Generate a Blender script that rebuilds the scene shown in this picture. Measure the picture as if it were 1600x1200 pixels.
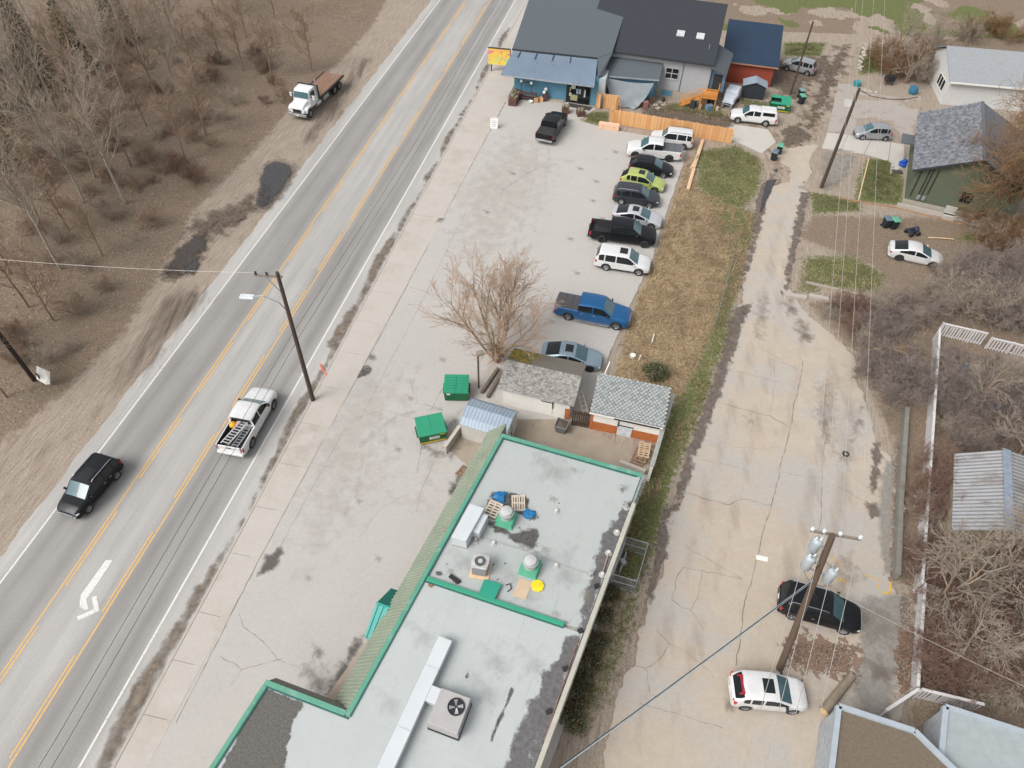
import bpy, bmesh, math, random
import numpy as np
from mathutils import Vector, Matrix
for o in list(bpy.data.objects): bpy.data.objects.remove(o)
SC = bpy.context.scene
COL = SC.collection
random.seed(7); RNG = np.random.default_rng(7)
R_ = math.radians
# ---------------------------------------------------------------- camera (a drone about 41 m above the car park)
FPX, H = 1130.0, 41.0
NAD = (770.0, 1625.0)
_d = np.array([NAD[0]-800, -(NAD[1]-600), -FPX]); _up = -_d/np.linalg.norm(_d)
_f = np.array([0, 0, -1.]); _y = _f-_up*_f.dot(_up); _y /= np.linalg.norm(_y)
_x = np.cross(_y, _up)
RC = np.array([_x, _y, _up])
cam_d = bpy.data.cameras.new('camera'); cam = bpy.data.objects.new('camera', cam_d); COL.objects.link(cam)
cam_d.sensor_width = 36; cam_d.lens = FPX/1600*36; cam_d.clip_start = .5; cam_d.clip_end = 9000
cam.matrix_world = Matrix.Translation((0, 0, H)) @ Matrix(RC.tolist()).to_4x4()
SC.camera = cam
# ---------------------------------------------------------------- light: bright overcast
W = bpy.data.worlds.new('World'); SC.world = W; W.use_nodes = True
wn = W.node_tree.nodes; wl = W.node_tree.links
bg = wn['Background']
sky = wn.new('ShaderNodeTexSky'); sky.sky_type = 'NISHITA'; sky.sun_disc = False
sky.sun_elevation = R_(48); sky.sun_rotation = R_(235); sky.dust_density = 4.0; sky.air_density = 1.0
hs = wn.new('ShaderNodeHueSaturation'); hs.inputs['Saturation'].default_value = .16
wl.new(sky.outputs[0], hs.inputs['Color']); wl.new(hs.outputs[0], bg.inputs['Color'])
bg.inputs['Strength'].default_value = .15
sd = bpy.data.lights.new('sun', 'SUN'); sd.energy = 1.2; sd.angle = R_(30); sd.color = (1, .955, .9)
sun = bpy.data.objects.new('sun', sd); COL.objects.link(sun)
sun.rotation_euler = (R_(42), 0, R_(-55)); sun.location = (0, 0, 80)
SC.view_settings.view_transform = 'Standard'; SC.view_settings.look = 'None'
SC.view_settings.exposure = .50; SC.view_settings.gamma = 1; SC.view_settings.use_curve_mapping = False
SC.render.engine = 'CYCLES'
SC.cycles.max_bounces = 5; SC.cycles.transparent_max_bounces = 24
# ---------------------------------------------------------------- helpers
def G(px, py, z=0.):
    """world point seen at photograph pixel px,py at height z (survey of the place from the photograph)"""
    d = RC @ np.array([px-800, -(py-600), -FPX]); t = (z-H)/d[2]
    return Vector((d[0]*t, d[1]*t, z))
def Gs(pts, z=0.): return [G(p[0], p[1], p[2] if len(p) > 2 else z) for p in pts]
def heading(A, B): return math.atan2(B[1]-A[1], B[0]-A[0])
ROADA = R_(11.1)
UR = Vector((math.sin(ROADA), math.cos(ROADA), 0)); VR = Vector((math.cos(ROADA), -math.sin(ROADA), 0))
def RV(v, u, z=0.): return Vector((VR.x*v+UR.x*u, VR.y*v+UR.y*u, z))
def Rvu(p): return (p[0]*VR.x+p[1]*VR.y, p[0]*UR.x+p[1]*UR.y)

MATS = {}
def nd(nt, t, **kw):
    n = nt.nodes.new(t)
    for k, v in kw.items(): setattr(n, k, v)
    return n
def mat(name, col, rough=.7, metal=0., col2=None, scale=3., amount=.5, bump=0., bscale=None, coat=0., stretch=None, spec=.5, detail=6, col3=None, s3=.6, t3=(.52, .66), coords='Object', emit=None, fine=0.):
    if name in MATS: return MATS[name]
    m = bpy.data.materials.new(name); m.use_nodes = True; nt = m.node_tree; L = nt.links
    p = nt.nodes['Principled BSDF']
    p.inputs['Roughness'].default_value = rough; p.inputs['Metallic'].default_value = metal
    p.inputs['Specular IOR Level'].default_value = spec
    if coat: p.inputs['Coat Weight'].default_value = coat; p.inputs['Coat Roughness'].default_value = .08
    tc = nd(nt, 'ShaderNodeTexCoord'); src = tc.outputs[coords]
    if coords == 'World':
        pass
    if stretch:
        mp = nd(nt, 'ShaderNodeMapping'); mp.inputs['Scale'].default_value = stretch[:3]
        if len(stretch) > 3: mp.inputs['Rotation'].default_value = (0, 0, stretch[3])
        L.new(src, mp.inputs[0]); src = mp.outputs[0]
    c1 = (*col, 1)
    if col2 is None:
        col2 = tuple(c*.8 for c in col); amount = amount*.5
    n = nd(nt, 'ShaderNodeTexNoise'); n.inputs['Scale'].default_value = scale; n.inputs['Detail'].default_value = detail; n.inputs['Roughness'].default_value = .62
    L.new(src, n.inputs['Vector'])
    rp = nd(nt, 'ShaderNodeValToRGB'); rp.color_ramp.elements[0].position = .5-.3*amount-.02; rp.color_ramp.elements[1].position = .5+.3*amount
    rp.color_ramp.elements[0].color = (*col2, 1); rp.color_ramp.elements[1].color = c1
    L.new(n.outputs['Fac'], rp.inputs[0]); out = rp.outputs[0]
    if col3:
        n3 = nd(nt, 'ShaderNodeTexNoise'); n3.inputs['Scale'].default_value = s3; n3.inputs['Detail'].default_value = 8; n3.inputs['Roughness'].default_value = .65
        L.new(tc.outputs[coords], n3.inputs['Vector'])
        r3 = nd(nt, 'ShaderNodeMapRange'); r3.inputs[1].default_value = t3[0]; r3.inputs[2].default_value = t3[1]
        L.new(n3.outputs['Fac'], r3.inputs[0])
        mx = nd(nt, 'ShaderNodeMix', data_type='RGBA'); L.new(r3.outputs[0], mx.inputs[0]); L.new(out, mx.inputs[6]); mx.inputs[7].default_value = (*col3, 1)
        out = mx.outputs[2]
    if fine:
        for fs, fk in ((16, fine), (3.5, fine*.6)):
            nf = nd(nt, 'ShaderNodeTexNoise'); nf.inputs['Scale'].default_value = fs; nf.inputs['Detail'].default_value = 5; nf.inputs['Roughness'].default_value = .75
            L.new(tc.outputs[coords], nf.inputs['Vector'])
            rf = nd(nt, 'ShaderNodeMapRange'); rf.inputs[1].default_value = .3; rf.inputs[2].default_value = .7; rf.inputs[3].default_value = 1-fk; rf.inputs[4].default_value = 1+fk; L.new(nf.outputs['Fac'], rf.inputs[0])
            mf = nd(nt, 'ShaderNodeMix', data_type='RGBA', blend_type='MULTIPLY'); mf.inputs[0].default_value = 1; L.new(out, mf.inputs[6]); L.new(rf.outputs[0], mf.inputs[7]); out = mf.outputs[2]
    L.new(out, p.inputs['Base Color'])
    if bump:
        b = nd(nt, 'ShaderNodeBump'); b.inputs['Strength'].default_value = bump; b.inputs['Distance'].default_value = .02
        nb = nd(nt, 'ShaderNodeTexNoise'); nb.inputs['Scale'].default_value = bscale or scale*8; nb.inputs['Detail'].default_value = 4
        L.new(src, nb.inputs['Vector']); L.new(nb.outputs['Fac'], b.inputs['Height']); L.new(b.outputs[0], p.inputs['Normal'])
    if emit: p.inputs['Emission Color'].default_value = (*emit, 1); p.inputs['Emission Strength'].default_value = 1
    MATS[name] = m
    return m
def paint(name, col, metal=.15): return mat('paint_'+name, col, .34, metal, tuple(c*.9 for c in col), 2.5, .6, coat=.6 if max(col) > .08 else .12, spec=.5 if max(col) > .08 else .25)

THING_M = {}
def tag(o, label=None, cat=None, group=None, kind=None):
    if label: o['label'] = label
    if cat: o['category'] = cat
    if group: o['group'] = group
    if kind: o['kind'] = kind
    return o
def thing(name, label, cat, loc=(0, 0, 0), rotz=0., group=None):
    o = bpy.data.objects.new(name, None); COL.objects.link(o); o.empty_display_size = .3
    o.location = loc; o.rotation_euler = (0, 0, rotz)
    THING_M[o] = Matrix.Translation(Vector(loc)) @ Matrix.Rotation(rotz, 4, 'Z')
    return tag(o, label, cat, group)
class MB:
    def __init__(s): s.v = []; s.f = []; s.mi = []; s.cur = 0
    def add(s, vs, fs):
        b = len(s.v); s.v += [tuple(v) for v in vs]; s.f += [tuple(i+b for i in f) for f in fs]; s.mi += [s.cur]*len(fs); return s
    def m(s, i): s.cur = i; return s
    def quad(s, *p): return s.add(p, [tuple(range(len(p)))])
    def box(s, x0, x1, y0, y1, z0, z1):
        return s.add([(x0, y0, z0), (x1, y0, z0), (x1, y1, z0), (x0, y1, z0), (x0, y0, z1), (x1, y0, z1), (x1, y1, z1), (x0, y1, z1)],
                     [(3, 2, 1, 0), (4, 5, 6, 7), (0, 1, 5, 4), (1, 2, 6, 5), (2, 3, 7, 6), (3, 0, 4, 7)])
    def cbox(s, c, sx, sy, sz, rot=0, tilt=None):
        M = Matrix.Translation(Vector(c)) @ Matrix.Rotation(rot, 4, 'Z')
        if tilt: M = M @ Matrix.Rotation(tilt[1], 4, tilt[0])
        q = [M @ Vector((a*sx/2, b*sy/2, d*sz/2)) for d in (-1, 1) for a, b in ((-1, -1), (1, -1), (1, 1), (-1, 1))]
        return s.add(q, [(3, 2, 1, 0), (4, 5, 6, 7), (0, 1, 5, 4), (1, 2, 6, 5), (2, 3, 7, 6), (3, 0, 4, 7)])
    def beam(s, A, B, w, h):
        """box from A to B (centre line), w wide, h high"""
        A = Vector(A); B = Vector(B); d = (B-A).normalized(); u = Vector((0, 0, 1))
        if abs(d.z) > .95: u = Vector((1, 0, 0))
        r = d.cross(u).normalized()*w/2; t = r.cross(d).normalized()*h/2
        return s.add([A-r-t, A+r-t, A+r+t, A-r+t, B-r-t, B+r-t, B+r+t, B-r+t], [(0, 1, 2, 3), (7, 6, 5, 4), (0, 4, 5, 1), (1, 5, 6, 2), (2, 6, 7, 3), (3, 7, 4, 0)])
    def prism(s, poly, z0, z1):
        n = len(poly); P = [(p[0], p[1]) for p in poly]
        ar = sum(P[i][0]*P[(i+1) % n][1]-P[(i+1) % n][0]*P[i][1] for i in range(n))
        if ar < 0: P.reverse()
        return s.add([(x, y, z0) for x, y in P]+[(x, y, z1) for x, y in P], [tuple(range(n-1, -1, -1)), tuple(range(n, 2*n))]+[(i, (i+1) % n, n+(i+1) % n, n+i) for i in range(n)])
    def slab(s, pts, t):
        """thick plate: pts are its upper face (any plane), t its thickness straight down"""
        n = len(pts); top = [Vector(p) for p in pts]
        ar = sum(top[i].x*top[(i+1) % n].y-top[(i+1) % n].x*top[i].y for i in range(n))
        if ar < 0: top.reverse()
        return s.add(top+[p-Vector((0, 0, t)) for p in top], [tuple(range(n)), tuple(range(2*n-1, n-1, -1))]+[((i+1) % n, i, n+i, n+(i+1) % n) for i in range(n)])
    def tube(s, pts, r, n=6, cap=True):
        pts = [Vector(p) for p in pts]; N = len(pts); rs = r if hasattr(r, '__len__') else [r]*N
        vs = []; ref = None
        for i, p in enumerate(pts):
            d = (pts[min(i+1, N-1)]-pts[max(i-1, 0)]).normalized()
            if ref is None: ref = Vector((0, 0, 1)) if abs(d.z) < .9 else Vector((1, 0, 0))
            a = d.cross(ref).normalized(); b = a.cross(d)
            vs += [p+(a*math.cos(2*math.pi*k/n)+b*math.sin(2*math.pi*k/n))*rs[i] for k in range(n)]
        fs = [(i*n+k, i*n+(k+1) % n, (i+1)*n+(k+1) % n, (i+1)*n+k) for i in range(N-1) for k in range(n)]
        if cap: fs += [tuple(range(n-1, -1, -1)), tuple((N-1)*n+k for k in range(n))]
        return s.add(vs, fs)
    def lathe(s, c, prof, n=16, axis='Z', cap=True):
        """prof: list of (r, h) along the axis"""
        vs = []
        for r, h in prof:
            for k in range(n):
                a = 2*math.pi*k/n; x, y = r*math.cos(a), r*math.sin(a)
                q = (x, y, h) if axis == 'Z' else ((x, h, y) if axis == 'Y' else (h, x, y))
                vs.append((c[0]+q[0], c[1]+q[1], c[2]+q[2]))
        N = len(prof); fl = axis == 'Y'
        fs = [(i*n+k, i*n+(k+1) % n, (i+1)*n+(k+1) % n, (i+1)*n+k) for i in range(N-1) for k in range(n)]
        if cap: fs += [tuple(range(n-1, -1, -1)), tuple((N-1)*n+k for k in range(n))]
        if fl: fs = [tuple(reversed(f)) for f in fs]
        return s.add(vs, fs)
    def ball(s, c, r, n=10, sq=1.):
        return s.lathe(c, [(max(.001, r*math.sin(math.pi*i/6)), -r*sq*math.cos(math.pi*i/6)) for i in range(7)], n)
    def mesh(s, name, mats, smooth=None):
        me = bpy.data.meshes.new(name); me.from_pydata(s.v, [], s.f); me.update()
        for m in (mats if isinstance(mats, (list, tuple)) else [mats]): me.materials.append(m)
        if len(me.materials) > 1: me.polygons.foreach_set('material_index', s.mi)
        if smooth:
            me.polygons.foreach_set('use_smooth', [True]*len(me.polygons)); me.set_sharp_from_angle(angle=R_(smooth))
        return me
    def build(s, name, mats, parent=None, world=True, smooth=None, kind=None, bevel=0):
        if parent is not None and world:
            Mi = THING_M[parent].inverted(); s.v = [tuple(Mi @ Vector(v)) for v in s.v]
        me = s.mesh(name, mats, smooth)
        o = bpy.data.objects.new(name, me); COL.objects.link(o)
        if parent is not None:
            o.parent = parent; THING_M[o] = THING_M[parent].copy()
        else: THING_M[o] = Matrix()
        if kind: o['kind'] = kind
        if bevel:
            b = o.modifiers.new('bevel', 'BEVEL'); b.width = bevel; b.segments = 2; b.limit_method = 'ANGLE'
        return o
def single(mb, name, label, cat, mats, group=None, smooth=None, bevel=0):
    """a thing that is one mesh: origin moved to its base"""
    vs = np.array(mb.v); c = Vector((vs[:, 0].mean(), vs[:, 1].mean(), vs[:, 2].min()))
    mb.v = [tuple(Vector(v)-c) for v in mb.v]
    o = mb.build(name, mats, None, True, smooth, None, bevel); o.location = c
    return tag(o, label, cat, group)
def share(o, name, parent, M):
    """another object on the same mesh under parent, placed by M (parent space)"""
    c = bpy.data.objects.new(name, o if isinstance(o, bpy.types.Mesh) else o.data); COL.objects.link(c); c.parent = parent; c.matrix_local = M; return c
def copy_tree(root, loc, rotz, label=None, group=None):
    r = root.copy(); COL.objects.link(r); r.location = loc; r.rotation_euler = (0, 0, rotz)
    THING_M[r] = Matrix.Translation(Vector(loc)) @ Matrix.Rotation(rotz, 4, 'Z')
    if label: r['label'] = label
    if group: r['group'] = group
    def rec(a, b):
        for ch in a.children:
            c = ch.copy(); COL.objects.link(c); c.parent = b; rec(ch, c)
    rec(root, r)
    return r
def rough_line(pts, step=.35, amp=.12, closed=True, seed=0, octaves=3):
    """fractal edge: subdivide a polygon and push the points about"""
    rg = random.Random(seed); out = []
    n = len(pts); P = [Vector((p[0], p[1], 0)) for p in pts]
    ph = [rg.uniform(0, 6.28) for _ in range(8)]
    rng = range(n if closed else n-1); s = 0.
    for i in rng:
        A, B = P[i], P[(i+1) % n]; L = (B-A).length; k = max(1, int(L/step)); d = (B-A).normalized() if L > 0 else Vector((1, 0, 0)); nr = Vector((-d.y, d.x, 0))
        for j in range(k):
            q = A.lerp(B, j/k); s += L/k
            w = sum(math.sin(s*(1.1*2**o)+ph[o])/(1.5**o) for o in range(octaves))*.5+rg.uniform(-.6, .6)
            out.append(q+nr*w*amp)
    if not closed: out.append(P[-1])
    return out
def fill_poly(poly, z, name, material, kind='structure', parent=None, thick=0):
    bm = bmesh.new(); vs = [bm.verts.new((p[0], p[1], z)) for p in poly]; f = bm.faces.new(vs)
    bmesh.ops.triangulate(bm, faces=[f]); bmesh.ops.recalc_face_normals(bm, faces=bm.faces)
    for f in bm.faces:
        if f.normal.z < 0: f.normal_flip()
    me = bpy.data.meshes.new(name); bm.to_mesh(me); bm.free(); me.materials.append(material)
    o = bpy.data.objects.new(name, me); COL.objects.link(o)
    if parent: o.parent = parent
    if kind: o['kind'] = kind
    return o
def patch_mat(name, col, rough=.8, nscale=1.2, col2=None, strength=1., cscale=4., spec=.5, soft=.12, bump=0., stretch=None, opacity=1.):
    """ground stain or puddle with a ragged outline: alpha from the rim distance and noise"""
    if name in MATS: return MATS[name]
    m = bpy.data.materials.new(name); m.use_nodes = True; nt = m.node_tree; L = nt.links
    p = nt.nodes['Principled BSDF']; p.inputs['Roughness'].default_value = rough; p.inputs['Specular IOR Level'].default_value = spec
    tc = nd(nt, 'ShaderNodeTexCoord'); src = tc.outputs['Object']
    if stretch:
        mp = nd(nt, 'ShaderNodeMapping'); mp.inputs['Scale'].default_value = stretch[:3]; mp.inputs['Rotation'].default_value = (0, 0, stretch[3]); L.new(src, mp.inputs[0]); src = mp.outputs[0]
    n = nd(nt, 'ShaderNodeTexNoise'); n.inputs['Scale'].default_value = nscale; n.inputs['Detail'].default_value = 8; n.inputs['Roughness'].default_value = .65; L.new(src, n.inputs['Vector'])
    at = nd(nt, 'ShaderNodeAttribute', attribute_name='rim')
    a1 = nd(nt, 'ShaderNodeMath', operation='SUBTRACT'); L.new(n.outputs['Fac'], a1.inputs[0]); a1.inputs[1].default_value = .5
    a2 = nd(nt, 'ShaderNodeMath', operation='MULTIPLY_ADD'); L.new(a1.outputs[0], a2.inputs[0]); a2.inputs[1].default_value = 2.2*strength; L.new(at.outputs['Fac'], a2.inputs[2])
    mr = nd(nt, 'ShaderNodeMapRange'); mr.inputs[1].default_value = .42; mr.inputs[2].default_value = .42+soft*2; mr.inputs[4].default_value = opacity; L.new(a2.outputs[0], mr.inputs[0]); L.new(mr.outputs[0], p.inputs['Alpha'])
    n2 = nd(nt, 'ShaderNodeTexNoise'); n2.inputs['Scale'].default_value = cscale; n2.inputs['Detail'].default_value = 6; L.new(src, n2.inputs['Vector'])
    rp = nd(nt, 'ShaderNodeValToRGB'); rp.color_ramp.elements[0].position = .35; rp.color_ramp.elements[1].position = .65
    rp.color_ramp.elements[0].color = (*(col2 or tuple(c*.7 for c in col)), 1); rp.color_ramp.elements[1].color = (*col, 1)
    L.new(n2.outputs['Fac'], rp.inputs[0]); L.new(rp.outputs[0], p.inputs['Base Color'])
    if bump:
        b = nd(nt, 'ShaderNodeBump'); b.inputs['Strength'].default_value = bump; b.inputs['Distance'].default_value = .03
        L.new(n2.outputs['Fac'], b.inputs['Height']); L.new(b.outputs[0], p.inputs['Normal'])
    MATS[name] = m; return m
PATCHZ = [0]
def patch(pts, material, name='stain', z=.006, margin=.35, px=True):
    """sheet over a polygon; its rim attribute falls from 1 inside to 0 at the outline grown by margin"""
    P = [G(*p) for p in pts] if px else [Vector((p[0], p[1], 0)) for p in pts]
    PATCHZ[0] += 1; z = z+.0012*(PATCHZ[0] % 6)
    Q = np.array([(p.x, p.y) for p in P]); lo = Q.min(0)-margin; hi = Q.max(0)+margin
    st = max(.12, min((hi-lo).max()/36, .5)); xs = np.arange(lo[0], hi[0]+st, st); ys = np.arange(lo[1], hi[1]+st, st)
    X, Y = np.meshgrid(xs, ys); sd = poly_sd(X, Y, Q)
    rim = np.clip(.5+sd/(2*margin), 0, 1)
    nx, ny = len(xs), len(ys); c = np.array([xs.mean(), ys.mean()])
    idx = np.arange(nx*ny).reshape(ny, nx)
    fa = np.stack([idx[:-1, :-1], idx[:-1, 1:], idx[1:, 1:], idx[1:, :-1]], -1).reshape(-1, 4)
    keep = rim.reshape(-1)[fa].max(1) > .02; fa = fa[keep]
    used = np.unique(fa); remap = -np.ones(nx*ny, int); remap[used] = np.arange(len(used)); fa = remap[fa]
    V = np.stack([X.reshape(-1)-c[0], Y.reshape(-1)-c[1], np.zeros(nx*ny)], -1)[used]
    me = bpy.data.meshes.new(name); me.from_pydata(V.tolist(), [], fa.tolist())
    at = me.attributes.new('rim', 'FLOAT', 'POINT'); at.data.foreach_set('value', rim.reshape(-1)[used].astype(np.float32))
    me.materials.append(material)
    o = bpy.data.objects.new(name, me); COL.objects.link(o); o.location = (c[0], c[1], z); o['kind'] = 'structure'
    return o
def poly_sd(X, Y, Q):
    """signed distance to polygon Q, positive inside"""
    ins = np.zeros(X.shape, bool); d2 = np.full(X.shape, 1e18); n = len(Q)
    for i in range(n):
        ax, ay = Q[i]; bx, by = Q[(i+1) % n]
        ex, ey = bx-ax, by-ay; L2 = ex*ex+ey*ey+1e-12
        t = np.clip(((X-ax)*ex+(Y-ay)*ey)/L2, 0, 1); dx = X-ax-t*ex; dy = Y-ay-t*ey
        d2 = np.minimum(d2, dx*dx+dy*dy)
        c = (ay > Y) != (by > Y)
        with np.errstate(divide='ignore', invalid='ignore'):
            xx = (bx-ax)*(Y-ay)/(by-ay if by != ay else 1e-9)+ax
        ins ^= c & (X < xx)
    return np.where(ins, 1, -1)*np.sqrt(d2)
def txt(s, size, name, material, parent, loc, rot, extr=.004):
    """raised lettering as a mesh"""
    cu = bpy.data.curves.new(name, 'FONT'); cu.body = s; cu.size = size; cu.extrude = extr; cu.align_x = 'CENTER'; cu.align_y = 'CENTER'; cu.resolution_u = 2
    to = bpy.data.objects.new(name, cu); COL.objects.link(to)
    dg = bpy.context.evaluated_depsgraph_get(); me = bpy.data.meshes.new_from_object(to.evaluated_get(dg)); COL.objects.unlink(to); bpy.data.objects.remove(to)
    me.materials.clear(); me.materials.append(material)
    o = bpy.data.objects.new(name, me); COL.objects.link(o); o.parent = parent; o.location = loc; o.rotation_euler = rot
    return o
# ---------------------------------------------------------------- common materials
GLASS = mat('car_glass', (.014, .018, .02), .06, 0, (.01, .013, .015), spec=.42)
WSGLASS_SKY = mat('windscreen_glass_sky', (.075, .15, .17), .05, 0, (.03, .07, .085), 1.2, 1., spec=.6)  # teal of the reflected sky is painted into the windscreen's base colour
BLACK = mat('black_plastic', (.02, .02, .022), .5)
RUBBER = mat('tyre_rubber', (.025, .025, .027), .8)
CHROME = mat('alloy', (.55, .55, .57), .3, .8)
DARKRIM = mat('dark_alloy', (.08, .08, .085), .4, .5)
LAMPW = mat('headlamp_lens', (.65, .68, .7), .12)
LAMPR = mat('tail_lens', (.42, .02, .03), .15)
PLATE = mat('plate_white', (.75, .75, .76), .5)
CEDAR = mat('cedar', (.62, .33, .13), .75, 0, (.48, .24, .085), 2., .9, stretch=(6, 6, .8), bump=.3)
PALEWOOD = mat('pale_lumber', (.66, .48, .31), .8, 0, (.55, .37, .22), 3., .9, bump=.2)
PALLETW = mat('pallet_wood', (.56, .42, .29), .85, 0, (.38, .27, .18), 2., .9)
WHITEP = mat('white_paint', (.74, .73, .7), .6, 0, (.62, .6, .56), 1.3, .8)
GALV = mat('galvanised', (.42, .45, .47), .45, .6, (.32, .35, .37), 4, .8)
CONC = mat('concrete', (.42, .385, .34), .9, 0, (.33, .3, .26), 1.2, .9, bump=.25, bscale=30)
POLEW = mat('pole_wood', (.085, .058, .042), .9, 0, (.045, .03, .022), 3., .9, stretch=(8, 8, .5), bump=.5)
# ---------------------------------------------------------------- vehicles: a body lofted through stations, split into its panels
def wheel_mesh(r, w, dark):
    k = ('wheel', round(r, 3), round(w, 3), dark)
    if k in MATS: return MATS[k]
    t = MB(); t.lathe((0, 0, 0), [(r*.62, -w/2), (r*.93, -w/2), (r, -w*.36), (r, w*.36), (r*.93, w/2), (r*.62, w/2)], 22, 'Y', cap=False)
    t.lathe((0, 0, 0), [(r*.63, -w*.4), (.01, -w*.4)], 22, 'Y', cap=False)
    rm = MB(); rm.lathe((0, w*.30, 0), [(r*.66, -.05), (r*.66, .035), (r*.6, .04), (r*.58, -.02), (.01, -.02)], 20, 'Y', cap=False)
    rm.lathe((0, w*.30, 0), [(r*.17, -.03), (r*.17, .03), (.01, .035)], 10, 'Y', cap=False)
    for i in range(5):
        a = 2*math.pi*i/5+.3; c, s = math.cos(a), math.sin(a); q = []
        for rr, hw in ((r*.12, r*.1), (r*.6, r*.075)):
            q += [(c*rr-s*hw, w*.30+.03, s*rr+c*hw), (c*rr+s*hw, w*.30+.03, s*rr-c*hw)]
        rm.quad(q[0], q[2], q[3], q[1]); rm.quad(q[1], q[3], q[2], q[0])
    a = t.mesh('tyre', RUBBER, 40); b = rm.mesh('rim', DARKRIM if dark else CHROME, 40)
    MATS[k] = (a, b); return MATS[k]
def lerp(a, b, t): return a+(b-a)*t
def pw(x, pts):
    if x <= pts[0][0]: return pts[0][1]
    for (a, va), (b, vb) in zip(pts, pts[1:]):
        if x <= b: return lerp(va, vb, (x-a)/(b-a)) if b > a else vb
    return pts[-1][1]
SPEC = {  # L W H, front overhang, rear overhang, bonnet (nose to windscreen foot), screen run, rear run, boot, ground, belt height, bonnet front/back, boot height, wheel radius
 'sedan': dict(L=4.75, W=1.84, H=1.44, fo=.9, ro=1.02, hood=1.2, ws=.85, bw=.85, deck=.5, gc=.2, belt=.93, hf=.70, hc=.96, dk=1.06, r=.33),
 'coupe_sedan': dict(L=4.8, W=1.86, H=1.42, fo=.92, ro=1.02, hood=1.22, ws=.9, bw=1.05, deck=.38, gc=.19, belt=.93, hf=.70, hc=.95, dk=1.07, r=.34),
 'suv': dict(L=4.6, W=1.86, H=1.68, fo=.9, ro=.92, hood=1.12, ws=.75, bw=.32, deck=.06, gc=.25, belt=1.05, hf=.88, hc=1.1, dk=1.06, r=.36),
 'bigsuv': dict(L=4.98, W=1.99, H=1.76, fo=.94, ro=1.12, hood=1.15, ws=.8, bw=.32, deck=.06, gc=.25, belt=1.06, hf=.9, hc=1.13, dk=1.08, r=.38),
 'boxsuv': dict(L=4.65, W=1.84, H=1.76, fo=.85, ro=.98, hood=1.2, ws=.55, bw=.2, deck=.05, gc=.27, belt=1.08, hf=.98, hc=1.12, dk=1.08, r=.36),
 'hatch': dict(L=4.0, W=1.7, H=1.52, fo=.8, ro=.68, hood=.95, ws=.75, bw=.4, deck=.07, gc=.2, belt=.95, hf=.75, hc=1.0, dk=.98, r=.31),
 'wagon': dict(L=4.6, W=1.82, H=1.48, fo=.9, ro=.95, hood=1.2, ws=.8, bw=.65, deck=.08, gc=.2, belt=.95, hf=.74, hc=.98, dk=.98, r=.33),
 'minivan': dict(L=4.2, W=1.76, H=1.58, fo=.82, ro=.75, hood=.9, ws=.85, bw=.32, deck=.07, gc=.2, belt=.98, hf=.8, hc=1.04, dk=.98, r=.31),
 'cross': dict(L=4.15, W=1.78, H=1.56, fo=.82, ro=.8, hood=1.0, ws=.75, bw=.40, deck=.14, gc=.24, belt=1.02, hf=.86, hc=1.05, dk=1.05, r=.345),
 'pickup': dict(L=5.9, W=2.02, H=1.93, fo=.95, ro=1.2, hood=1.42, ws=.75, bw=.12, cab=2.05, gc=.34, belt=1.25, hf=1.08, hc=1.27, dk=1.24, r=.41),
 'extpickup': dict(L=5.75, W=2.0, H=1.92, fo=.95, ro=1.2, hood=1.4, ws=.75, bw=.12, cab=1.55, gc=.33, belt=1.24, hf=1.08, hc=1.26, dk=1.22, r=.41),
 'smallpickup': dict(L=5.1, W=1.76, H=1.7, fo=.85, ro=1.12, hood=1.25, ws=.65, bw=.12, cab=1.3, gc=.32, belt=1.08, hf=.94, hc=1.1, dk=1.06, r=.36),
}
BEDMAT = mat('bed_liner', (.03, .03, .032), .85)
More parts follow.
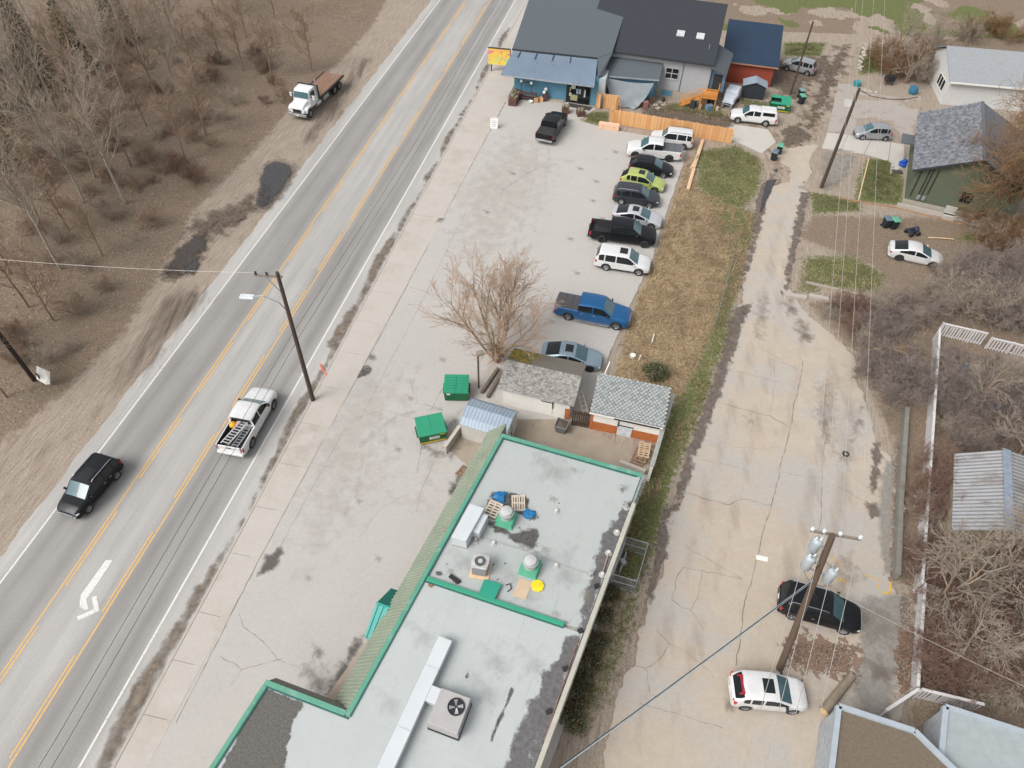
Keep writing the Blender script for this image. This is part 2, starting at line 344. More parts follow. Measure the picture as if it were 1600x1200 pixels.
def car(name, label, A, B, kind, col, cat='car', metal=.15, sunroof=False, rails=False, bed=None, trim=None, dark=False, glass3=None, lower=None, ztop=.7, grp=None, roofcol=None, doors=2, dy=None, **over):
    S = dict(SPEC[kind]); S.update(over)
    pa, pb = G(*A, ztop), G(*B, ztop); c = (pa+pb)/2
    root = thing(name, label, cat, (c.x, c.y, over.get('z', 0)), heading(pa, pb), grp)
    L, Wd, Hh = S['L'], S['W'], S['H']; w = Wd/2; pk = 'cab' in S
    xf, xr = L/2, -L/2; xw1, xw2 = xf-S['fo'], xr+S['ro']; r = S['r']; ar = r+.07
    cowl = xf-S['hood']; rf = cowl-S['ws']
    if pk: re = rf-S['cab']; be = re-S['bw']; rail = S['dk']
    else: be = xr+S['deck']; re = be+S['bw']
    zr, zb, hf, hc, dk, gc = Hh, S['belt'], S['hf'], S['hc'], S['dk'], S['gc']
    P_ = paint(name+'_'+'_'.join(f'{int(q*100)}' for q in col), col, metal)
    top = [(xr, dk-.06), (xr+.12, dk)] if not pk else []
    if not pk:
        top = [(xr, min(dk-.12, zb)), (xr+.06, dk-.03), (be, dk), (be+(re-be)*.45, lerp(dk, zr-.07, .5)), (re, zr-.07), (re+.22, zr-.02), (lerp(rf, re, .5), zr)]
    else: top = [(be, dk), (re, zr-.05), (re+.2, zr-.01), (lerp(rf, re, .5), zr)]
    top += [(rf-.3, zr-.02), (rf, zr-.08), (cowl, hc), (lerp(cowl, xf, .5), lerp(hc, hf, .35)), (xf-.22, hf+.02), (xf-.06, hf-.08), (xf, hf-.2)]
    belt = [(xr, zb-.12), (xr+.08, zb-.02), (re, zb+.02), (cowl+.02, min(zb-.03, hc-.06)), (xf-.3, hf-.08), (xf-.06, hf-.17), (xf, hf-.26)]
    wid = [(xr, w*.76), (xr+.07, w*.885), (xr+.35, w*.97), (xr+.9, w), (xf-1.0, w), (xf-.4, w*.955), (xf-.12, w*.85), (xf-.04, w*.77), (xf, w*.6)]
    if pk: wid = [(xr, w*.97), (xr+.04, w), (xf-.8, w), (xf-.3, w*.97), (xf-.08, w*.92), (xf, w*.82)]
    def zbot(x):
        z = pw(x, [(xr, gc+.18), (xr+.25, gc+.02), (xr+.6, gc), (xf-.6, gc), (xf-.2, gc-.02), (xf, gc+.1)])
        for xw in (xw1, xw2):
            if abs(x-xw) < ar: z = max(z, r+math.sqrt(max(0, ar*ar-(x-xw)**2))*1.0)
        return z
    bpill = lerp(rf, re, .42) if doors == 2 else lerp(rf, re, .62)
    cuts = [bpill]
    if not pk and kind not in ('sedan', 'coupe_sedan', 'hatch'): cuts.append(lerp(rf, re, .8))
    if kind in ('hatch',): cuts.append(lerp(rf, re, .86))
    xs = {xr, xr+.03, xr+.09, xr+.3, xf, xf-.03, xf-.07, xf-.14, xf-.3, xf-.6, cowl, cowl-.06, rf, rf-.12, rf-.3, re, lerp(rf, re, .5), lerp(cowl, xf, .5)}
    if not pk: xs |= {be, be+(re-be)*.45, re+.22}
    for cc in cuts: xs |= {cc-.05, cc+.05}
    if sunroof: s0, s1 = rf-.22, rf-.22-(sunroof if sunroof is not True else .62); xs |= {s0, s1}
    dr0 = cowl-.12; xs.add(dr0)
    for xw in (xw1, xw2):
        for k in range(0, 9): xs.add(xw+ar*math.cos(math.pi*k/8))
    if pk: xs = {x for x in xs if x > re+.001 or x < re-.3} | {re}
    xs = sorted(xs); xx = [xs[0]]
    for x in xs[1:]:
        if x-xx[-1] > .012: xx.append(x)
    xs = xx
    zmin = zb-.35
    def ring(x, mode=None):
        ww = pw(x, wid); z0 = zbot(x); zz = pw(x, belt); zt = pw(x, top)
        if pk and (mode == 'bed'):
            zz = rail-.02
            lo = [(ww-.05, z0), (ww, max(z0+.02, gc+.22)), (ww, max(z0+.05, .62*zz+.2)), (ww-.01, zz)]
            if bed == 'cover' or x > re-.001 and False: return lo+[(ww-.04, zz+.025), (ww-.09, zz+.03), (ww*.5, zz+.04), (0, zz+.045)]
            fl = gc+.42
            return lo+[(ww-.02, zz+.02), (ww-.09, zz+.02), (ww-.10, fl), (0, fl)]
        lo = [(ww-.07, z0), (ww, max(z0+.02, gc+.16)), (ww, max(z0+.04, lerp(gc, zz, .72))), (ww-.03, max(zz, z0+.06))]
        zz = lo[3][1]
        cf = max(0., min(1., (zt-zz-.05)/(zr-zb-.08)))
        wr = w-.05-.17*(Hh-zb) if not pk else w-.03-.2*(Hh-zb)
        wr = min(wr, ww-.08)
        hood = [(ww-.07, lerp(zz, zt, .45)), (ww-.2, lerp(zz, zt, .8)), (ww*.5, zt), (0, zt+.015)]
        cab_ = [(wr+.045, zt-.075), (wr-.05, zt-.01), (wr*.52, zt+.025), (0, zt+.035)]
        return lo+[(lerp(h[0], k[0], cf), lerp(h[1], k[1], cf)) for h, k in zip(hood, cab_)]
    st = [(x, ring(x, 'bed' if pk and x < re-.001 else None)) for x in xs]
    if pk:
        i = next(k for k, s_ in enumerate(st) if s_[0] >= re-.001)
        st.insert(i, (re-.004, ring(re-.004, 'bed')))
        st[i+1] = (re, ring(re))
    N = len(st); V = []; idx = []
    for x, rg in st:
        row = []
        for y, z in rg[:-1]: V.append((x, y, z)); row.append(len(V)-1)
        V.append((x, 0, rg[-1][1])); row.append(len(V)-1)
        for y, z in reversed(rg[:-1]): V.append((x, -y, z)); row.append(len(V)-1)
        idx.append(row)
    K = len(idx[0])  # 15 points, 14 strips
    parts = {}
    for i in range(N-1):
        x0, x1 = st[i][0], st[i+1][0]; xm = (x0+x1)/2
        for k in range(K-1):
            s = k if k < 7 else 13-k; side = 'a' if k < 7 else 'b'
            q = (idx[i][k], idx[i+1][k], idx[i+1][k+1], idx[i][k+1])
            p = 'body'
            bedz = pk and xm < re-.002
            pil = any(abs(xm-cc) < .05 for cc in cuts)
            if bedz and x1-x0 > .02:
                if bed == 'cover' and s >= 5: p = 'bed_cover'
                elif bed != 'cover' and s >= 5: p = 'bed_liner'
            elif pk and re-.005 < xm < re and s >= 5: p = 'body'
            elif rf <= xm < cowl:
                if s >= 5: p = 'windscreen'
                elif s == 3 and xm < lerp(rf, cowl, .72): p = 'side_window_a'+side
            elif re < xm < rf:
                if s == 3:
                    if pil: p = 'body'
                    elif xm > cuts[0]: p = 'side_window_a'+side
                    elif len(cuts) > 1 and xm < cuts[1]: p = 'side_window_c'+side
                    else: p = 'side_window_b'+side
                elif s == 6 and sunroof and s1 < xm < s0: p = 'sunroof'
            elif be <= xm <= re and not pk:
                if s >= 5: p = 'rear_window'
                elif s == 3 and kind in ('sedan', 'coupe_sedan') and xm > lerp(be, re, .5): p = 'side_window_b'+side
            if p == 'body':
                if xm > cowl and s >= 5 and xm < xf-.07: p = 'bonnet'
                elif not pk and xm < be and s >= 5 and S['deck'] > .2: p = 'boot_lid'
                elif s in (1, 2) and xm < dr0 and xm > cuts[0]: p = 'door_a'+side
                elif s in (1, 2) and doors == 2 and xm <= cuts[0] and xm > max(re+.1, xw2+ar*.55): p = 'door_b'+side
                elif s == 0 and lower: p = 'sill_trim'
                elif roofcol and s >= 4 and re < xm < rf: p = 'roof'
            parts.setdefault(p, []).append(q)
    b = parts['body']; f0 = list(idx[0]); f1 = list(reversed(idx[-1]))
    b.append(tuple(f0)); b.append(tuple(f1))
    made = {}
    for p, qs in parts.items():
        used = sorted({i for q in qs for i in q}); mp = {j: n for n, j in enumerate(used)}
        m = MB(); m.add([V[j] for j in used], [tuple(reversed([mp[j] for j in q])) for q in qs])
        base = p
        for pre in ('side_window', 'door'):
            if p.startswith(pre+'_'): base = pre
        M = {'windscreen': WSGLASS_SKY, 'rear_window': GLASS, 'side_window': GLASS, 'sunroof': GLASS, 'bed_cover': BEDMAT if bed == 'cover' else P_, 'bed_liner': BEDMAT, 'sill_trim': BLACK}.get(base, P_)
        if base == 'roof': M = paint(name+'_roof', roofcol, metal)
        if base == 'bed_cover' and over.get('covercol'): M = mat('tonneau_%d' % int(over['covercol'][0]*1000), over['covercol'], .7, 0, tuple(q*.93 for q in over['covercol']))
        made[p] = m.build(base, M, root, False, 32)
    # doors get handles
    for p, o in list(made.items()):
        if p.startswith('door'):
            sg = 1 if p.endswith('a') else -1
            hx = (cuts[0]+.16) if p.startswith('door_a') else max(re+.1, xw2+ar*.55)+.2
            h = MB(); h.cbox((hx, sg*(w+.012), lerp(gc, zb, .78)), .2, .03, .035)
            h.build('handle', P_ if not trim else CHROME, o, False)
    ub = MB(); ub.box(xr+.25, xf-.25, -w+.2, w-.2, gc+.02, gc+.3 if pk else gc+.34)
    for xw in (xw1, xw2): ub.box(xw-ar, xw+ar, -w+.3, w-.3, gc+.1, r+ar-.05)
    ub.build('underbody', BLACK, root, False)
    ty, rm = wheel_mesh(r, .24 if not pk else .28, dark)
    for xw in (xw1, xw2):
        for sg in (1, -1):
            M = Matrix.Translation((xw, sg*(w-.13), r)) @ (Matrix() if sg > 0 else Matrix.Rotation(math.pi, 4, 'Z'))
            t = share(ty, 'wheel', root, M); share(rm, 'rim', t, Matrix())
    # lamps, grille, plates, mirrors
    zl = hf-.17
    for sg in (1, -1):
        m = MB(); m.add([(xf-.03, sg*w*.60, zl-.05), (xf-.10, sg*w*.83, zl-.04), (xf-.28, sg*w*.915, zl+.01), (xf-.28, sg*w*.885, zl+.09), (xf-.13, sg*w*.78, zl+.085), (xf-.06, sg*w*.57, zl+.06)], [])
        m.v = [(a+.012, b_*1.012, c_) for a, b_, c_ in m.v]; m.f = [(0, 1, 4, 5), (1, 2, 3, 4)] if sg > 0 else [(5, 4, 1, 0), (4, 3, 2, 1)]; m.mi = [0, 0]
        m.build('headlight', LAMPW, root, False)
        zt_ = (dk if pk else zb)-.1
        m = MB()
        if pk: m.cbox((xr+.075, sg*(w-.065), zt_-.16), .15, .14, .36)
        else: m.cbox((xr+.155, sg*(w*.93-.12), zt_-.03), .2, .27, .13 if 'sedan' in kind else .24, rot=-sg*.45)
        m.build('tail_light', LAMPR, root, False)
        m = MB(); mx = cowl-.32; m.cbox((mx, sg*(w+.1), zb+.06), .13, .2, .14 if not pk else .24); m.cbox((mx+.02, sg*(w-.01), zb+.03), .05, .12, .04)
        m.build('mirror', BLACK if over.get('blackmirror') or pk else P_, root, False, bevel=.03)
    g = MB(); g.cbox((xf+.004, 0, hf-.33), .05, w*.98, .2); g.cbox((xf-.02, 0, gc+.17), .06, w*1.1, .12); g.build('grille', BLACK, root, False)
    if trim:
        g = MB(); g.cbox((xf+.02, 0, hf-.2), .05, w*1.1, .05); g.cbox((xf+.01, 0, gc+.27), .1, w*1.5, .13); g.build('chrome_trim', CHROME, root, False)
    g = MB(); g.cbox((xr-.012, 0, (zb-.32) if not pk else gc+.24), .03, .34, .17); g.build('number_plate', PLATE, root, False)
    if not pk and S['deck'] > .2: pass
    if pk:
        g = MB(); g.box(xr-.03, xr+.05, -w*.8, w*.8, gc+.38, rail+.01); tgo = g.build('tailgate', P_, root, False, bevel=.015)
        h = MB(); h.cbox((xr-.04, 0, rail-.12), .03, .3, .07); h.build('handle', BLACK, tgo, False)
        g = MB(); g.box(xr-.16, xr-.02, -w*.95, w*.95, gc+.12, gc+.34); g.build('bumper', CHROME if trim or bed == 'cover' else P_, root, False, bevel=.03)
        g = MB(); zz = zr-.1; wz = w-.03-.2*(Hh-zb)-.13
        g.add([(re-.02, -w+.22, zb+.12), (re-.02, w-.22, zb+.12), (re-.02, wz, zz), (re-.02, -wz, zz), (re+.03, -w+.22, zb+.12), (re+.03, w-.22, zb+.12), (re+.03, wz, zz), (re+.03, -wz, zz)],
              [(3, 2, 1, 0), (0, 1, 5, 4), (1, 2, 6, 5), (2, 3, 7, 6), (3, 0, 4, 7)]); g.build('rear_window', GLASS, root, False)
        if over.get('steps'):
            for sg in (1, -1):
                g = MB(); g.box(xw2+ar+.15, xw1-ar-.1, sg*(w+.02)-.08, sg*(w+.02)+.08, gc-.06, gc+.02); g.build('side_step', CHROME, root, False)
        if bed == 'cover':
            g = MB()
            for q in (.33, .66): g.box(lerp(xr+.1, re, q)-.012, lerp(xr+.1, re, q)+.012, -w+.12, w-.12, rail+.02, rail+.036)
            g.build('cover_seam', BLACK, root, False)
        if bed == 'canopy':
            g = MB(); wz = w-.16; c0, c1 = xr+.05, re-.03; z1 = zr+.02
            g.add([(c0, -w+.04, rail), (c1, -w+.04, rail), (c1, w-.04, rail), (c0, w-.04, rail), (c0+.12, -wz, z1-.06), (c1, -wz, z1-.06), (c1, wz, z1-.06), (c0+.12, wz, z1-.06), (c0+.2, -wz+.1, z1), (c1, -wz+.1, z1), (c1, wz-.1, z1), (c0+.2, wz-.1, z1)],
                  [(0, 1, 5, 4), (2, 3, 7, 6), (1, 2, 6, 5), (3, 0, 4, 7), (4, 5, 9, 8), (6, 7, 11, 10), (8, 9, 10, 11), (5, 6, 10, 9), (7, 4, 8, 11)])
            cn = g.build('canopy', P_, root, False, 25, bevel=.03)
            for sg in (1, -1):
                h = MB(); y0, y1 = w-.055, wz+.035
                q = [(c0+.3, sg*(y0+.012), rail+.16), (c1-.2, sg*(y0+.012), rail+.16), (c1-.2, sg*(y1+.012), z1-.14), (c0+.3, sg*(y1+.012), z1-.14)]
                h.quad(*(q if sg < 0 else q[::-1])); h.build('canopy_window', GLASS, cn, False)
    if rails:
        for sg in (1, -1):
            wr = w-.05-.17*(Hh-zb)-.06
            m = MB(); m.tube([(re+.15, sg*wr, zr-.02), (re+.3, sg*wr, zr+.055), (rf-.45, sg*wr, zr+.055), (rf-.25, sg*wr, zr-.02)], .02, 6)
            m.build('roof_rail', CHROME if rails == 'chrome' else BLACK, root, False)
    if over.get('lugs'):
        for sg in (1, -1): pass
    return root
# ---------------------------------------------------------------- ground sheet
def vnoise(X, Y, sc, seed):
    rg = np.random.default_rng(seed); T = rg.random((256, 256))
    x = X/sc; y = Y/sc; xi = np.floor(x).astype(int); yi = np.floor(y).astype(int); fx = x-xi; fy = y-yi
    fx = fx*fx*(3-2*fx); fy = fy*fy*(3-2*fy)
    g = lambda a, b: T[a % 256, b % 256]
    return (g(xi, yi)*(1-fx)+g(xi+1, yi)*fx)*(1-fy)+(g(xi, yi+1)*(1-fx)+g(xi+1, yi+1)*fx)*fy
def fbm(X, Y, sc, seed, o=4): return sum(vnoise(X, Y, sc/2**i, seed+i)*.5**i for i in range(o))/sum(.5**i for i in range(o))
ALLEY = [(930, 1215), (955, 1130), (1000, 990), (1030, 900), (1042, 850), (1040, 812), (1062, 785), (1085, 700), (1112, 640), (1122, 600), (1140, 540), (1150, 505), (1172, 400), (1190, 330), (1205, 290),
         (1235, 285), (1262, 300), (1246, 370), (1230, 440), (1246, 470), (1262, 495), (1300, 520), (1335, 560), (1345, 610), (1372, 690), (1392, 720), (1402, 760), (1398, 840), (1392, 905), (1400, 930), (1425, 930), (1425, 1000), (1418, 1075), (1400, 1140), (1390, 1230), (1100, 1230)]
LOT = [(185, 1215), (258, 1130), (384, 884), (505, 660), (672, 352), (782, 155), (806, 150), (885, 158), (932, 170), (905, 188), (950, 202), (1075, 222), (1066, 262), (1042, 330), (1018, 408), (985, 475), (962, 530), (938, 588), (920, 640), (915, 690), (1012, 742), (880, 1130), (850, 1230)]
GRASS = [ # pixel outlines of green growth: (polygon, strength)
    ([(1085, 235), (1150, 225), (1198, 250), (1190, 300), (1165, 330), (1110, 325), (1085, 290)], .63),
    ([(1110, 330), (1165, 325), (1188, 335), (1165, 400), (1150, 470), (1140, 545), (1105, 605), (1085, 570), (1120, 470), (1135, 400)], .63),
    ([(1042, 660), (1080, 600), (1098, 560), (1108, 600), (1070, 690), (1040, 760), (1025, 830), (1000, 900), (970, 900), (968, 850), (1005, 770)], .95),
    ([(960, 950), (1010, 850), (1000, 960), (960, 1080), (925, 1140), (890, 1150)], .55),
    ([(1358, 250), (1392, 250), (1400, 265), (1410, 285), (1405, 318), (1340, 312), (1345, 280)], 1.),
    ([(1265, 300), (1300, 305), (1345, 318), (1345, 330), (1270, 335)], .75),
    ([(1250, 400), (1330, 395), (1390, 430), (1385, 465), (1320, 455), (1245, 450)], .6),
    ([(1245, 440), (1285, 448), (1280, 465), (1240, 455)], .6),
    ([(920, 175), (950, 175), (950, 196), (915, 190)], .85),
    ([(1020, 160), (1060, 158), (1140, 172), (1140, 195), (1060, 180), (1020, 178)], .55),
    ([(1150, 150), (1210, 160), (1205, 175), (1160, 170)], .6),
    ([(1225, 67), (1290, 67), (1280, 88), (1225, 86)], .85),
    ([(1345, 80), (1370, 75), (1385, 110), (1345, 116)], .9),
    ([(1500, 360), (1570, 370), (1560, 385), (1490, 378)], .6),
    ([(1500, 1080), (1600, 1090), (1600, 1110), (1510, 1105)], .45),
]
STRAW = [([(1078, 240), (1092, 300), (1165, 330), (1180, 345), (1150, 470), (1120, 500), (1085, 590), (1060, 640), (1045, 620), (960, 590), (975, 540), (992, 480), (1022, 410), (1045, 335)], 1.),
         ([(1060, 640), (1090, 590), (1112, 610), (1060, 720), (1015, 800), (985, 930), (940, 1060), (900, 1150), (880, 1150), (1000, 760)], .5)]
LEAF = [([(-2000, 1200), (-100, 830), (0, 690), (100, 610), (190, 520), (265, 400), (300, 330), (400, 230), (455, 165), (545, 80), (580, 40), (640, -60), (-1500, -100)], 1.),
        ([(1270, 335), (1500, 340), (2500, 420), (2700, 1230), (1435, 1200), (1420, 1100), (1425, 930), (1395, 905), (1402, 760), (1395, 700), (1340, 560), (1260, 475), (1300, 460), (1390, 470), (1370, 420), (1240, 370)], .85),
        ([(1360, 68), (2300, 0), (2400, 420), (1440, 130), (1400, 130), (1380, 110)], .8)]
MUD = [([(1085, 680), (1110, 620), (1128, 560), (1150, 520), (1122, 610), (1088, 700), (1060, 780), (1042, 860), (1020, 940), (975, 1050), (930, 1150), (940, 1110), (995, 970), (1025, 860)], .62),
       ([(1150, 480), (1170, 440), (1185, 340), (1200, 270), (1215, 270), (1195, 360), (1175, 450), (1160, 490)], .7),
       ([(250, 400), (285, 350), (310, 365), (325, 385), (300, 430), (255, 445)], .35),
       ([(1240, 300), (1262, 300), (1245, 400), (1225, 460), (1230, 380)], .55),
       ([(1200, 205), (1240, 200), (1290, 100), (1320, 110), (1270, 215), (1230, 235)], .3)]
def build_ground():
    def axis(lo, hi, st): return np.arange(lo, hi+.01, st)
    xs = np.concatenate([[-4000, -1200, -400, -180], axis(-105, 95, .42), [150, 400, 1200, 4000]])
    ys = np.concatenate([[-3000, -800, -200, -40], axis(-2, 140, .42), [190, 400, 1200, 5000]])
    X, Y = np.meshgrid(xs, ys); nx, ny = len(xs), len(ys)
    V = X*VR.x+Y*VR.y; U = X*UR.x+Y*UR.y
    def field(lst, m):
        o = np.zeros(X.shape)
        for poly, s in lst:
            Q = np.array([G(*p)[:2] for p in poly]); o = np.maximum(o, np.clip(.5+poly_sd(X, Y, Q)/(2*m), 0, 1)*s)
        return o
    gr, st, lf, md = field(GRASS, 1.3), field(STRAW, .9), field(LEAF, 1.1), field(MUD, .5)
    far = (Y > 105) & (V > -17); lf = np.maximum(lf, np.where(far & (fbm(X, Y, 9, 5) > .5), .7, 0)); gr = np.maximum(gr, np.where(far & (fbm(X, Y, 11, 15) > .55), .8, 0))
    gr = np.clip(gr*1.3, 0, 1)
    # heights
    road = np.clip((-20.6-V)/.3, 0, 1)
    Z = -.06-.12*road
    wildL = np.clip((-38.5-V)/3, 0, 1); Z = Z+wildL*(.06+.16*(fbm(X, Y, 5, 1)-.5)+(fbm(X, Y, 1.4, 31)-.5)*.10)
    hill = np.clip((-45-V)/40, 0, 1); Z = Z+hill*2.2*np.clip(fbm(X, Y, 22, 3), 0, 1)
    sA = poly_sd(X, Y, np.array([G(*p)[:2] for p in ALLEY])); sL = poly_sd(X, Y, np.array([G(*p)[:2] for p in LOT]))
    pav = np.maximum(sA, sL); wildR = np.clip((-pav-.1)/1.2, 0, 1)*(V > -17)
    Z = Z+wildR*(.075+.12*(fbm(X, Y, 2.2, 8)-.4)+.22*np.clip(st, 0, 1)*fbm(X, Y, 3, 12))
    yard = poly_sd(X, Y, np.array([G(*p)[:2] for p in [(800, 68), (1600, 68), (1600, 340), (1270, 330), (1245, 290), (1140, 225), (905, 195)]])) > 0
    Z = np.where(yard, np.minimum(Z, -.03+.05*fbm(X, Y, 2, 9)), Z)
    Z = np.where((np.abs(X) > 110) | (Y > 150) | (Y < -3), -.2, Z)
    idx = np.arange(nx*ny).reshape(ny, nx)
    fa = np.stack([idx[:-1, :-1], idx[:-1, 1:], idx[1:, 1:], idx[1:, :-1]], -1).reshape(-1, 4)
    me = bpy.data.meshes.new('ground'); P = np.stack([X, Y, Z], -1).reshape(-1, 3).astype(np.float32)
    me.vertices.add(nx*ny); me.vertices.foreach_set('co', P.reshape(-1)); me.loops.add(len(fa)*4); me.loops.foreach_set('vertex_index', fa.reshape(-1).astype(np.int32))
    me.polygons.add(len(fa)); me.polygons.foreach_set('loop_start', np.arange(0, len(fa)*4, 4, dtype=np.int32)); me.update(calc_edges=True)
    me.polygons.foreach_set('use_smooth', [True]*len(fa))
    c = me.attributes.new('cover', 'FLOAT_COLOR', 'POINT'); c.data.foreach_set('color', np.stack([gr, lf, st, md], -1).reshape(-1).astype(np.float32))
    o = bpy.data.objects.new('ground', me); COL.objects.link(o); o['kind'] = 'structure'
    # material
    m = bpy.data.materials.new('ground'); m.use_nodes = True; nt = m.node_tree; L = nt.links; p = nt.nodes['Principled BSDF']; p.inputs['Roughness'].default_value = .95; p.inputs['Specular IOR Level'].default_value = .2
    tc = nd(nt, 'ShaderNodeTexCoord'); at = nd(nt, 'ShaderNodeAttribute', attribute_name='cover'); sp = nd(nt, 'ShaderNodeSeparateColor'); L.new(at.outputs['Color'], sp.inputs[0])
    def noise(sc, det=6, rough=.6, stretch=None):
        n = nd(nt, 'ShaderNodeTexNoise'); n.inputs['Scale'].default_value = sc; n.inputs['Detail'].default_value = det; n.inputs['Roughness'].default_value = rough
        if stretch:
            mp = nd(nt, 'ShaderNodeMapping'); mp.inputs['Rotation'].default_value = (0, 0, ROADA); L.new(tc.outputs['Object'], mp.inputs[0])
            m2 = nd(nt, 'ShaderNodeMapping'); m2.inputs['Scale'].default_value = stretch; L.new(mp.outputs[0], m2.inputs[0]); L.new(m2.outputs[0], n.inputs['Vector'])
        else: L.new(tc.outputs['Object'], n.inputs['Vector'])
        return n.outputs['Fac']
    def ramp(f, *st):
        r = nd(nt, 'ShaderNodeValToRGB'); e = r.color_ramp.elements
        while len(e) < len(st): e.new(.5)
        for el, (ps, cl) in zip(e, st): el.position = ps; el.color = (*cl, 1)
        L.new(f, r.inputs[0]); return r.outputs[0]
    def mixc(f, a, b):
        x = nd(nt, 'ShaderNodeMix', data_type='RGBA'); L.new(f, x.inputs[0]); L.new(a, x.inputs[6]); L.new(b, x.inputs[7]); return x.outputs[2]
    def thr(w, nz, k=1.1, lo=.38, hi=.62):
        a = nd(nt, 'ShaderNodeMath', operation='MULTIPLY_ADD'); L.new(nz, a.inputs[0]); a.inputs[1].default_value = k
        b = nd(nt, 'ShaderNodeMath', operation='SUBTRACT'); L.new(w, b.inputs[0]); b.inputs[1].default_value = k*.5; L.new(b.outputs[0], a.inputs[2])
        r = nd(nt, 'ShaderNodeMapRange'); r.inputs[1].default_value = lo; r.inputs[2].default_value = hi; L.new(a.outputs[0], r.inputs[0]); return r.outputs[0]
    dirt = mixc(noise(.22, 5), ramp(noise(5., 6, .7, (1.4, .10, 1)), (.34, (.15, .115, .088)), (.46, (.27, .22, .175)), (.62, (.38, .325, .27))), ramp(noise(7, 8, .8), (.36, (.17, .132, .10)), (.60, (.36, .305, .25))))
    n1, n2, n3 = noise(1.3, 8, .68), noise(.9, 9, .7), noise(3.2, 8, .7)
    leaf = mixc(noise(.16, 4), ramp(noise(7, 8, .85), (.36, (.06, .046, .036)), (.46, (.15, .117, .09)), (.55, (.235, .188, .15)), (.64, (.38, .32, .265))),
                ramp(noise(8, 8, .85), (.36, (.062, .050, .034)), (.47, (.16, .13, .082)), (.56, (.26, .175, .13)), (.64, (.37, .275, .215))))
    straw = ramp(noise(4.5, 8, .75), (.3, (.09, .066, .038)), (.5, (.255, .185, .108)), (.7, (.42, .325, .205)))
    grass = ramp(noise(5.5, 8, .78), (.3, (.045, .055, .022)), (.47, (.10, .115, .042)), (.6, (.165, .17, .07)), (.72, (.27, .23, .12)))
    mud = ramp(noise(3.5, 8, .75), (.3, (.075, .058, .046)), (.6, (.165, .13, .103)), (.75, (.26, .21, .17)))
    c1 = mixc(thr(sp.outputs[1], n1), dirt, leaf)
    c2 = mixc(thr(sp.outputs[2], n2), c1, straw)
    c3 = mixc(thr(sp.outputs[0], n3, 1.3, .42, .6), c2, grass)
    c4 = mixc(thr(at.outputs['Alpha'], n2, 1.2), c3, mud)
    L.new(c4, p.inputs['Base Color'])
    b = nd(nt, 'ShaderNodeBump'); b.inputs['Strength'].default_value = .7; b.inputs['Distance'].default_value = .06; L.new(noise(8, 6, .75), b.inputs['Height']); L.new(b.outputs[0], p.inputs['Normal'])
    me.materials.append(m)
    return o
build_ground()
# ---------------------------------------------------------------- main road (its own frame: x across, y along)
ZR = -.11
def road_mat():
    m = bpy.data.materials.new('road_asphalt'); m.use_nodes = True; nt = m.node_tree; L = nt.links; p = nt.nodes['Principled BSDF']; p.inputs['Roughness'].default_value = .85
    tc = nd(nt, 'ShaderNodeTexCoord'); s = nd(nt, 'ShaderNodeSeparateXYZ'); L.new(tc.outputs['Object'], s.inputs[0])
    w = nd(nt, 'ShaderNodeTexNoise'); w.inputs['Scale'].default_value = .35; w.inputs['Detail'].default_value = 5; L.new(tc.outputs['Object'], w.inputs['Vector'])
    a = nd(nt, 'ShaderNodeMath', operation='MULTIPLY_ADD'); L.new(w.outputs['Fac'], a.inputs[0]); a.inputs[1].default_value = .5; L.new(s.outputs[0], a.inputs[2])
    r = nd(nt, 'ShaderNodeMapRange'); r.inputs[1].default_value = -36.; r.inputs[2].default_value = -20.; L.new(a.outputs[0], r.inputs[0])
    rp = nd(nt, 'ShaderNodeValToRGB'); e = rp.color_ramp.elements
    def pos(v): return (v+.25+36)/16
    st = [(-35.6, .36), (-34.1, .355), (-33.7, .265), (-33.0, .215), (-32.3, .25), (-31.7, .255), (-30.9, .215), (-30.2, .27), (-29.6, .335), (-28.2, .34), (-27.1, .325), (-26.5, .25), (-25.9, .21), (-25.2, .255), (-24.6, .255), (-24.0, .215), (-23.4, .265), (-22.9, .35), (-22.2, .37)]
    while len(e) < len(st): e.new(.5)
    for el, (v, g) in zip(e, st): el.position = pos(v); el.color = (g*1.02, g*.985, g*.94, 1)
    L.new(r.outputs[0], rp.inputs[0])
    def noise(sc, stretch, det=7, ro=.65):
        mp = nd(nt, 'ShaderNodeMapping'); mp.inputs['Scale'].default_value = stretch; L.new(tc.outputs['Object'], mp.inputs[0])
        n = nd(nt, 'ShaderNodeTexNoise'); n.inputs['Scale'].default_value = sc; n.inputs['Detail'].default_value = det; n.inputs['Roughness'].default_value = ro; L.new(mp.outputs[0], n.inputs['Vector']); return n.outputs['Fac']
    def mul(c, f, lo, hi):
        q = nd(nt, 'ShaderNodeMapRange'); q.inputs[1].default_value = .3; q.inputs[2].default_value = .7; q.inputs[3].default_value = lo; q.inputs[4].default_value = hi; L.new(f, q.inputs[0])
        x = nd(nt, 'ShaderNodeMix', data_type='RGBA', blend_type='MULTIPLY'); x.inputs[0].default_value = 1; L.new(c, x.inputs[6]); L.new(q.outputs[0], x.inputs[7]); return x.outputs[2]
    c = mul(rp.outputs[0], noise(1., (1.1, .05, 1)), .86, 1.13)
    c = mul(c, noise(14, (1, .6, 1), 4, .8), .86, 1.13)
    c = mul(c, noise(.25, (1, .5, 1)), .93, 1.07)
    L.new(c, p.inputs['Base Color'])
    b = nd(nt, 'ShaderNodeBump'); b.inputs['Strength'].default_value = .25; b.inputs['Distance'].default_value = .01; L.new(noise(60, (1, 1, 1), 2), b.inputs['Height']); L.new(b.outputs[0], p.inputs['Normal'])
    return m
U0, U1 = -60, 420
left = rough_line([(-35.05, U1), (-35.05, U0)], .5, .10, False, 3)
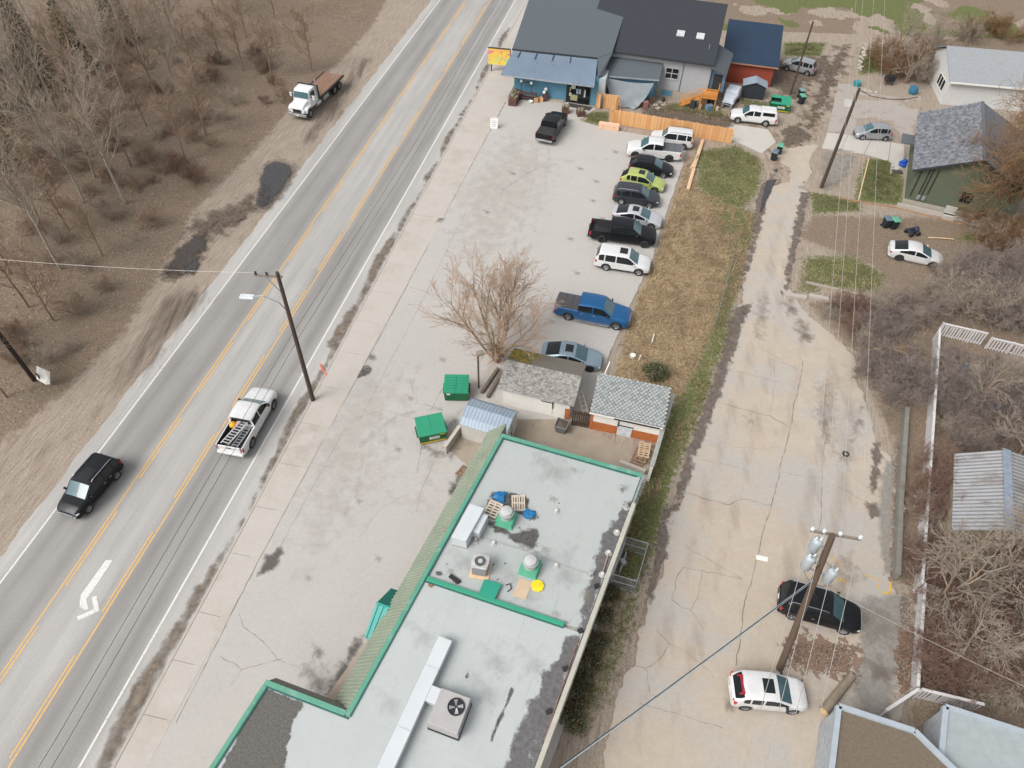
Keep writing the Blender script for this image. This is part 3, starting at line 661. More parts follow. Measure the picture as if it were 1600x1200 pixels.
mb = MB(); n = len(left); mb.add([(p.x, p.y, 0) for p in left]+[(-21.3, p.y, 0) for p in left]+[(p.x-.05, p.y, -.1) for p in left], [(i, i+1, n+i+1, n+i) for i in range(n-1)]+[(2*n+i, 2*n+i+1, i+1, i) for i in range(n-1)]); road = mb.build('main_road', road_mat(), kind='structure'); road.location = (0, 0, ZR); road.rotation_euler = (0, 0, -ROADA)
def worn(name, col, under, lo=.42, sc=7.):
    m = mat(name, col, .7, 0, under, sc, .35, detail=9)
    r = [n for n in m.node_tree.nodes if n.type == 'VALTORGB'][0]; r.color_ramp.elements[0].position = lo-.07; r.color_ramp.elements[1].position = lo+.03
    return m
RPW = worn('road_white', (.60, .59, .565), (.36, .35, .335), .41); RPY = worn('road_yellow', (.60, .36, .12), (.36, .30, .22), .45)
def strip(v0, v1, u0, u1, name, m, z=.005):
    mb = MB(); n = max(1, int((u1-u0)/12)); 
    for i in range(n): mb.quad((v0, lerp(u0, u1, i/n), z), (v1, lerp(u0, u1, i/n), z), (v1, lerp(u0, u1, (i+1)/n), z), (v0, lerp(u0, u1, (i+1)/n), z))
    o = mb.build(name, m); o.parent = road; return o
strip(-33.92, -33.80, U0, U1, 'edge_line', RPW); strip(-23.17, -23.05, U0, U1, 'edge_line', RPW)
strip(-30.20, -30.09, U0, U1, 'centre_line', RPY); strip(-26.66, -26.55, U0, U1, 'centre_line', RPY)
for k in range(-6, 34):
    u = 14.3+8.05*k
    strip(-29.97, -29.86, u, u+5.45, 'centre_dash', RPY)
    u = 13.3+8.15*k
    strip(-26.89, -26.78, u, u+5.5, 'centre_dash', RPY)
# turn arrow (two-way left-turn lane symbol), traced where it lies on the road
def road_poly(pts, name, m, z=.006):
    q = [G(*p, ZR) for p in pts]; c, s = math.cos(ROADA), math.sin(ROADA)
    loc = [(p.x*c-p.y*s, p.x*s+p.y*c, z) for p in q]
    mb = MB(); mb.quad(*loc); o = mb.build(name, m); o.parent = road; return o
road_poly([(165.5, 875), (176, 875.5), (146, 921), (134.5, 936), (128, 935), (126.5, 929)], 'turn_arrow', RPW)
road_poly([(126.5, 929), (128, 935), (134.5, 936), (138, 951.5), (133, 953), (125, 948), (124.5, 941)], 'turn_arrow', RPW)
road_poly([(120, 963.5), (145.5, 952.5), (148, 945), (153, 947), (156, 954), (123, 969.5)], 'turn_arrow', RPW, .009)
road_poly([(143, 933.5), (151, 930.5), (155.5, 954), (148, 955)], 'turn_arrow', RPW, .012)
# sidewalk: slabs one by one
SWM = mat('sidewalk_concrete', (.435, .405, .37), .9, 0, (.40, .365, .33), .8, .9, bump=.2, bscale=40, col3=(.37, .315, .26), s3=.35, t3=(.5, .75), fine=.07)
sw = MB(); sw.add([RV(-21.4, -40, -.06), RV(-19.3, -40, -.06), RV(-16.6, 330, -.06), RV(-21.4, 330, -.06)], [(0, 1, 2, 3)])
sidewalk = sw.build('sidewalk', CONC, kind='structure')
def swr(u): return -19.34+1.77*(u-18)/62 if u < 85 else -17.43
us = list(np.arange(-25, 5, 3.4))+[8.6, 11.6, 14.5, 18.5, 22., 25.6, 29.3, 33., 36.8, 40.5, 44.3, 48.2, 52., 56.]+list(np.arange(60, 140, 4.2))
for i, (u0, u1) in enumerate(zip(us, us[1:])):
    mb = MB(); dz = random.uniform(-.006, .006); g = .012
    mb.slab([RV(-21.28, u0+g, .012+dz), RV(swr(u0)-.02, u0+g, .012+dz), RV(swr(u1)-.02, u1-g, .012+dz), RV(-21.28, u1-g, .012+dz)], .1)
    mb.build('slab', SWM, sidewalk)
kb = MB(); kb.slab([RV(-21.46, -40, .02), RV(-21.3, -40, .02), RV(-21.3, 200, .02), RV(-21.46, 200, .02)], .16); kb.build('kerb', CONC, kind='structure')
# ---------------------------------------------------------------- car park, alley, drives
LOTM = mat('lot_concrete', (.415, .395, .37), .9, 0, (.38, .36, .336), .5, .9, bump=.2, bscale=30, col3=(.37, .35, .325), s3=.25, t3=(.5, .8), detail=10, fine=.10)
ALM = mat('alley_asphalt', (.425, .365, .30), .92, 0, (.36, .30, .24), .7, .9, bump=.3, bscale=25, col3=(.36, .335, .305), s3=.16, t3=(.46, .60), detail=10, fine=.10)
lp = [(G(*p).x, G(*p).y) for p in LOT]
fill_poly(rough_line(lp, .4, .05, True, 4), 0., 'parking_lot', LOTM)
ap = [(G(*p).x, G(*p).y) for p in ALLEY]
alley = fill_poly(rough_line(ap, .3, .22, True, 9), .0, 'alley', ALM)
LANE = [(1205, 292), (1150, 280), (1195, 235), (1145, 222), (1150, 195), (1190, 196), (1225, 200), (1262, 130), (1300, 67), (1330, 10), (1400, -70), (1430, -70), (1365, 10), (1345, 67), (1322, 135), (1290, 195), (1282, 225), (1262, 248), (1268, 262), (1245, 290)]
LANEM = mat('lane_dirt', (.36, .295, .235), .95, 0, (.18, .135, .10), .9, .7, bump=.5, bscale=12, col3=(.135, .10, .075), s3=.5, t3=(.49, .58), stretch=(1.6, .4, 1, R_(22)))
fill_poly(rough_line([(G(*p).x, G(*p).y) for p in LANE], .3, .25, True, 12), -.004, 'back_lane', LANEM)
fill_poly(rough_line([(G(*p).x, G(*p).y) for p in [(1205, 235), (1282, 225), (1270, 240), (1262, 250), (1270, 268), (1258, 288), (1245, 292), (1232, 286), (1236, 262), (1222, 255)]], .25, .15, True, 12), .004, 'lane_patch', ALM)
# concrete drives on the right
DRIVEM = mat('drive_concrete', (.46, .435, .40), .9, 0, (.40, .375, .34), .8, .9, bump=.2, bscale=30)
GRAVELM = mat('drive_gravel', (.36, .325, .295), .95, 0, (.29, .26, .235), 5, .9, bump=.6, bscale=20, col3=(.25, .205, .165), s3=.6, t3=(.55, .7))
fill_poly(rough_line([(G(*p).x, G(*p).y) for p in [(1292, 208), (1310, 130), (1345, 133), (1365, 146), (1400, 152), (1440, 150), (1430, 195), (1420, 222), (1380, 215), (1335, 207), (1325, 212)]], .4, .06, True, 5), -.002, 'gravel_drive', GRAVELM)
dv = [(1293, 207), (1340, 213), (1412, 226), (1413, 242), (1408, 262), (1390, 272), (1392, 255), (1388, 252), (1350, 241), (1284, 232)]
drive = fill_poly([(G(*p).x, G(*p).y) for p in dv], .012, 'concrete_drive', DRIVEM)
for a, b in ((( 1325, 211), (1312, 236)), ((1362, 217), (1350, 241)), ((1392, 222), (1388, 251))):
    A, B = G(*a, .014), G(*b, .014); mb = MB(); d = (B-A).normalized(); n_ = Vector((-d.y, d.x, 0))*.02; mb.quad(A-n_, B-n_, B+n_, A+n_); o = mb.build('joint', BLACK); o.parent = drive
fill_poly([(G(*p).x, G(*p).y) for p in [(1145, 194), (1200, 202), (1212, 222), (1190, 240), (1152, 222), (1105, 210), (1080, 198)]], .005, 'concrete_pad', DRIVEM)
# entrance paving in front of the shop and the courtyard floor
YARDM = mat('yard_concrete', (.34, .285, .225), .9, 0, (.25, .205, .16), .9, .9, bump=.2, bscale=30, col3=(.17, .14, .11), s3=.5, t3=(.54, .72))
fill_poly([(G(*p).x, G(*p).y) for p in [(770, 672), (800, 655), (888, 655), (1030, 692), (1015, 742), (1003, 742), (785, 682)]], .008, 'courtyard', YARDM)
fill_poly([(G(*p).x, G(*p).y) for p in [(694, 698), (716, 668), (770, 690), (785, 690), (740, 735)]], .01, 'shed_pad', YARDM)
# ---------------------------------------------------------------- stains, puddles, cracks
WET = patch_mat('wet_stain', (.12, .105, .092), .4, .9, (.09, .08, .07), soft=.22, opacity=.8)
PUD2 = patch_mat('puddle_muddy', (.075, .062, .055), .2, .7, (.045, .037, .033), spec=.5, soft=.2, strength=1.3, opacity=.9)
SOIL = patch_mat('soil_dark', (.15, .11, .08), .85, .9, (.075, .055, .042), soft=.3, strength=1.4, bump=.5, cscale=3, opacity=.95)
SOIL2 = patch_mat('soil_rut', (.20, .155, .12), .9, .9, (.12, .09, .07), soft=.4, strength=2., bump=.5, cscale=3, opacity=.8, stretch=(1.8, .16, 1, ROADA))
GREYF = patch_mat('grey_asphalt', (.29, .275, .25), .9, .9, (.24, .225, .2), soft=.3, strength=.8, opacity=.8)
WETS = patch_mat('wet_stain_soft', (.17, .145, .125), .6, 1.1, (.13, .11, .092), soft=.4, strength=1.3, opacity=.6)
PUD = patch_mat('puddle_water', (.06, .058, .06), .1, .6, (.035, .034, .036), spec=.5, soft=.12, strength=.3, opacity=.95)
MUDP = patch_mat('mud_patch', (.19, .155, .125), .85, 1., (.13, .105, .085), soft=.45, bump=.4, strength=1.3, opacity=.8)
GUT = patch_mat('gutter_dirt', (.21, .17, .13), .9, .9, (.115, .09, .07), soft=.28, bump=.4, cscale=2.5, strength=.6)
DIRTP = patch_mat('dirt_film', (.37, .325, .27), .95, .9, (.33, .285, .235), soft=.6, strength=1.2, opacity=.26)
MUDD = patch_mat('mud_dark', (.165, .135, .115), .7, 1.0, (.10, .08, .066), soft=.2, strength=1., bump=.3, cscale=2.5, opacity=.92)
SMUD = patch_mat('smudge_brown', (.235, .19, .15), .9, 1.4, (.18, .145, .115), soft=.6, strength=1.6, opacity=.45)
LEAFP = patch_mat('leaf_drift', (.27, .175, .125), .95, 1.6, (.15, .10, .07), cscale=11, soft=.08, bump=.9, strength=1.3)
for q in ([(402, 900), (415, 868), (438, 853), (446, 862), (438, 878), (412, 900)],): patch(q, WET)
patch([(556, 590), (563, 572), (573, 568), (585, 576), (578, 583), (562, 591)], WET, margin=.2)
patch([(570, 556), (578, 549), (588, 553), (588, 562), (576, 562)], WETS, margin=.25)
patch([(488, 1020), (492, 1003), (508, 1008), (505, 1022), (496, 1028)], WETS, margin=.4)
patch([(508, 1090), (545, 1010), (572, 985), (560, 1020), (530, 1075), (520, 1100)], WET, margin=.5)
patch([(470, 1060), (490, 1030), (525, 1050), (505, 1090), (480, 1085)], WETS, margin=1.0)
patch([(700, 765), (712, 740), (724, 742), (715, 775), (704, 778)], WET, margin=.5)
patch([(680, 348), (690, 330), (698, 334), (688, 350)], WETS, margin=.3)
patch([(655, 695), (700, 700), (705, 715), (675, 712)], WETS, margin=.5)
patch([(700, 668), (712, 645), (722, 640), (712, 670)], WETS, margin=.5)
patch([(735, 600), (755, 575), (772, 560), (790, 575), (770, 600), (750, 615)], DIRTP, margin=.8)
patch([(845, 672), (865, 662), (880, 675), (895, 680), (880, 700), (850, 690)], WETS, margin=.8)
patch([(630, 790), (670, 700), (700, 640), (690, 720), (660, 800)], DIRTP, margin=1.5)
patch([(450, 700), (560, 560), (640, 600), (600, 760), (480, 900)], DIRTP, margin=3)
patch([(700, 300), (800, 200), (880, 260), (800, 400), (720, 420)], DIRTP, margin=3)
# puddles on the dirt shoulder
patch([(398, 318), (405, 290), (412, 262), (430, 252), (452, 258), (456, 268), (440, 295), (418, 322), (405, 326)], PUD, 'puddle', z=.02, margin=.45)
patch([(398, 330), (402, 285), (410, 255), (432, 244), (462, 254), (462, 275), (440, 310), (415, 332)], MUDP, 'wet_mud', z=.008, margin=.5)
patch([(248, 432), (262, 408), (282, 382), (306, 364), (324, 362), (326, 384), (308, 408), (284, 434), (260, 440)], SOIL, 'wet_mud', z=.03, margin=.6)
patch([(248, 436), (258, 418), (270, 426), (258, 440)], MUDP, 'wet_mud', z=.03, margin=.4)
patch([(288, 420), (305, 405), (312, 412), (298, 430)], PUD, 'puddle', z=.035, margin=.35)
patch([(290, 462), (305, 442), (312, 450), (302, 470)], MUDP, 'wet_mud', z=.03, margin=.4)
patch([(288, 350), (330, 330), (400, 300), (400, 330), (340, 370), (300, 380)], SOIL, 'wet_mud', z=.02, margin=1.2)
patch([(250, 470), (300, 450), (320, 470), (180, 620), (150, 640)], SOIL2, 'wheel_ruts', z=.03, margin=1.)
patch([(190, 600), (250, 545), (150, 640), (60, 720), (40, 730)], SOIL2, 'wheel_ruts', z=.03, margin=.7)
patch([(470, 210), (520, 150), (560, 90), (580, 90), (520, 180), (480, 230)], SOIL2, 'wheel_ruts', z=.02, margin=.8)
patch([(1002, 170), (1030, 160), (1075, 172), (1140, 180), (1150, 190), (1140, 205), (1060, 190), (1010, 185)], SOIL, 'soil', z=.02, margin=.9)
patch([(1190, 120), (1222, 92), (1290, 85), (1310, 110), (1268, 130), (1250, 160), (1218, 150)], SOIL, 'soil', z=.012, margin=1.2)
patch([(1280, 130), (1300, 95), (1318, 70), (1330, 70), (1300, 140), (1275, 200), (1258, 205)], SOIL, 'soil', z=.012, margin=.8)
patch([(1222, 200), (1250, 192), (1268, 215), (1245, 232), (1222, 228)], SOIL, 'soil', z=.012, margin=.7)
patch([(1286, 236), (1340, 244), (1320, 285), (1290, 300), (1282, 270)], GREYF, 'gravel_patch', z=.012, margin=.8)
patch([(252, 428), (266, 408), (284, 386), (306, 368), (322, 366), (322, 384), (304, 406), (282, 428), (262, 436)], PUD2, 'puddle', z=.03, margin=.5)
# gutter dirt along the kerb
def gut(u0, u1, v0=-22.35, v1=-21.5, m=None, mg=.22): 
    ph = random.uniform(0, 6); n = max(3, int((u1-u0)/2))
    pts = [RV(v0+.25*math.sin(i*1.3+ph), lerp(u0, u1, i/n)) for i in range(n+1)]+[RV(v1, u1), RV(v1, u0)]
    patch([(p.x, p.y) for p in pts], m or GUT, 'gutter_dirt', z=ZR+.008, margin=.38, px=False)
gut(-10, 16.2, -22.5); gut(16, 26, -21.9); gut(25., 37.4, -22.15); gut(37., 53, -22.4); gut(53, 63, -21.95); gut(62, 76, -22.1); gut(76, 84, -21.9); gut(83, 102, -22.1)
for (u0, u1, v) in ((12, 16, -27.1), (40, 52, -27.2)): patch([(p.x, p.y) for p in (RV(v-.2, u0), RV(v+.15, u0), RV(v+.15, u1), RV(v-.2, u1))], DIRTP, 'road_dirt', z=ZR+.01, margin=.35, px=False)
# alley
for q in ([(1240, 500), (1252, 498), (1268, 515), (1270, 530), (1260, 545), (1248, 528)], [(1140, 505), (1160, 475), (1172, 478), (1158, 505), (1145, 530), (1128, 590), (1120, 600)], [(1330, 690), (1350, 620), (1350, 640), (1340, 690)],
          [(1352, 1040), (1370, 1020), (1400, 1045), (1385, 1068), (1358, 1065)], [(1224, 470), (1240, 460), (1248, 500), (1232, 500)]): patch(q, MUDP, 'mud_patch', margin=.6)
patch([(1362, 690), (1374, 692), (1380, 715), (1372, 735), (1376, 760), (1366, 775), (1358, 765), (1362, 725)], MUDD, 'mud_patch', margin=.4)
patch([(1352, 782), (1372, 786), (1378, 800), (1362, 812), (1356, 800)], MUDD, 'mud_patch', margin=.4)
patch([(1300, 575), (1330, 570), (1350, 640), (1330, 720), (1300, 690)], DIRTP, margin=1.6)
patch([(1130, 130), (1135, 135), (1125, 140)], MUDP)
patch([(1186, 335), (1200, 270), (1215, 262), (1214, 280), (1200, 310), (1192, 330)], PUD, 'puddle', margin=.3)
patch([(1225, 215), (1240, 195), (1262, 205), (1250, 220)], MUDP, 'mud_patch', margin=.5)
patch([(1228, 1010), (1250, 990), (1300, 1000), (1340, 1015), (1330, 1050), (1300, 1060), (1240, 1040)], LEAFP, 'leaf_drift', margin=.9)
patch([(1260, 1050), (1320, 1030), (1330, 1060), (1290, 1110), (1262, 1100)], DIRTP, 'dirt_patch', margin=1)
patch([(1345, 930), (1420, 930), (1420, 1000), (1405, 1080), (1390, 1130), (1345, 1130), (1330, 1070), (1345, 1000)], GREYF, 'asphalt_patch', margin=.5)
patch([(1380, 720), (1400, 720), (1398, 900), (1380, 900), (1370, 800)], GREYF, 'asphalt_patch', margin=.4)
patch([(1405, 985), (1428, 985), (1426, 1075), (1408, 1085), (1398, 1050)], LEAFP, 'leaf_drift', margin=.5)
patch([(1392, 905), (1404, 905), (1412, 720), (1402, 710)], LEAFP, 'leaf_drift', margin=.3)
patch([(1130, 1100), (1140, 1075), (1148, 1090), (1140, 1120)], WETS, margin=.4)
CRM = mat('crack_fill', (.23, .20, .168), .95, 0, (.13, .11, .09), 4, .9)
def crack(pts, w=.035, seed=0, z=.0045, px=True, parent=None, amp=.07):
    P = [G(*p) for p in pts] if px else pts
    q = rough_line([(p[0], p[1]) for p in P], .28, amp, False, seed); mb = MB(); rg = random.Random(seed)
    L_, R2 = [], []
    for i, p in enumerate(q):
        d = (q[min(i+1, len(q)-1)]-q[max(i-1, 0)]).normalized(); n_ = Vector((-d.y, d.x, 0))*w*rg.uniform(.12, .62)
        L_.append((p.x+n_.x, p.y+n_.y, z)); R2.append((p.x-n_.x, p.y-n_.y, z))
    n = len(q); mb.add(L_+R2, [(i, n+i, n+i+1, i+1) for i in range(n-1)])
    o = mb.build('crack', CRM); o.parent = parent or alley; return o
for i, (pts, w) in enumerate([([(1255, 565), (1240, 640), (1232, 680), (1205, 790), (1185, 860), (1160, 960), (1150, 1040)], .06), ([(1290, 600), (1287, 700), (1280, 840)], .04),
        ([(1114, 626), (1160, 640), (1203, 649), (1234, 668)], .055), ([(1140, 578), (1175, 586), (1217, 597)], .03), ([(1203, 649), (1210, 600), (1211, 565)], .025),
        ([(1075, 770), (1110, 782), (1140, 788), (1163, 780), (1206, 789)], .055), ([(1095, 718), (1140, 727), (1170, 737)], .025), ([(1220, 738), (1260, 744), (1290, 747)], .03), ([(1145, 700), (1200, 700), (1220, 698)], .02),
        ([(1070, 852), (1105, 872), (1160, 905)], .03), ([(1068, 885), (1098, 892), (1160, 905)], .035), ([(1068, 885), (1058, 905), (1050, 938), (1066, 950), (1080, 953)], .05), ([(1098, 892), (1092, 930), (1080, 953), (1100, 985)], .035),
        ([(1025, 985), (1045, 1005), (1080, 1022), (1110, 1050), (1115, 1060)], .035), ([(1045, 1005), (1030, 1030), (1008, 1045), (980, 1040)], .04), ([(1008, 1045), (1015, 1085), (1030, 1090)], .035), ([(1000, 1098), (1040, 1110), (1090, 1125), (1130, 1138)], .03),
        ([(1245, 350), (1235, 400), (1228, 470)], .04), ([(1200, 560), (1230, 570), (1255, 580)], .045), ([(1190, 545), (1225, 565)], .03), ([(1310, 760), (1360, 790), (1395, 785)], .03)]): crack(pts, w, i)
lotc = bpy.data.objects['parking_lot']
for i, (pts, w) in enumerate([([(640, 590), (652, 630), (690, 640)], .03), ([(652, 740), (660, 690), (668, 650), (690, 610), (712, 585)], .035), ([(372, 960), (380, 980), (410, 1000), (435, 1030), (470, 1045)], .03), ([(345, 1025), (378, 1045), (400, 1040), (440, 1030)], .03), ([(378, 1045), (360, 1070)], .02),
        ([(640, 450), (665, 456)], .03), ([(560, 840), (600, 790), (640, 770)], .018), ([(540, 660), (600, 640), (650, 655)], .02), ([(690, 700), (660, 760), (650, 800)], .03), ([(700, 380), (760, 300), (830, 200)], .012), ([(470, 720), (520, 730)], .02)]): crack(pts, w, 50+i, parent=lotc)
# joint line between walk and car park, with dirt in it
for i, (a, b, w) in enumerate([((400, 884), (275, 1130), .05), ((520, 660), (400, 884), .03), ((600, 515), (520, 660), .05), ((685, 352), (600, 515), .05), ((790, 160), (685, 352), .09)]): crack([a, b], w, 80+i, z=.0055, parent=lotc, amp=.03)
for i, (a, b) in enumerate([((418, 890), (540, 668)), ((560, 660), (660, 470)), ((660, 470), (728, 330))]): crack([a, b], .025, 90+i, parent=lotc, amp=.02)
patch([(1150, 478), (1178, 475), (1162, 505), (1150, 545), (1136, 590), (1118, 640), (1088, 715), (1070, 775), (1050, 790), (1066, 730), (1092, 655), (1112, 600), (1128, 550), (1138, 505)], MUDD, 'mud_edge', margin=.35)
patch([(1040, 790), (1062, 786), (1044, 815), (1045, 850), (1032, 900), (1015, 945), (1010, 930), (1022, 880), (1026, 830)], MUDD, 'mud_edge', margin=.4)
patch([(1183, 300), (1200, 270), (1196, 330), (1178, 400), (1160, 450), (1150, 460), (1168, 395)], MUDD, 'mud_edge', margin=.35)
patch([(1250, 300), (1264, 300), (1250, 370), (1234, 440), (1222, 465), (1226, 430)], MUDD, 'mud_edge', margin=.35)
for q in ([(1165, 650), (1175, 640), (1180, 655), (1168, 670)], [(1118, 590), (1130, 585), (1132, 600), (1120, 612)], [(1262, 625), (1285, 650), (1300, 680), (1290, 690)], [(1270, 600), (1300, 590), (1310, 640), (1300, 720), (1280, 680)], [(1180, 480), (1195, 450), (1205, 480), (1190, 540), (1178, 530)], [(1300, 690), (1330, 715), (1325, 735), (1305, 715)], [(1290, 870), (1330, 860), (1350, 900), (1310, 940)], [(1330, 940), (1400, 950), (1400, 1010), (1350, 1010)]): patch(q, SMUD, 'smudge', margin=.5)
LTRK = patch_mat('lane_track', (.27, .215, .165), .9, .7, (.21, .165, .125), soft=.6, strength=1.3, opacity=.3, stretch=(1.5, .3, 1, R_(21)))
for pts, w in (([(1225, 330), (1200, 430), (1180, 520), (1150, 620), (1120, 720), (1090, 830), (1050, 960), (1005, 1100), (985, 1170)], .35), ([(1245, 350), (1222, 450), (1208, 540), (1185, 650), (1160, 760), (1130, 870), (1090, 1000), (1050, 1130)], .3), ([(1300, 560), (1290, 660), (1270, 760), (1245, 860), (1215, 960)], .5), ([(1330, 620), (1325, 700), (1310, 800), (1290, 880)], .6), ([(1262, 500), (1245, 580), (1225, 680)], .3)):
    P = [G(*p) for p in pts]; lf_, rt_ = [], []
    for i, p in enumerate(P):
        d = (P[min(i+1, len(P)-1)]-P[max(i-1, 0)]).normalized(); n_ = Vector((-d.y, d.x, 0))*w; lf_.append((p+n_)[:2]); rt_.append((p-n_)[:2])
    patch(lf_+rt_[::-1], LTRK, 'lane_track', margin=.6, px=False)
OIL = patch_mat('oil_drip', (.24, .225, .205), .7, 1.2, (.17, .158, .142), soft=.4, strength=1.4, opacity=.55)
for x, y in ((905, 262), (930, 282), (925, 312), (940, 340), (890, 372), (900, 425), (860, 500), (835, 565), (960, 236), (870, 205), (700, 470), (640, 620), (620, 700), (560, 780), (590, 870), (480, 900), (760, 330), (800, 270), (690, 560)): patch([(x-5, y), (x, y-4), (x+7, y+1), (x+1, y+4)], OIL, 'oil_stain', margin=.45)
TRK = patch_mat('tyre_track', (.33, .31, .285), .9, .8, (.28, .26, .24), soft=.6, strength=1.2, opacity=.4)
for pts in ([(860, 230), (850, 300), (830, 380), (800, 440)], [(842, 228), (830, 300), (806, 380), (776, 436)], [(640, 560), (600, 640), (560, 720), (500, 820)], [(660, 565), (622, 645), (585, 722), (525, 825)], [(950, 250), (900, 250), (840, 262), (780, 300)], [(560, 700), (620, 650), (660, 640), (690, 640)]):
    P = [G(*p) for p in pts]; lf_, rt_ = [], []
    for i, p in enumerate(P):
        d = (P[min(i+1, len(P)-1)]-P[max(i-1, 0)]).normalized(); n_ = Vector((-d.y, d.x, 0))*.16; lf_.append((p+n_)[:2]); rt_.append((p-n_)[:2])
    patch(lf_+rt_[::-1], TRK, 'tyre_track', margin=.3, px=False)
# survey paint marks
YP = worn('spray_yellow', (.60, .36, .05), (.40, .32, .2), .44); OP = worn('spray_orange', (.62, .13, .07), (.4, .25, .2), .42)
def mark(pts, w, name, m, z=.007, zz=0):
    mb = MB(); P = [G(*p) for p in pts]
    for A, B in zip(P, P[1:]):
        d = (B-A).normalized(); n_ = Vector((-d.y, d.x, 0))*w/2; mb.quad(*[(q.x, q.y, z+zz) for q in (A-n_, B-n_, B+n_, A+n_)])
    o = mb.build(name, m, kind='structure'); return o
mark([(1391, 904), (1391, 928), (1378, 925)], .14, 'spray_mark', YP); mark([(1305, 904), (1324, 909)], .12, 'spray_mark', YP); mark([(1298, 872), (1312, 880)], .1, 'spray_mark', YP); mark([(1350, 898), (1375, 907), (1372, 920)], .07, 'spray_mark', YP)
mark([(500, 569), (504, 578), (511, 587)], .13, 'spray_mark', OP, .03)
mb = MB(); P = Gs([(1182, 867), (1200, 871), (1199, 878), (1181, 874)]); mb.slab([p+Vector((0, 0, .03)) for p in P], .03); single(mb, 'paper_board', 'white flat board lying alone on the alley paving', 'board', WHITEP)
# ---------------------------------------------------------------- the flat-roofed commercial building
ROOFM = mat('roof_membrane', (.375, .40, .392), .75, 0, (.34, .363, .355), .45, .9, bump=.1, bscale=30, fine=.05, col3=(.31, .315, .295), s3=.22, t3=(.56, .75), detail=9)
ROOFM2 = mat('roof_membrane_south', (.405, .43, .428), .75, 0, (.372, .395, .393), .45, .9, bump=.1, bscale=30, fine=.05, col3=(.35, .36, .345), s3=.3, t3=(.55, .8))
CAPG = mat('green_flashing', (.07, .25, .17), .55, 0, (.11, .30, .215), .9, .7, col3=(.27, .38, .32), s3=.8, t3=(.55, .75))
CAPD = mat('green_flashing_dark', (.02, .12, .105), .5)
MANS = mat('mansard_metal', (.23, .27, .205), .6, .05, (.18, .215, .165), .6, .8)
MANSR = mat('mansard_rib', (.34, .375, .29), .6, .05, (.2, .23, .17), 1, .8)
CREAM = mat('cream_render', (.44, .425, .36), .85, 0, (.34, .325, .28), 1.5, .9)
WALLW = mat('block_wall', (.50, .47, .41), .9, 0, (.42, .39, .34), 1.2, .8)
ZT = 4.2
NW = G(785, 680, ZT); NE = G(1003, 742, ZT)
ex = (NE-NW); BW = ex.length; ex.normalize(); sx = Vector((ex.y, -ex.x, 0))   # ex: east along the north wall, sx: south
bld = thing('commercial_building', 'long flat roofed building with pale grey roof and green metal edging', 'building', (NW.x, NW.y, 0), math.atan2(ex.y, ex.x))
# local frame: x east, y north (so south is -y)
def BL(p):
    q = THING_M[bld].inverted() @ Vector((p[0], p[1], p[2] if len(p) > 2 else 0)); return q
_q = BL(G(545, 1115, ZT)); SHK = _q.x/_q.y     # the long walls are not square to the end wall
def RP(px, py, z=ZT): q = BL(G(px, py, z)); q.x -= SHK*q.y; return q
mid0, mid1 = RP(668, 904), RP(905, 985); YM = (mid0.y+mid1.y)/2
JX = RP(545, 1115).y; WC = RP(417, 1066); SY = -36.
mb = MB(); mb.box(.0, BW, JX-.3, -.02, 0, ZT-.25); mb.box(WC.x+.05, BW, SY, JX-.05, 0, ZT-.25); mb.build('wall', WALLW, bld, False)
mb = MB(); mb.box(.05, BW-.04, YM+.1, -.05, ZT-.22, ZT-.12); mb.build('roof', ROOFM, bld, False)
mb = MB(); mb.box(.05, BW-.04, JX, YM-.1, ZT-.22, ZT-.06); mb.box(WC.x+.1, BW-.04, SY, JX-.002, ZT-.22, ZT-.06); mb.build('roof', ROOFM2, bld, False)
mb = MB(); mb.box(-.1, BW+.02, -.16, .12, ZT-.35, ZT+.02); mb.build('parapet_cap', CAPG, bld, False, bevel=.02)
mb = MB(); mb.box(-.14, .1, JX-.1, -.162, ZT-.35, ZT+.03); mb.build('parapet_cap', CAPG, bld, False, bevel=.02)
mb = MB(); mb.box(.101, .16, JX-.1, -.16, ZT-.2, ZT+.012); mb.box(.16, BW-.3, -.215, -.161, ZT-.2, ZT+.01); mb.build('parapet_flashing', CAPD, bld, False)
mb = MB(); mb.box(.2, BW-1.1, YM-.13, YM+.13, ZT-.15, ZT+.10); mb.build('parapet_cap', mat('green_cap', (.03, .30, .175), .45, 0, (.04, .24, .15), .8, .8), bld, False, bevel=.02)
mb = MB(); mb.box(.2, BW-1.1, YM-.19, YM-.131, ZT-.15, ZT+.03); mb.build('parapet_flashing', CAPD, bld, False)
# east parapet: cream wall head, grey metal behind
mb = MB(); mb.box(BW+.02, BW+.27, SY, -2.2, ZT-1.2, ZT+.06); mb.build('parapet_wall', CREAM, bld, False, bevel=.02)
mb = MB(); mb.box(BW+.02, BW+.16, -2.2, -.17, ZT-1.2, ZT+.03); mb.build('parapet_cap', mat('weathered_green', (.25, .33, .30), .6, 0, (.16, .2, .19), 3, .9), bld, False)
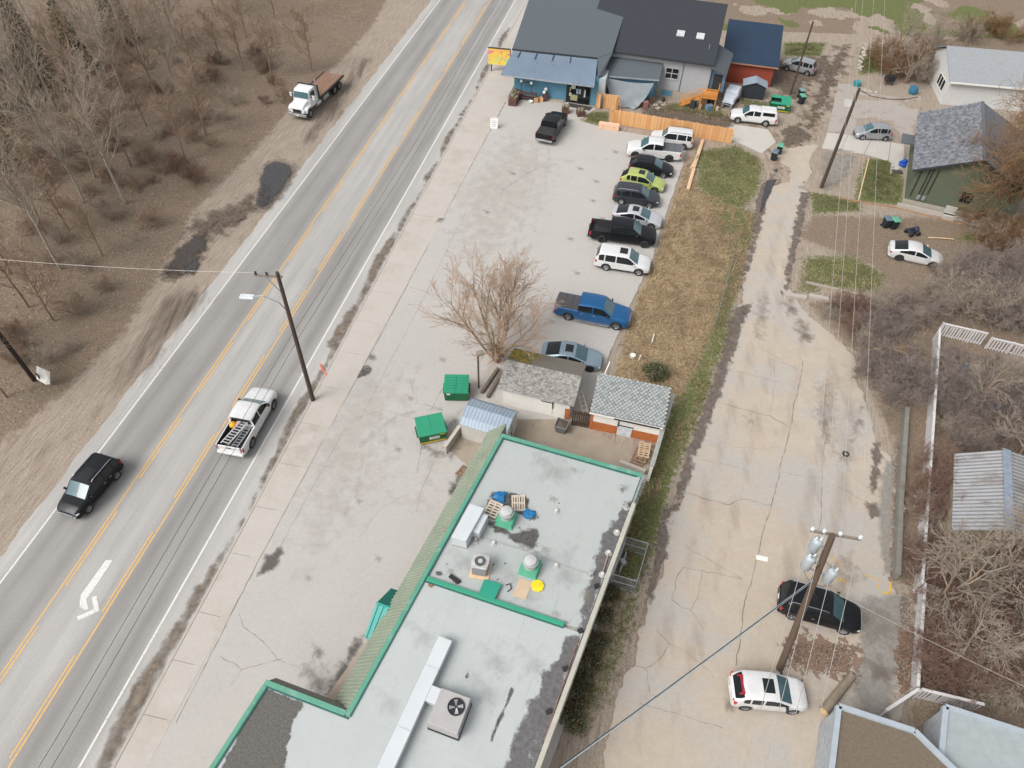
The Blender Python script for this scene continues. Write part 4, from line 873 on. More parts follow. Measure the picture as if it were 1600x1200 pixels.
# mansard on the west side with standing ribs
def mansard(y0, y1, name):
    o, d0, d1, z0, z1 = -.14, .0, 1.3, ZT-.02, ZT-1.45
    m = MB(); m.add([(o, y0, z0), (o, y1, z0), (o-d1, y1, z1), (o-d1, y0, z1)], [(0, 1, 2, 3)]); m.add([(o, y0, z0-.08), (o, y1, z0-.08), (o-d1, y1, z1-.08), (o-d1, y0, z1-.08)], [(3, 2, 1, 0)])
    m.add([(o-d1, y0, z1), (o-d1, y1, z1), (o-d1, y1, z1-.22), (o-d1, y0, z1-.22)], [(3, 2, 1, 0)]); m.add([(o, y1, z0), (o-d1, y1, z1), (o, y1, z1)], [(2, 1, 0)]); m.add([(o, y0, z0), (o-d1, y0, z1), (o, y0, z1)], [(0, 1, 2)])
    a = m.build(name, MANS, bld, False)
    m = MB(); n = int((y1-y0)/.21)
    for i in range(n+1):
        y = y0+.03+i*(y1-y0-.06)/n; m.beam((o, y, z0+.025), (o-d1-.01, y, z1+.025), .05, .05)
    r = m.build('rib', MANSR, bld, False); r['kind'] = 'stuff'; r.parent = a
    return a
mansard(JX+.05, 1.0, 'mansard')
m = MB(); m.box(-.3, -.14, .12, 1.0, ZT-1.2, ZT-.03); m.build('mansard_end', MANS, bld, False)
m = MB(); m.box(-.1, .02, JX, 0, 0, ZT-1.2); m.build('shop_wall', CREAM, bld, False)
# south-west wing
m = MB(); m.box(WC.x-.1, -.142, JX-.16, JX+.1, ZT-.3, ZT+.03); m.box(WC.x-.12, WC.x+.12, SY, JX-.161, ZT-.3, ZT+.03); m.build('parapet_cap', CAPG, bld, False, bevel=.02)
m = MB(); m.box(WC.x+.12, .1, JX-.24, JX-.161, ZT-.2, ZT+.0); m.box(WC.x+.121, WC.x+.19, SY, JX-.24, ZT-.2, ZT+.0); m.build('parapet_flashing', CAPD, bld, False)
m = MB(); m.add([(WC.x, JX+.1, ZT-.05), (-.2, JX+.1, ZT-.05), (-.2, JX+.5, ZT-.7), (WC.x, JX+.5, ZT-.7)], [(3, 2, 1, 0)]); m.add([(WC.x, JX+.1, ZT-.15), (-.2, JX+.1, ZT-.15), (-.2, JX+.5, ZT-.8), (WC.x, JX+.5, ZT-.8)], [(0, 1, 2, 3)])
m.build('mansard', mat('brown_mansard', (.16, .15, .13), .7, 0, (.11, .1, .085), 2, .8), bld, False)
for _o in bld.children_recursive:
    for _v in _o.data.vertices: _v.co.x += SHK*_v.co.y
GRAVR = patch_mat('ballast_dark', (.125, .12, .108), .9, 1.2, (.085, .08, .072), soft=.1, bump=.3, cscale=9, strength=.7)
TAR = patch_mat('tar_membrane', (.14, .135, .135), .55, 1.0, (.09, .085, .085), soft=.2, strength=1.2, opacity=.93)
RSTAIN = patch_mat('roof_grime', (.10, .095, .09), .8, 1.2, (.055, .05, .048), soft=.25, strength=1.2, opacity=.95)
RSOFT = patch_mat('roof_dust', (.34, .30, .25), .9, 1.1, (.26, .22, .18), soft=.4, strength=1.5, opacity=.7)
def roof_patch(pts, m, z=ZT-.06, mg=.3, name='roof_stain'):
    P = [G(p[0], p[1], ZT-.08) for p in pts]; o = patch([(p.x, p.y) for p in P], m, name, z+.004, mg, False)
    o['kind'] = 'structure'; del o['kind']
    M = THING_M[bld].inverted() @ Matrix.Translation(o.location); o.parent = bld; o.location = M.to_translation(); o.rotation_euler = (0, 0, -bld.rotation_euler.z); return o
roof_patch([(402, 1084), (414, 1074), (472, 1098), (468, 1112), (452, 1140), (440, 1230), (330, 1230), (375, 1140)], GRAVR, mg=.35)
Z1 = ZT-.12; Z2 = ZT-.06
roof_patch([(974, 788), (988, 784), (986, 800), (968, 850), (938, 920), (914, 985), (900, 990), (915, 925), (932, 870), (940, 835), (962, 810)], TAR, Z1)
roof_patch([(900, 955), (912, 930), (925, 900), (935, 870), (928, 900), (910, 960), (885, 975)], RSOFT, Z1, .5)
roof_patch([(884, 996), (910, 994), (900, 1025), (862, 1140), (830, 1240), (770, 1240), (812, 1128), (824, 1104), (842, 1080), (848, 1052), (858, 1040), (874, 1024)], TAR, Z2)
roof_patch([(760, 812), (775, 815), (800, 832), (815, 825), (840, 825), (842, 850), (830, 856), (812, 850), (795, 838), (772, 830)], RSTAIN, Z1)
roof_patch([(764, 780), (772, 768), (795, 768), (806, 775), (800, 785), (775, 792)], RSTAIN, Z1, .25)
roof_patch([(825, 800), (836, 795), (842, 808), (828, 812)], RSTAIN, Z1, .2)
roof_patch([(800, 838), (815, 848), (835, 852), (825, 858), (805, 850)], RSOFT, Z1, .3)
roof_patch([(666, 908), (676, 906), (680, 915), (672, 918)], patch_mat('rust_stain', (.30, .13, .07), .9, 2., soft=.2), Z2, .15)
roof_patch([(700, 900), (712, 898), (722, 908), (714, 912)], RSTAIN, Z1, .1)
roof_patch([(679, 893), (690, 890), (692, 898), (682, 898)], RSTAIN, Z1, .08)
roof_patch([(798, 1072), (804, 1076), (795, 1098), (783, 1125), (770, 1160), (764, 1160), (777, 1125), (790, 1098)], RSTAIN, Z2, .08)
roof_patch([(731, 1043), (734, 1045), (730, 1061), (727, 1060)], RSTAIN, Z2, .06)
for i in range(16): 
    x, y = random.uniform(690, 900), random.uniform(700, 970); roof_patch([(x-2, y), (x, y-2), (x+2, y), (x, y+2)], RSTAIN, Z1, .06) if i % 2 else roof_patch([(x-6, y), (x, y-5), (x+8, y), (x, y+4)], RSOFT, Z1, .4)
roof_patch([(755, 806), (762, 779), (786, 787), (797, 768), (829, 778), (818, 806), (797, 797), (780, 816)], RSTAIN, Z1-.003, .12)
POND = patch_mat('pond_ring', (.30, .29, .265), .85, .8, (.25, .24, .215), soft=.6, strength=1.8, opacity=.3)
for q in ([(700, 870), (730, 850), (760, 870), (740, 895), (705, 890)], [(840, 700), (900, 715), (890, 760), (830, 750)], [(860, 860), (900, 850), (905, 910), (870, 930)], [(790, 880), (830, 900), (850, 950), (800, 940)]): roof_patch(q, POND, Z1, .7)
for q in ([(760, 990), (800, 1000), (790, 1060), (750, 1040)], [(640, 980), (680, 960), (690, 990), (650, 1020)], [(740, 1040), (790, 1060), (770, 1110), (735, 1090)], [(820, 1000), (860, 1010), (840, 1060), (812, 1060)], [(590, 1090), (620, 1060), (630, 1090), (600, 1125)]): roof_patch(q, POND, Z2, .7)
# seams in the membrane
m = MB()
for k in range(1, 7):
    x = k*BW/7; m.box(x-.015, x+.015, YM+.3, -.4, Z1-.01, Z1+.006); m.box(x-.012, x+.012, JX, YM-.3, Z2-.01, Z2+.005)
m.build('membrane_seam', mat('seam', (.40, .42, .41), .8), bld, False)
# raised walk along the shop front
pt = [(603, 1000), (583, 1005), (560, 1020), (508, 1092), (545, 1112), (590, 1040)]
fill = MB(); fill.prism([(p.x, p.y) for p in Gs([(577, 998), (508, 1094), (540, 1112), (612, 990)])], 0, .16); wk = fill.build('front_walk', mat('walk_beige', (.40, .33, .265), .9, 0, (.34, .275, .22), 1, .8), None, kind='structure')
# green entrance canopy
cn = thing('entrance_canopy', 'teal ribbed gable canopy sticking out from under the green eave', 'canopy', G(600, 965))
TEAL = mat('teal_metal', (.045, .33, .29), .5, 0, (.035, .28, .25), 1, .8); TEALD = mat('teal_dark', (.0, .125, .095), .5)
r1, r2 = G(588, 942, 3.0), G(622, 955, 3.0); s1, s2 = G(569, 996, 2.35), G(596, 1006, 2.35); n1, n2 = G(611, 919, 2.35), G(634, 926, 2.35)
m = MB(); m.slab([r1, r2, s2, s1], .05); m.build('roof_slope', TEAL, cn)
for k in range(4):
    t = (k+.35)/4.2; m = MB(); m.beam(r1.lerp(r2, t)+Vector((0, 0, .03)), s1.lerp(s2, t)+Vector((0, 0, .03)), .09, .06); m.build('rib', TEAL, cn)
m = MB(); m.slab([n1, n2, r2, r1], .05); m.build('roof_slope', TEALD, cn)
m = MB(); m.beam(r1, r2, .12, .06); m.build('ridge_cap', TEAL, cn)
# ---------------------------------------------------------------- things on the roof
def Rz(px, py): return G(px, py, ZT-.12)
ZR0 = ZT-.12
DUCTW = mat('white_sheet_metal', (.55, .58, .60), .45, .1, (.50, .53, .55), 1, .7)
def boxpx(pts, h, z0, mb): mb.prism([(p.x, p.y) for p in [G(q[0], q[1], z0) for q in pts]], z0, z0+h)
t = thing('duct_housing', 'large white metal duct box beside the pallets on the roof', 'duct', Rz(732, 825), bld.rotation_euler.z)
m = MB(); boxpx([(706, 851), (729, 857), (757, 806), (734, 799)], .85, ZR0+.05, m); m.build('casing', DUCTW, t, bevel=.015)
m = MB(); boxpx([(736, 838), (749, 842), (763, 814), (751, 810)], .62, ZR0+.05, m); m.build('side_duct', DUCTW, t, bevel=.015)
m = MB(); boxpx([(707, 852), (727, 857), (756, 808), (735, 802)], .05, ZR0, m); m.build('base_frame', mat('rusty_steel', (.22, .1, .06), .9), t)
def pallet(name, label, corners, z0, nb=7, bearer_only=False, tilt=None, wood=None):
    P = [G(c[0], c[1], z0) for c in corners]   # corners: a,b along a slat; d,c the other end; slats run a->b
    c = sum(P, Vector())/4; a = (P[1]-P[0]); L = a.length; a.normalize(); b = Vector((-a.y, a.x, 0))
    if (P[3]-P[0]).dot(b) < 0: b = -b
    Wd = (P[3]-P[0]).length
    t = thing(name, label, 'pallet', (c.x, c.y, z0), math.atan2(a.y, a.x))
    sl = MB(); bw = Wd/nb*.55; sl.box(-L/2, L/2, -bw/2, bw/2, .105, .125); wm = wood or PALLETW; me = sl.mesh('slat', wm)
    for k in range(nb): share(me, 'slat', t, Matrix.Translation((random.uniform(-.02, .02), -Wd/2+bw/2+k*(Wd-bw)/(nb-1), random.uniform(0, .004))) @ Matrix.Rotation(random.uniform(-.015, .015), 4, 'Z'))
    br = MB(); br.box(-.045, .045, -Wd/2, Wd/2, .012, .104); me2 = br.mesh('bearer', wm)
    for x in (-L/2+.05, 0, L/2-.05): share(me2, 'bearer', t, Matrix.Translation((x, 0, 0)))
    bt = MB(); bt.box(-L/2, L/2, -.05, .05, 0, .012); me3 = bt.mesh('bottom_board', wm)
    for y in (-Wd/2+.06, 0, Wd/2-.06): share(me3, 'bottom_board', t, Matrix.Translation((0, y, 0)))
    return t
PWW = mat('pallet_pale', (.60, .52, .43), .85, 0, (.50, .42, .34), 2, .9)
pallet('pallet', 'pale wooden pallet lying on the roof left of the mushroom fan', [(757, 805), (777, 813), (785, 788), (762, 781)], ZR0, 6, wood=PWW)
pallet('pallet', 'pale wooden pallet lying on the roof right of the mushroom fan', [(798, 795), (797.5, 771), (827, 780), (817, 803)], ZR0, 6, wood=PWW)
BLUET = mat('blue_tarp', (.01, .17, .38), .5, 0, (.005, .1, .26), 3, .9)
def lump(name, label, cat, px, py, z, r, hh, m, seed=0, n=14):
    c = G(px, py, z); rg = random.Random(seed); mb = MB(); k = 5
    pr = []; ang = [rg.uniform(.75, 1.25) for _ in range(n)]
    vs = []
    for i in range(k+1):
        f = i/k; rr = r*math.cos(f*math.pi/2)**.7 if i < k else .02; 
        for j in range(n): a = 2*math.pi*j/n; q = rr*ang[j]*rg.uniform(.88, 1.1); vs.append((c.x+q*math.cos(a), c.y+q*math.sin(a), z+hh*math.sin(f*math.pi/2)*rg.uniform(.8, 1.1)))
    mb.add(vs, [(i*n+j, i*n+(j+1) % n, (i+1)*n+(j+1) % n, (i+1)*n+j) for i in range(k) for j in range(n)]+[tuple(k*n+j for j in range(n))])
    return single(mb, name, label, cat, m)
lump('tarp_bundle', 'crumpled blue tarp at the far left side of the roof pallets', 'tarp', 781, 777, ZR0, .42, .22, BLUET, 1)
lump('tarp_bundle', 'crumpled blue tarp at the right hand pallet on the roof', 'tarp', 826, 803, ZR0, .36, .2, BLUET, 2)
lump('tarp_bundle', 'small blue rag between the mushroom fan and right pallet', 'tarp', 815, 785, ZR0, .1, .1, BLUET, 3)
def mushroom(label, px, py):
    c = G(px, py, ZR0); t = thing('exhaust_fan', label, 'roof fan', (c.x, c.y, ZR0), bld.rotation_euler.z)
    GC = mat('green_curb', (.05, .30, .17), .5, 0, (.12, .36, .24), 2, .8)
    m = MB(); s0, s1 = .56, .40
    m.add([(-s0, -s0, 0), (s0, -s0, 0), (s0, s0, 0), (-s0, s0, 0), (-s1, -s1, .38), (s1, -s1, .38), (s1, s1, .38), (-s1, s1, .38)], [(0, 1, 5, 4), (1, 2, 6, 5), (2, 3, 7, 6), (3, 0, 4, 7), (4, 5, 6, 7)])
    m.build('curb', GC, t, False)
    m = MB(); m.box(-.5, .5, -.5, .5, .38, .44); m.build('curb_cap', GC, t, False, bevel=.01)
    FW = mat('fan_white', (.48, .49, .485), .5, .1, (.4, .4, .39), 2, .8)
    m = MB(); m.lathe((0, 0, 0), [(.36, .44), (.36, .72), (.33, .74)], 20); m.build('fan_body', FW, t, False, 40)
    m = MB(); m.lathe((0, 0, 0), [(.30, .74), (.43, .76), (.45, .9), (.40, .92)], 24); m.build('wind_band', mat('fan_grey', (.35, .36, .36), .5, .2), t, False, 40)
    m = MB(); m.lathe((0, 0, 0), [(.36, .9), (.36, 1.0), (.33, 1.07), (.2, 1.11), (.01, 1.12)], 24); m.build('motor_cap', FW, t, False, 40)
    return t
mushroom('mushroom shaped white exhaust fan on green base between the two pallets', 791, 813)
mushroom('mushroom shaped white exhaust fan on green base beside the plywood sheet', 828, 889)
c = Rz(751, 890); t = thing('air_conditioner', 'small grey condenser with round top on a plywood base', 'air conditioner', c, bld.rotation_euler.z+.15)
m = MB(); m.box(-.55, .55, -.6, .5, 0, .05); m.build('base_board', PALEWOOD, t, False)
CONDM = mat('condenser_grey', (.32, .32, .35), .5, .3, (.2, .2, .22), 18, .8, stretch=(1, 1, .2)); CONDT = mat('condenser_top', (.50, .50, .49), .5, .2)
m = MB(); m.prism([(-.42, -.42), (.42, -.42), (.46, 0), (.42, .42), (-.42, .42), (-.46, 0)], .06, .88); m.build('casing', CONDM, t, False, bevel=.06)
m = MB(); m.prism([(-.44, -.44), (.44, -.44), (.48, 0), (.44, .44), (-.44, .44), (-.48, 0)], .88, .95); m.build('lid', CONDT, t, False, bevel=.04)
m = MB(); m.lathe((0, 0, 0), [(.36, .95), (.36, .99), (.32, .99), (.32, .955)], 24, cap=False); m.lathe((0, 0, 0), [(.13, .95), (.13, 1.02), (.01, 1.03)], 14); m.build('fan_ring', CONDT, t, False)
m = MB(); m.lathe((0, 0, .952), [(.33, 0), (.01, .001)], 24, cap=False); m.build('fan_grille', mat('grille_dark', (.12, .12, .13), .6, .4), t, False)
# hatch panel, plywood, lid, vents, conduits
def slabpx(name, label, cat, pts, z, th, m, lift=0.):
    mb = MB(); mb.slab([G(p[0], p[1], z)+Vector((0, 0, th+lift)) for p in pts], th); return single(mb, name, label, cat, m, bevel=.008)
slabpx('metal_sheet', 'flat green metal panel laid across the middle parapet', 'panel', [(757, 905), (784, 913), (772, 938), (747, 929)], ZT+.1, .04, mat('green_panel', (.02, .27, .185), .45, 0, (.02, .23, .16), 1, .7))
slabpx('plywood_sheet', 'bare plywood sheet lying on the roof beside yellow lid', 'plywood', [(812, 903), (832.5, 909.5), (821, 938), (800, 931)], ZR0, .03, mat('plywood', (.52, .40, .29), .85, 0, (.45, .33, .23), 1.4, .9, bump=.1))
m = MB(); c = Rz(840, 916); m.lathe((c.x, c.y, ZR0), [(.36, 0), (.38, .04), (.36, .1), (.05, .13)], 8); single(m, 'yellow_basin', 'yellow eight sided upturned basin on the roof', 'basin', mat('yellow_plastic', (.78, .60, .02), .5), bevel=.01)
VENTM = mat('vent_grey', (.42, .42, .41), .6, .2, (.3, .3, .29), 3, .8)
def vent(label, px, py, kind='pipe'):
    c = Rz(px, py); t = thing('roof_vent', label, 'vent', (c.x, c.y, ZR0), random.uniform(0, 3))
    m = MB(); m.lathe((0, 0, 0), [(.22, 0), (.2, .04), (.1, .07)], 14); m.build('flashing', VENTM, t, False)
    if kind == 'pipe': m = MB(); m.lathe((0, 0, 0), [(.07, .05), (.07, .42), (.01, .43)], 12); m.build('pipe', VENTM, t, False); m = MB(); m.lathe((0, 0, 0), [(.13, .4), (.14, .52), (.01, .55)], 12); m.build('cowl', VENTM, t, False)
    elif kind == 'goose': m = MB(); m.tube([(0, 0, .05), (0, 0, .3), (.08, 0, .4), (.22, 0, .38), (.25, 0, .28)], .07, 8); m.build('pipe', VENTM, t, False, 50)
    else: m = MB(); m.lathe((0, 0, 0), [(.1, .05), (.1, .16), (.01, .17)], 12); m.build('cap', mat('vent_white', (.6, .58, .56), .6), t, False)
    return t
vent('capped vent pipe near the far right corner of the roof', 969, 767)
vent('goose neck vent at the top end of the dark roof strip', 979, 793, 'goose')
vent('low round vent in a ring of stain right of the pallets', 869, 799, 'low')
vent('low vent halfway down the dark strip on the east edge', 964, 832, 'low')
vent('pinkish low vent at upper end of the thin edge pipe', 951, 864, 'low')
vent('low vent at lower end of the thin edge pipe', 941, 898, 'low')
vent('vent stub beside the white duct box end', 743, 846, 'goose')
vent('small vent stub at the left end of the roof conduit', 771, 849, 'low')
vent('small vent stub halfway along the roof conduit', 869, 884, 'low')
vent('vent at the inner border of the dark strip', 922, 901, 'pipe')
m = MB(); m.tube([Rz(744, 838)+Vector((0, 0, .06)), Rz(771, 846)+Vector((0, 0, .06)), Rz(842, 868)+Vector((0, 0, .06)), Rz(869, 881)+Vector((0, 0, .06)), Rz(920, 898)+Vector((0, 0, .06))], .022, 6); single(m, 'conduit', 'thin grey conduit running across the roof between vent stubs', 'conduit', VENTM)
m = MB(); m.tube([Rz(951, 864)+Vector((0, 0, .12)), Rz(941, 897)+Vector((0, 0, .12))], .03, 6); single(m, 'gas_pipe', 'thin pinkish pipe along the dark east roof edge', 'pipe', mat('primer_pink', (.42, .27, .24), .6))
m = MB(); p0 = [G(*q, ZT-.06)+Vector((0, 0, .08)) for q in ((904, 998), (893, 1030), (878, 1075), (850, 1160))]; m.tube(p0, .028, 6); single(m, 'gas_pipe', 'rusty pipe along the dark strip of the near roof', 'pipe', mat('rust_pipe', (.26, .14, .11), .8))
for i, (x, y, lb) in enumerate([(932, 917, 'small black box on the dark east strip beyond the middle parapet'), (907, 987, 'small black box at the right end of the middle parapet'), (883, 1046, 'black rubber block under the rusty roof pipe'), (857, 1113, 'black rubber block at the lower end of the rusty pipe')]):
    c = G(x, y, Z1); m = MB(); m.cbox((c.x, c.y, Z1+.1), .3, .22, .2, .5); single(m, 'pipe_block', lb, 'block', BLACK, bevel=.02)
m = MB(); m.tube([Rz(790, 915)+Vector((0, 0, .05)), Rz(797, 913)+Vector((0, 0, .08)), Rz(799, 920)+Vector((0, 0, .05)), Rz(793, 925)+Vector((0, 0, .04))], .03, 6); single(m, 'cable_coil', 'short black cable end beside the green panel', 'cable', BLACK)
m = MB(); p = [Rz(703, 900), Rz(712, 905), Rz(718, 911)]; m.beam(p[0]+Vector((0, 0, .06)), p[2]+Vector((0, 0, .08)), .22, .1); single(m, 'rubber_offcut', 'black strip of rubber on the roof near middle parapet', 'debris', BLACK)
# ---- duct and rooftop unit on the south roof
ZS = ZT-.06
def Sz(px, py, h=0): return G(px, py, ZS)+Vector((0, 0, h))
t = thing('rooftop_duct', 'long white square duct running down the near roof', 'duct', Sz(668, 1060), bld.rotation_euler.z)
d0, d1 = Sz(697, 1004), Sz(636, 1137); dd = (d1-d0).normalized(); d2 = d1+dd*7
m = MB(); m.beam(d0+Vector((0, 0, .35)), d2+Vector((0, 0, .35)), .74, .44); m.build('trunk_duct', DUCTW, t, bevel=.02)
b0 = d0.lerp(d1, .62); b1 = Sz(697, 1098); pd = Vector((-dd.y, dd.x, 0)); pd = pd if pd.x > 0 else -pd
m = MB(); m.beam(b0+pd*.375+Vector((0, 0, .35)), b0+pd*2.0+Vector((0, 0, .35)), .78, .44); m.build('branch_duct', DUCTW, t, bevel=.02)
for k in range(3):
    q = d0+dd*(3.1*k+1.6); m = MB(); m.beam(q-pd*.39+Vector((0, 0, .35)), q+pd*.39+Vector((0, 0, .35)), .04, .47); m.build('flange', mat('flange_grey', (.5, .52, .53), .5, .2), t)
for k in range(5):
    q = d0+dd*(2.4*k+.9); m = MB(); m.beam(q-pd*.3+Vector((0, 0, .05)), q+pd*.3+Vector((0, 0, .05)), .12, .1); m.build('support_block', BLACK, t)
q = Sz(629, 1052); 
t = thing('rooftop_unit', 'big beige rooftop air conditioner joined to the white duct', 'air conditioner', Sz(704, 1118), bld.rotation_euler.z)
UNM = mat('unit_beige', (.40, .385, .38), .5, .1, (.36, .345, .34), 1, .6)
m = MB(); m.box(-.76, .76, -.9, .8, .08, .9); m.build('casing', UNM, t, False, bevel=.02)
m = MB(); m.lathe((.25, .2, .9), [(.42, 0), (.42, .05), (.38, .05), (.38, .01)], 24, cap=False); m.build('fan_guard', BLACK, t, False)
m = MB(); m.lathe((.25, .2, .902), [(.38, 0), (.01, .001)], 24, cap=False); m.build('fan_well', mat('well_black', (.015, .015, .017), .6), t, False)
for k in range(4):
    a = k*math.pi/2+.4; m = MB(); m.quad(*[(.25+r*math.cos(a+da), .2+r*math.sin(a+da), .92+dz) for r, da, dz in ((.07, -.3, 0), (.35, -.25, 0), (.35, .3, .02), (.07, .5, .02))]); m.build('fan_blade', CHROME, t, False)
m = MB(); m.box(.761, .78, -.8, .7, .2, .85); m.build('coil_grille', CONDM, t, False)
m = MB(); m.box(-.8, .8, -.95, .85, 0, .08); m.build('curb', BLACK, t, False)
# ---------------------------------------------------------------- courtyard: sheds, walls, gate
def hexplate(mb, O, a, b, n, la, lb, sz, kind, seed):
    """shingles as thin plates over a roof plane: O corner, a along eave, b up the slope (unit), n normal"""
    rg = random.Random(seed); rows = int(lb/(sz*.62)); cols = int(la/sz)+1
    for j in range(rows+1):
        for i in range(cols+1):
            u = (i+(.5 if j % 2 else 0))*sz-sz*.5; v = j*sz*.62
            if u < -.05 or u > la-sz*.3: continue
            w = sz*.47; h = sz*.95; dz = .012+rg.uniform(0, .02); c = O+a*(u+sz*.3)+b*v+n*dz
            if kind == 'hex': q = [c-a*w+b*h*.35, c-b*h*.22, c+a*w+b*h*.35, c+b*h*.75]
            else: q = [c-a*w-b*(h*.15+rg.uniform(0, .05)), c+a*w-b*(h*.15+rg.uniform(0, .05)), c+a*w+b*h*.8, c-a*w+b*h*.8]
            if v+h*.8 > lb+.1: continue
            mb.cur = rg.choice((0, 0, 1, 2)); lift = n*.03
            mb.quad(q[0]+lift, q[1]+lift, q[2]+(lift if kind == "hex" else Vector()), q[3])
# white shed with the mossy gable roof
A, B = G(786, 632), G(888, 656); A2 = G(809, 551, 2.1)
e1 = (B-A).normalized(); nn = Vector((-e1.y, e1.x, 0)); SWd = (B-A).length; SD = 3.7
wshed = thing('white_shed', 'white shed with weathered shingle gable roof and moss on one corner', 'shed', A, math.atan2(e1.y, e1.x))
WSH = mat('shed_white', (.76, .745, .70), .8, 0, (.68, .66, .61), 1.2, .9)
m = MB(); m.box(0, SWd, 0, SD, 0, 2.05); m.add([(0, 0, 2.05), (0, SD, 2.05), (0, SD/2, 2.72), (SWd, 0, 2.05), (SWd, SD, 2.05), (SWd, SD/2, 2.72)], [(0, 2, 1), (3, 4, 5)]); m.build('wall', WSH, wshed, False)
ov = .32; rz = 2.85; ez = 2.02
SH0 = mat('shingle_grey', (.30, .29, .27), .95, 0, (.2, .19, .175), 3, .9); SH1 = mat('shingle_pale', (.37, .36, .34), .95, 0, (.28, .27, .25), 3, .9); SH2 = mat('shingle_dark', (.25, .24, .225), .95, 0, (.12, .115, .105), 3, .9)
BACKR = mat('roll_roofing', (.175, .16, .135), .95, 0, (.125, .112, .09), 2.5, .9, stretch=(.4, 3, 1), col3=(.23, .17, .03), s3=.45, t3=(.56, .66))
m = MB(); m.slab([(-ov, -ov, ez), (SWd+ov, -ov, ez), (SWd+ov, SD/2, rz), (-ov, SD/2, rz)], .07); rf_ = m.build('roof_front', SH0, wshed, False)
b_ = Vector((0, SD/2+ov, rz-ez)).normalized(); n_ = Vector((1, 0, 0)).cross(b_)
m = MB(); hexplate(m, Vector((-ov, -ov, ez)), Vector((1, 0, 0)), b_, n_, SWd+2*ov, math.hypot(SD/2+ov, rz-ez), .17, 'sq', 4); s_ = m.build('shingles', [SH0, SH1, SH2], wshed, False); s_['kind'] = 'stuff'
m = MB(); m.slab([(-ov, SD/2+.002, rz), (SWd+ov, SD/2+.002, rz), (SWd+ov, SD+ov, ez), (-ov, SD+ov, ez)], .07); m.build('roof_back', BACKR, wshed, False)
MOSS = patch_mat('moss', (.22, .17, .02), .95, 1.2, (.13, .11, .02), soft=.25, strength=1.5, cscale=5)
mo = patch([(-ov, SD/2+.1), (1.2, SD/2+.3), (1.5, SD+.2), (-ov, SD+ov)], MOSS, 'moss', 0, .35, False); del mo['kind']
vv = [v.co.copy() for v in mo.data.vertices]; cx, cy = mo.location.x, mo.location.y
for v in mo.data.vertices: v.co = Vector((v.co.x+cx, v.co.y+cy, rz+(v.co.y+cy-SD/2)*(ez-rz)/(SD/2+ov)+.012))
bad = [v.co for v in mo.data.vertices]; mo.location = (0, 0, 0); mo.parent = wshed
m = MB(); m.box(2.9, 3.75, -.04, -.002, .05, 1.85); dr = m.build('door', WSH, wshed, False)
m = MB(); m.box(2.88, 3.78, -.07, -.041, 1.45, 1.52); m.box(3.72, 3.79, -.07, -.041, .9, 1.7); h = m.build('hinge', BLACK, dr, False)
m = MB(); m.box(SWd-.32, SWd, -.03, -.003, 0, 1.2); m.build('bare_panel', mat('orange_board', (.50, .16, .04), .85, 0, (.3, .09, .03), 3, .9), wshed, False)
# long shed with hexagonal shingles and orange base boards
A, B = G(921, 670), G(1026, 693); e1 = (B-A).normalized(); OW = (B-A).length; OD = 3.0
oshed = thing('lean_to_shed', 'white and orange lean-to shed under pale hexagonal shingles', 'shed', A, math.atan2(e1.y, e1.x))
ORB = MATS['orange_board']
m = MB(); m.box(0, OW, 0, OD, .95, 2.1); m.add([(0, 0, 2.1), (OW, 0, 2.1), (OW, OD, 2.1), (0, OD, 2.1), (0, OD, 2.5), (OW, OD, 2.5)], [(0, 3, 4), (1, 5, 2), (3, 2, 5, 4)]); m.build('wall', WSH, oshed, False)
for q in ((.01, 1.95, .01, .1), (3.0, OW-.01, .01, .1), (.01, .1, .1, OD), (OW-.1, OW-.01, .1, OD)): m = MB(); m.box(*q, 0, .95); m.build('base_board', ORB, oshed, False)
m = MB(); m.box(-.03, .13, -.03, .12, 0, 2.05); m.build('corner_post', ORB, oshed, False)
m = MB(); m.box(1.96, 2.99, -.03, .06, .03, 1.15); dr = m.build('door', mat('pale_door', (.6, .62, .66), .6), oshed, False)
m = MB(); m.box(1.9, 3.06, -.07, -.031, 1.13, 1.19); m.box(1.93, 2.0, -.08, -.031, 1.0, 1.6); m.build('hinge', BLACK, dr, False)
HX0 = mat('hex_pale', (.37, .395, .39), .9, 0, (.31, .33, .325), 2, .9); HX1 = mat('hex_mid', (.29, .31, .305), .9); HX2 = mat('hex_base', (.23, .245, .24), .95)
m = MB(); m.slab([(-.15, -.25, 2.08), (OW+.12, -.25, 2.08), (OW+.12, OD+.2, 2.56), (-.15, OD+.2, 2.56)], .08); m.build('roof', HX2, oshed, False)
b_ = Vector((0, OD+.45, .48)).normalized(); n_ = Vector((1, 0, 0)).cross(b_)
m = MB(); hexplate(m, Vector((-.15, -.15, 2.1)), Vector((1, 0, 0)), b_, n_, OW+.27, OD+.4, .29, 'hex', 5); s_ = m.build('shingles', [HX0, HX0, HX1], oshed, False); s_['kind'] = 'stuff'
m = MB(); m.box(-.16, OW+.13, -.29, -.251, 1.98, 2.1); m.build('fascia', WSH, oshed, False)
m = MB(); m.box(1.6, OW-.1, -.36, -.291, 2.0, 2.09); m.build('gutter', BLACK, oshed, False)
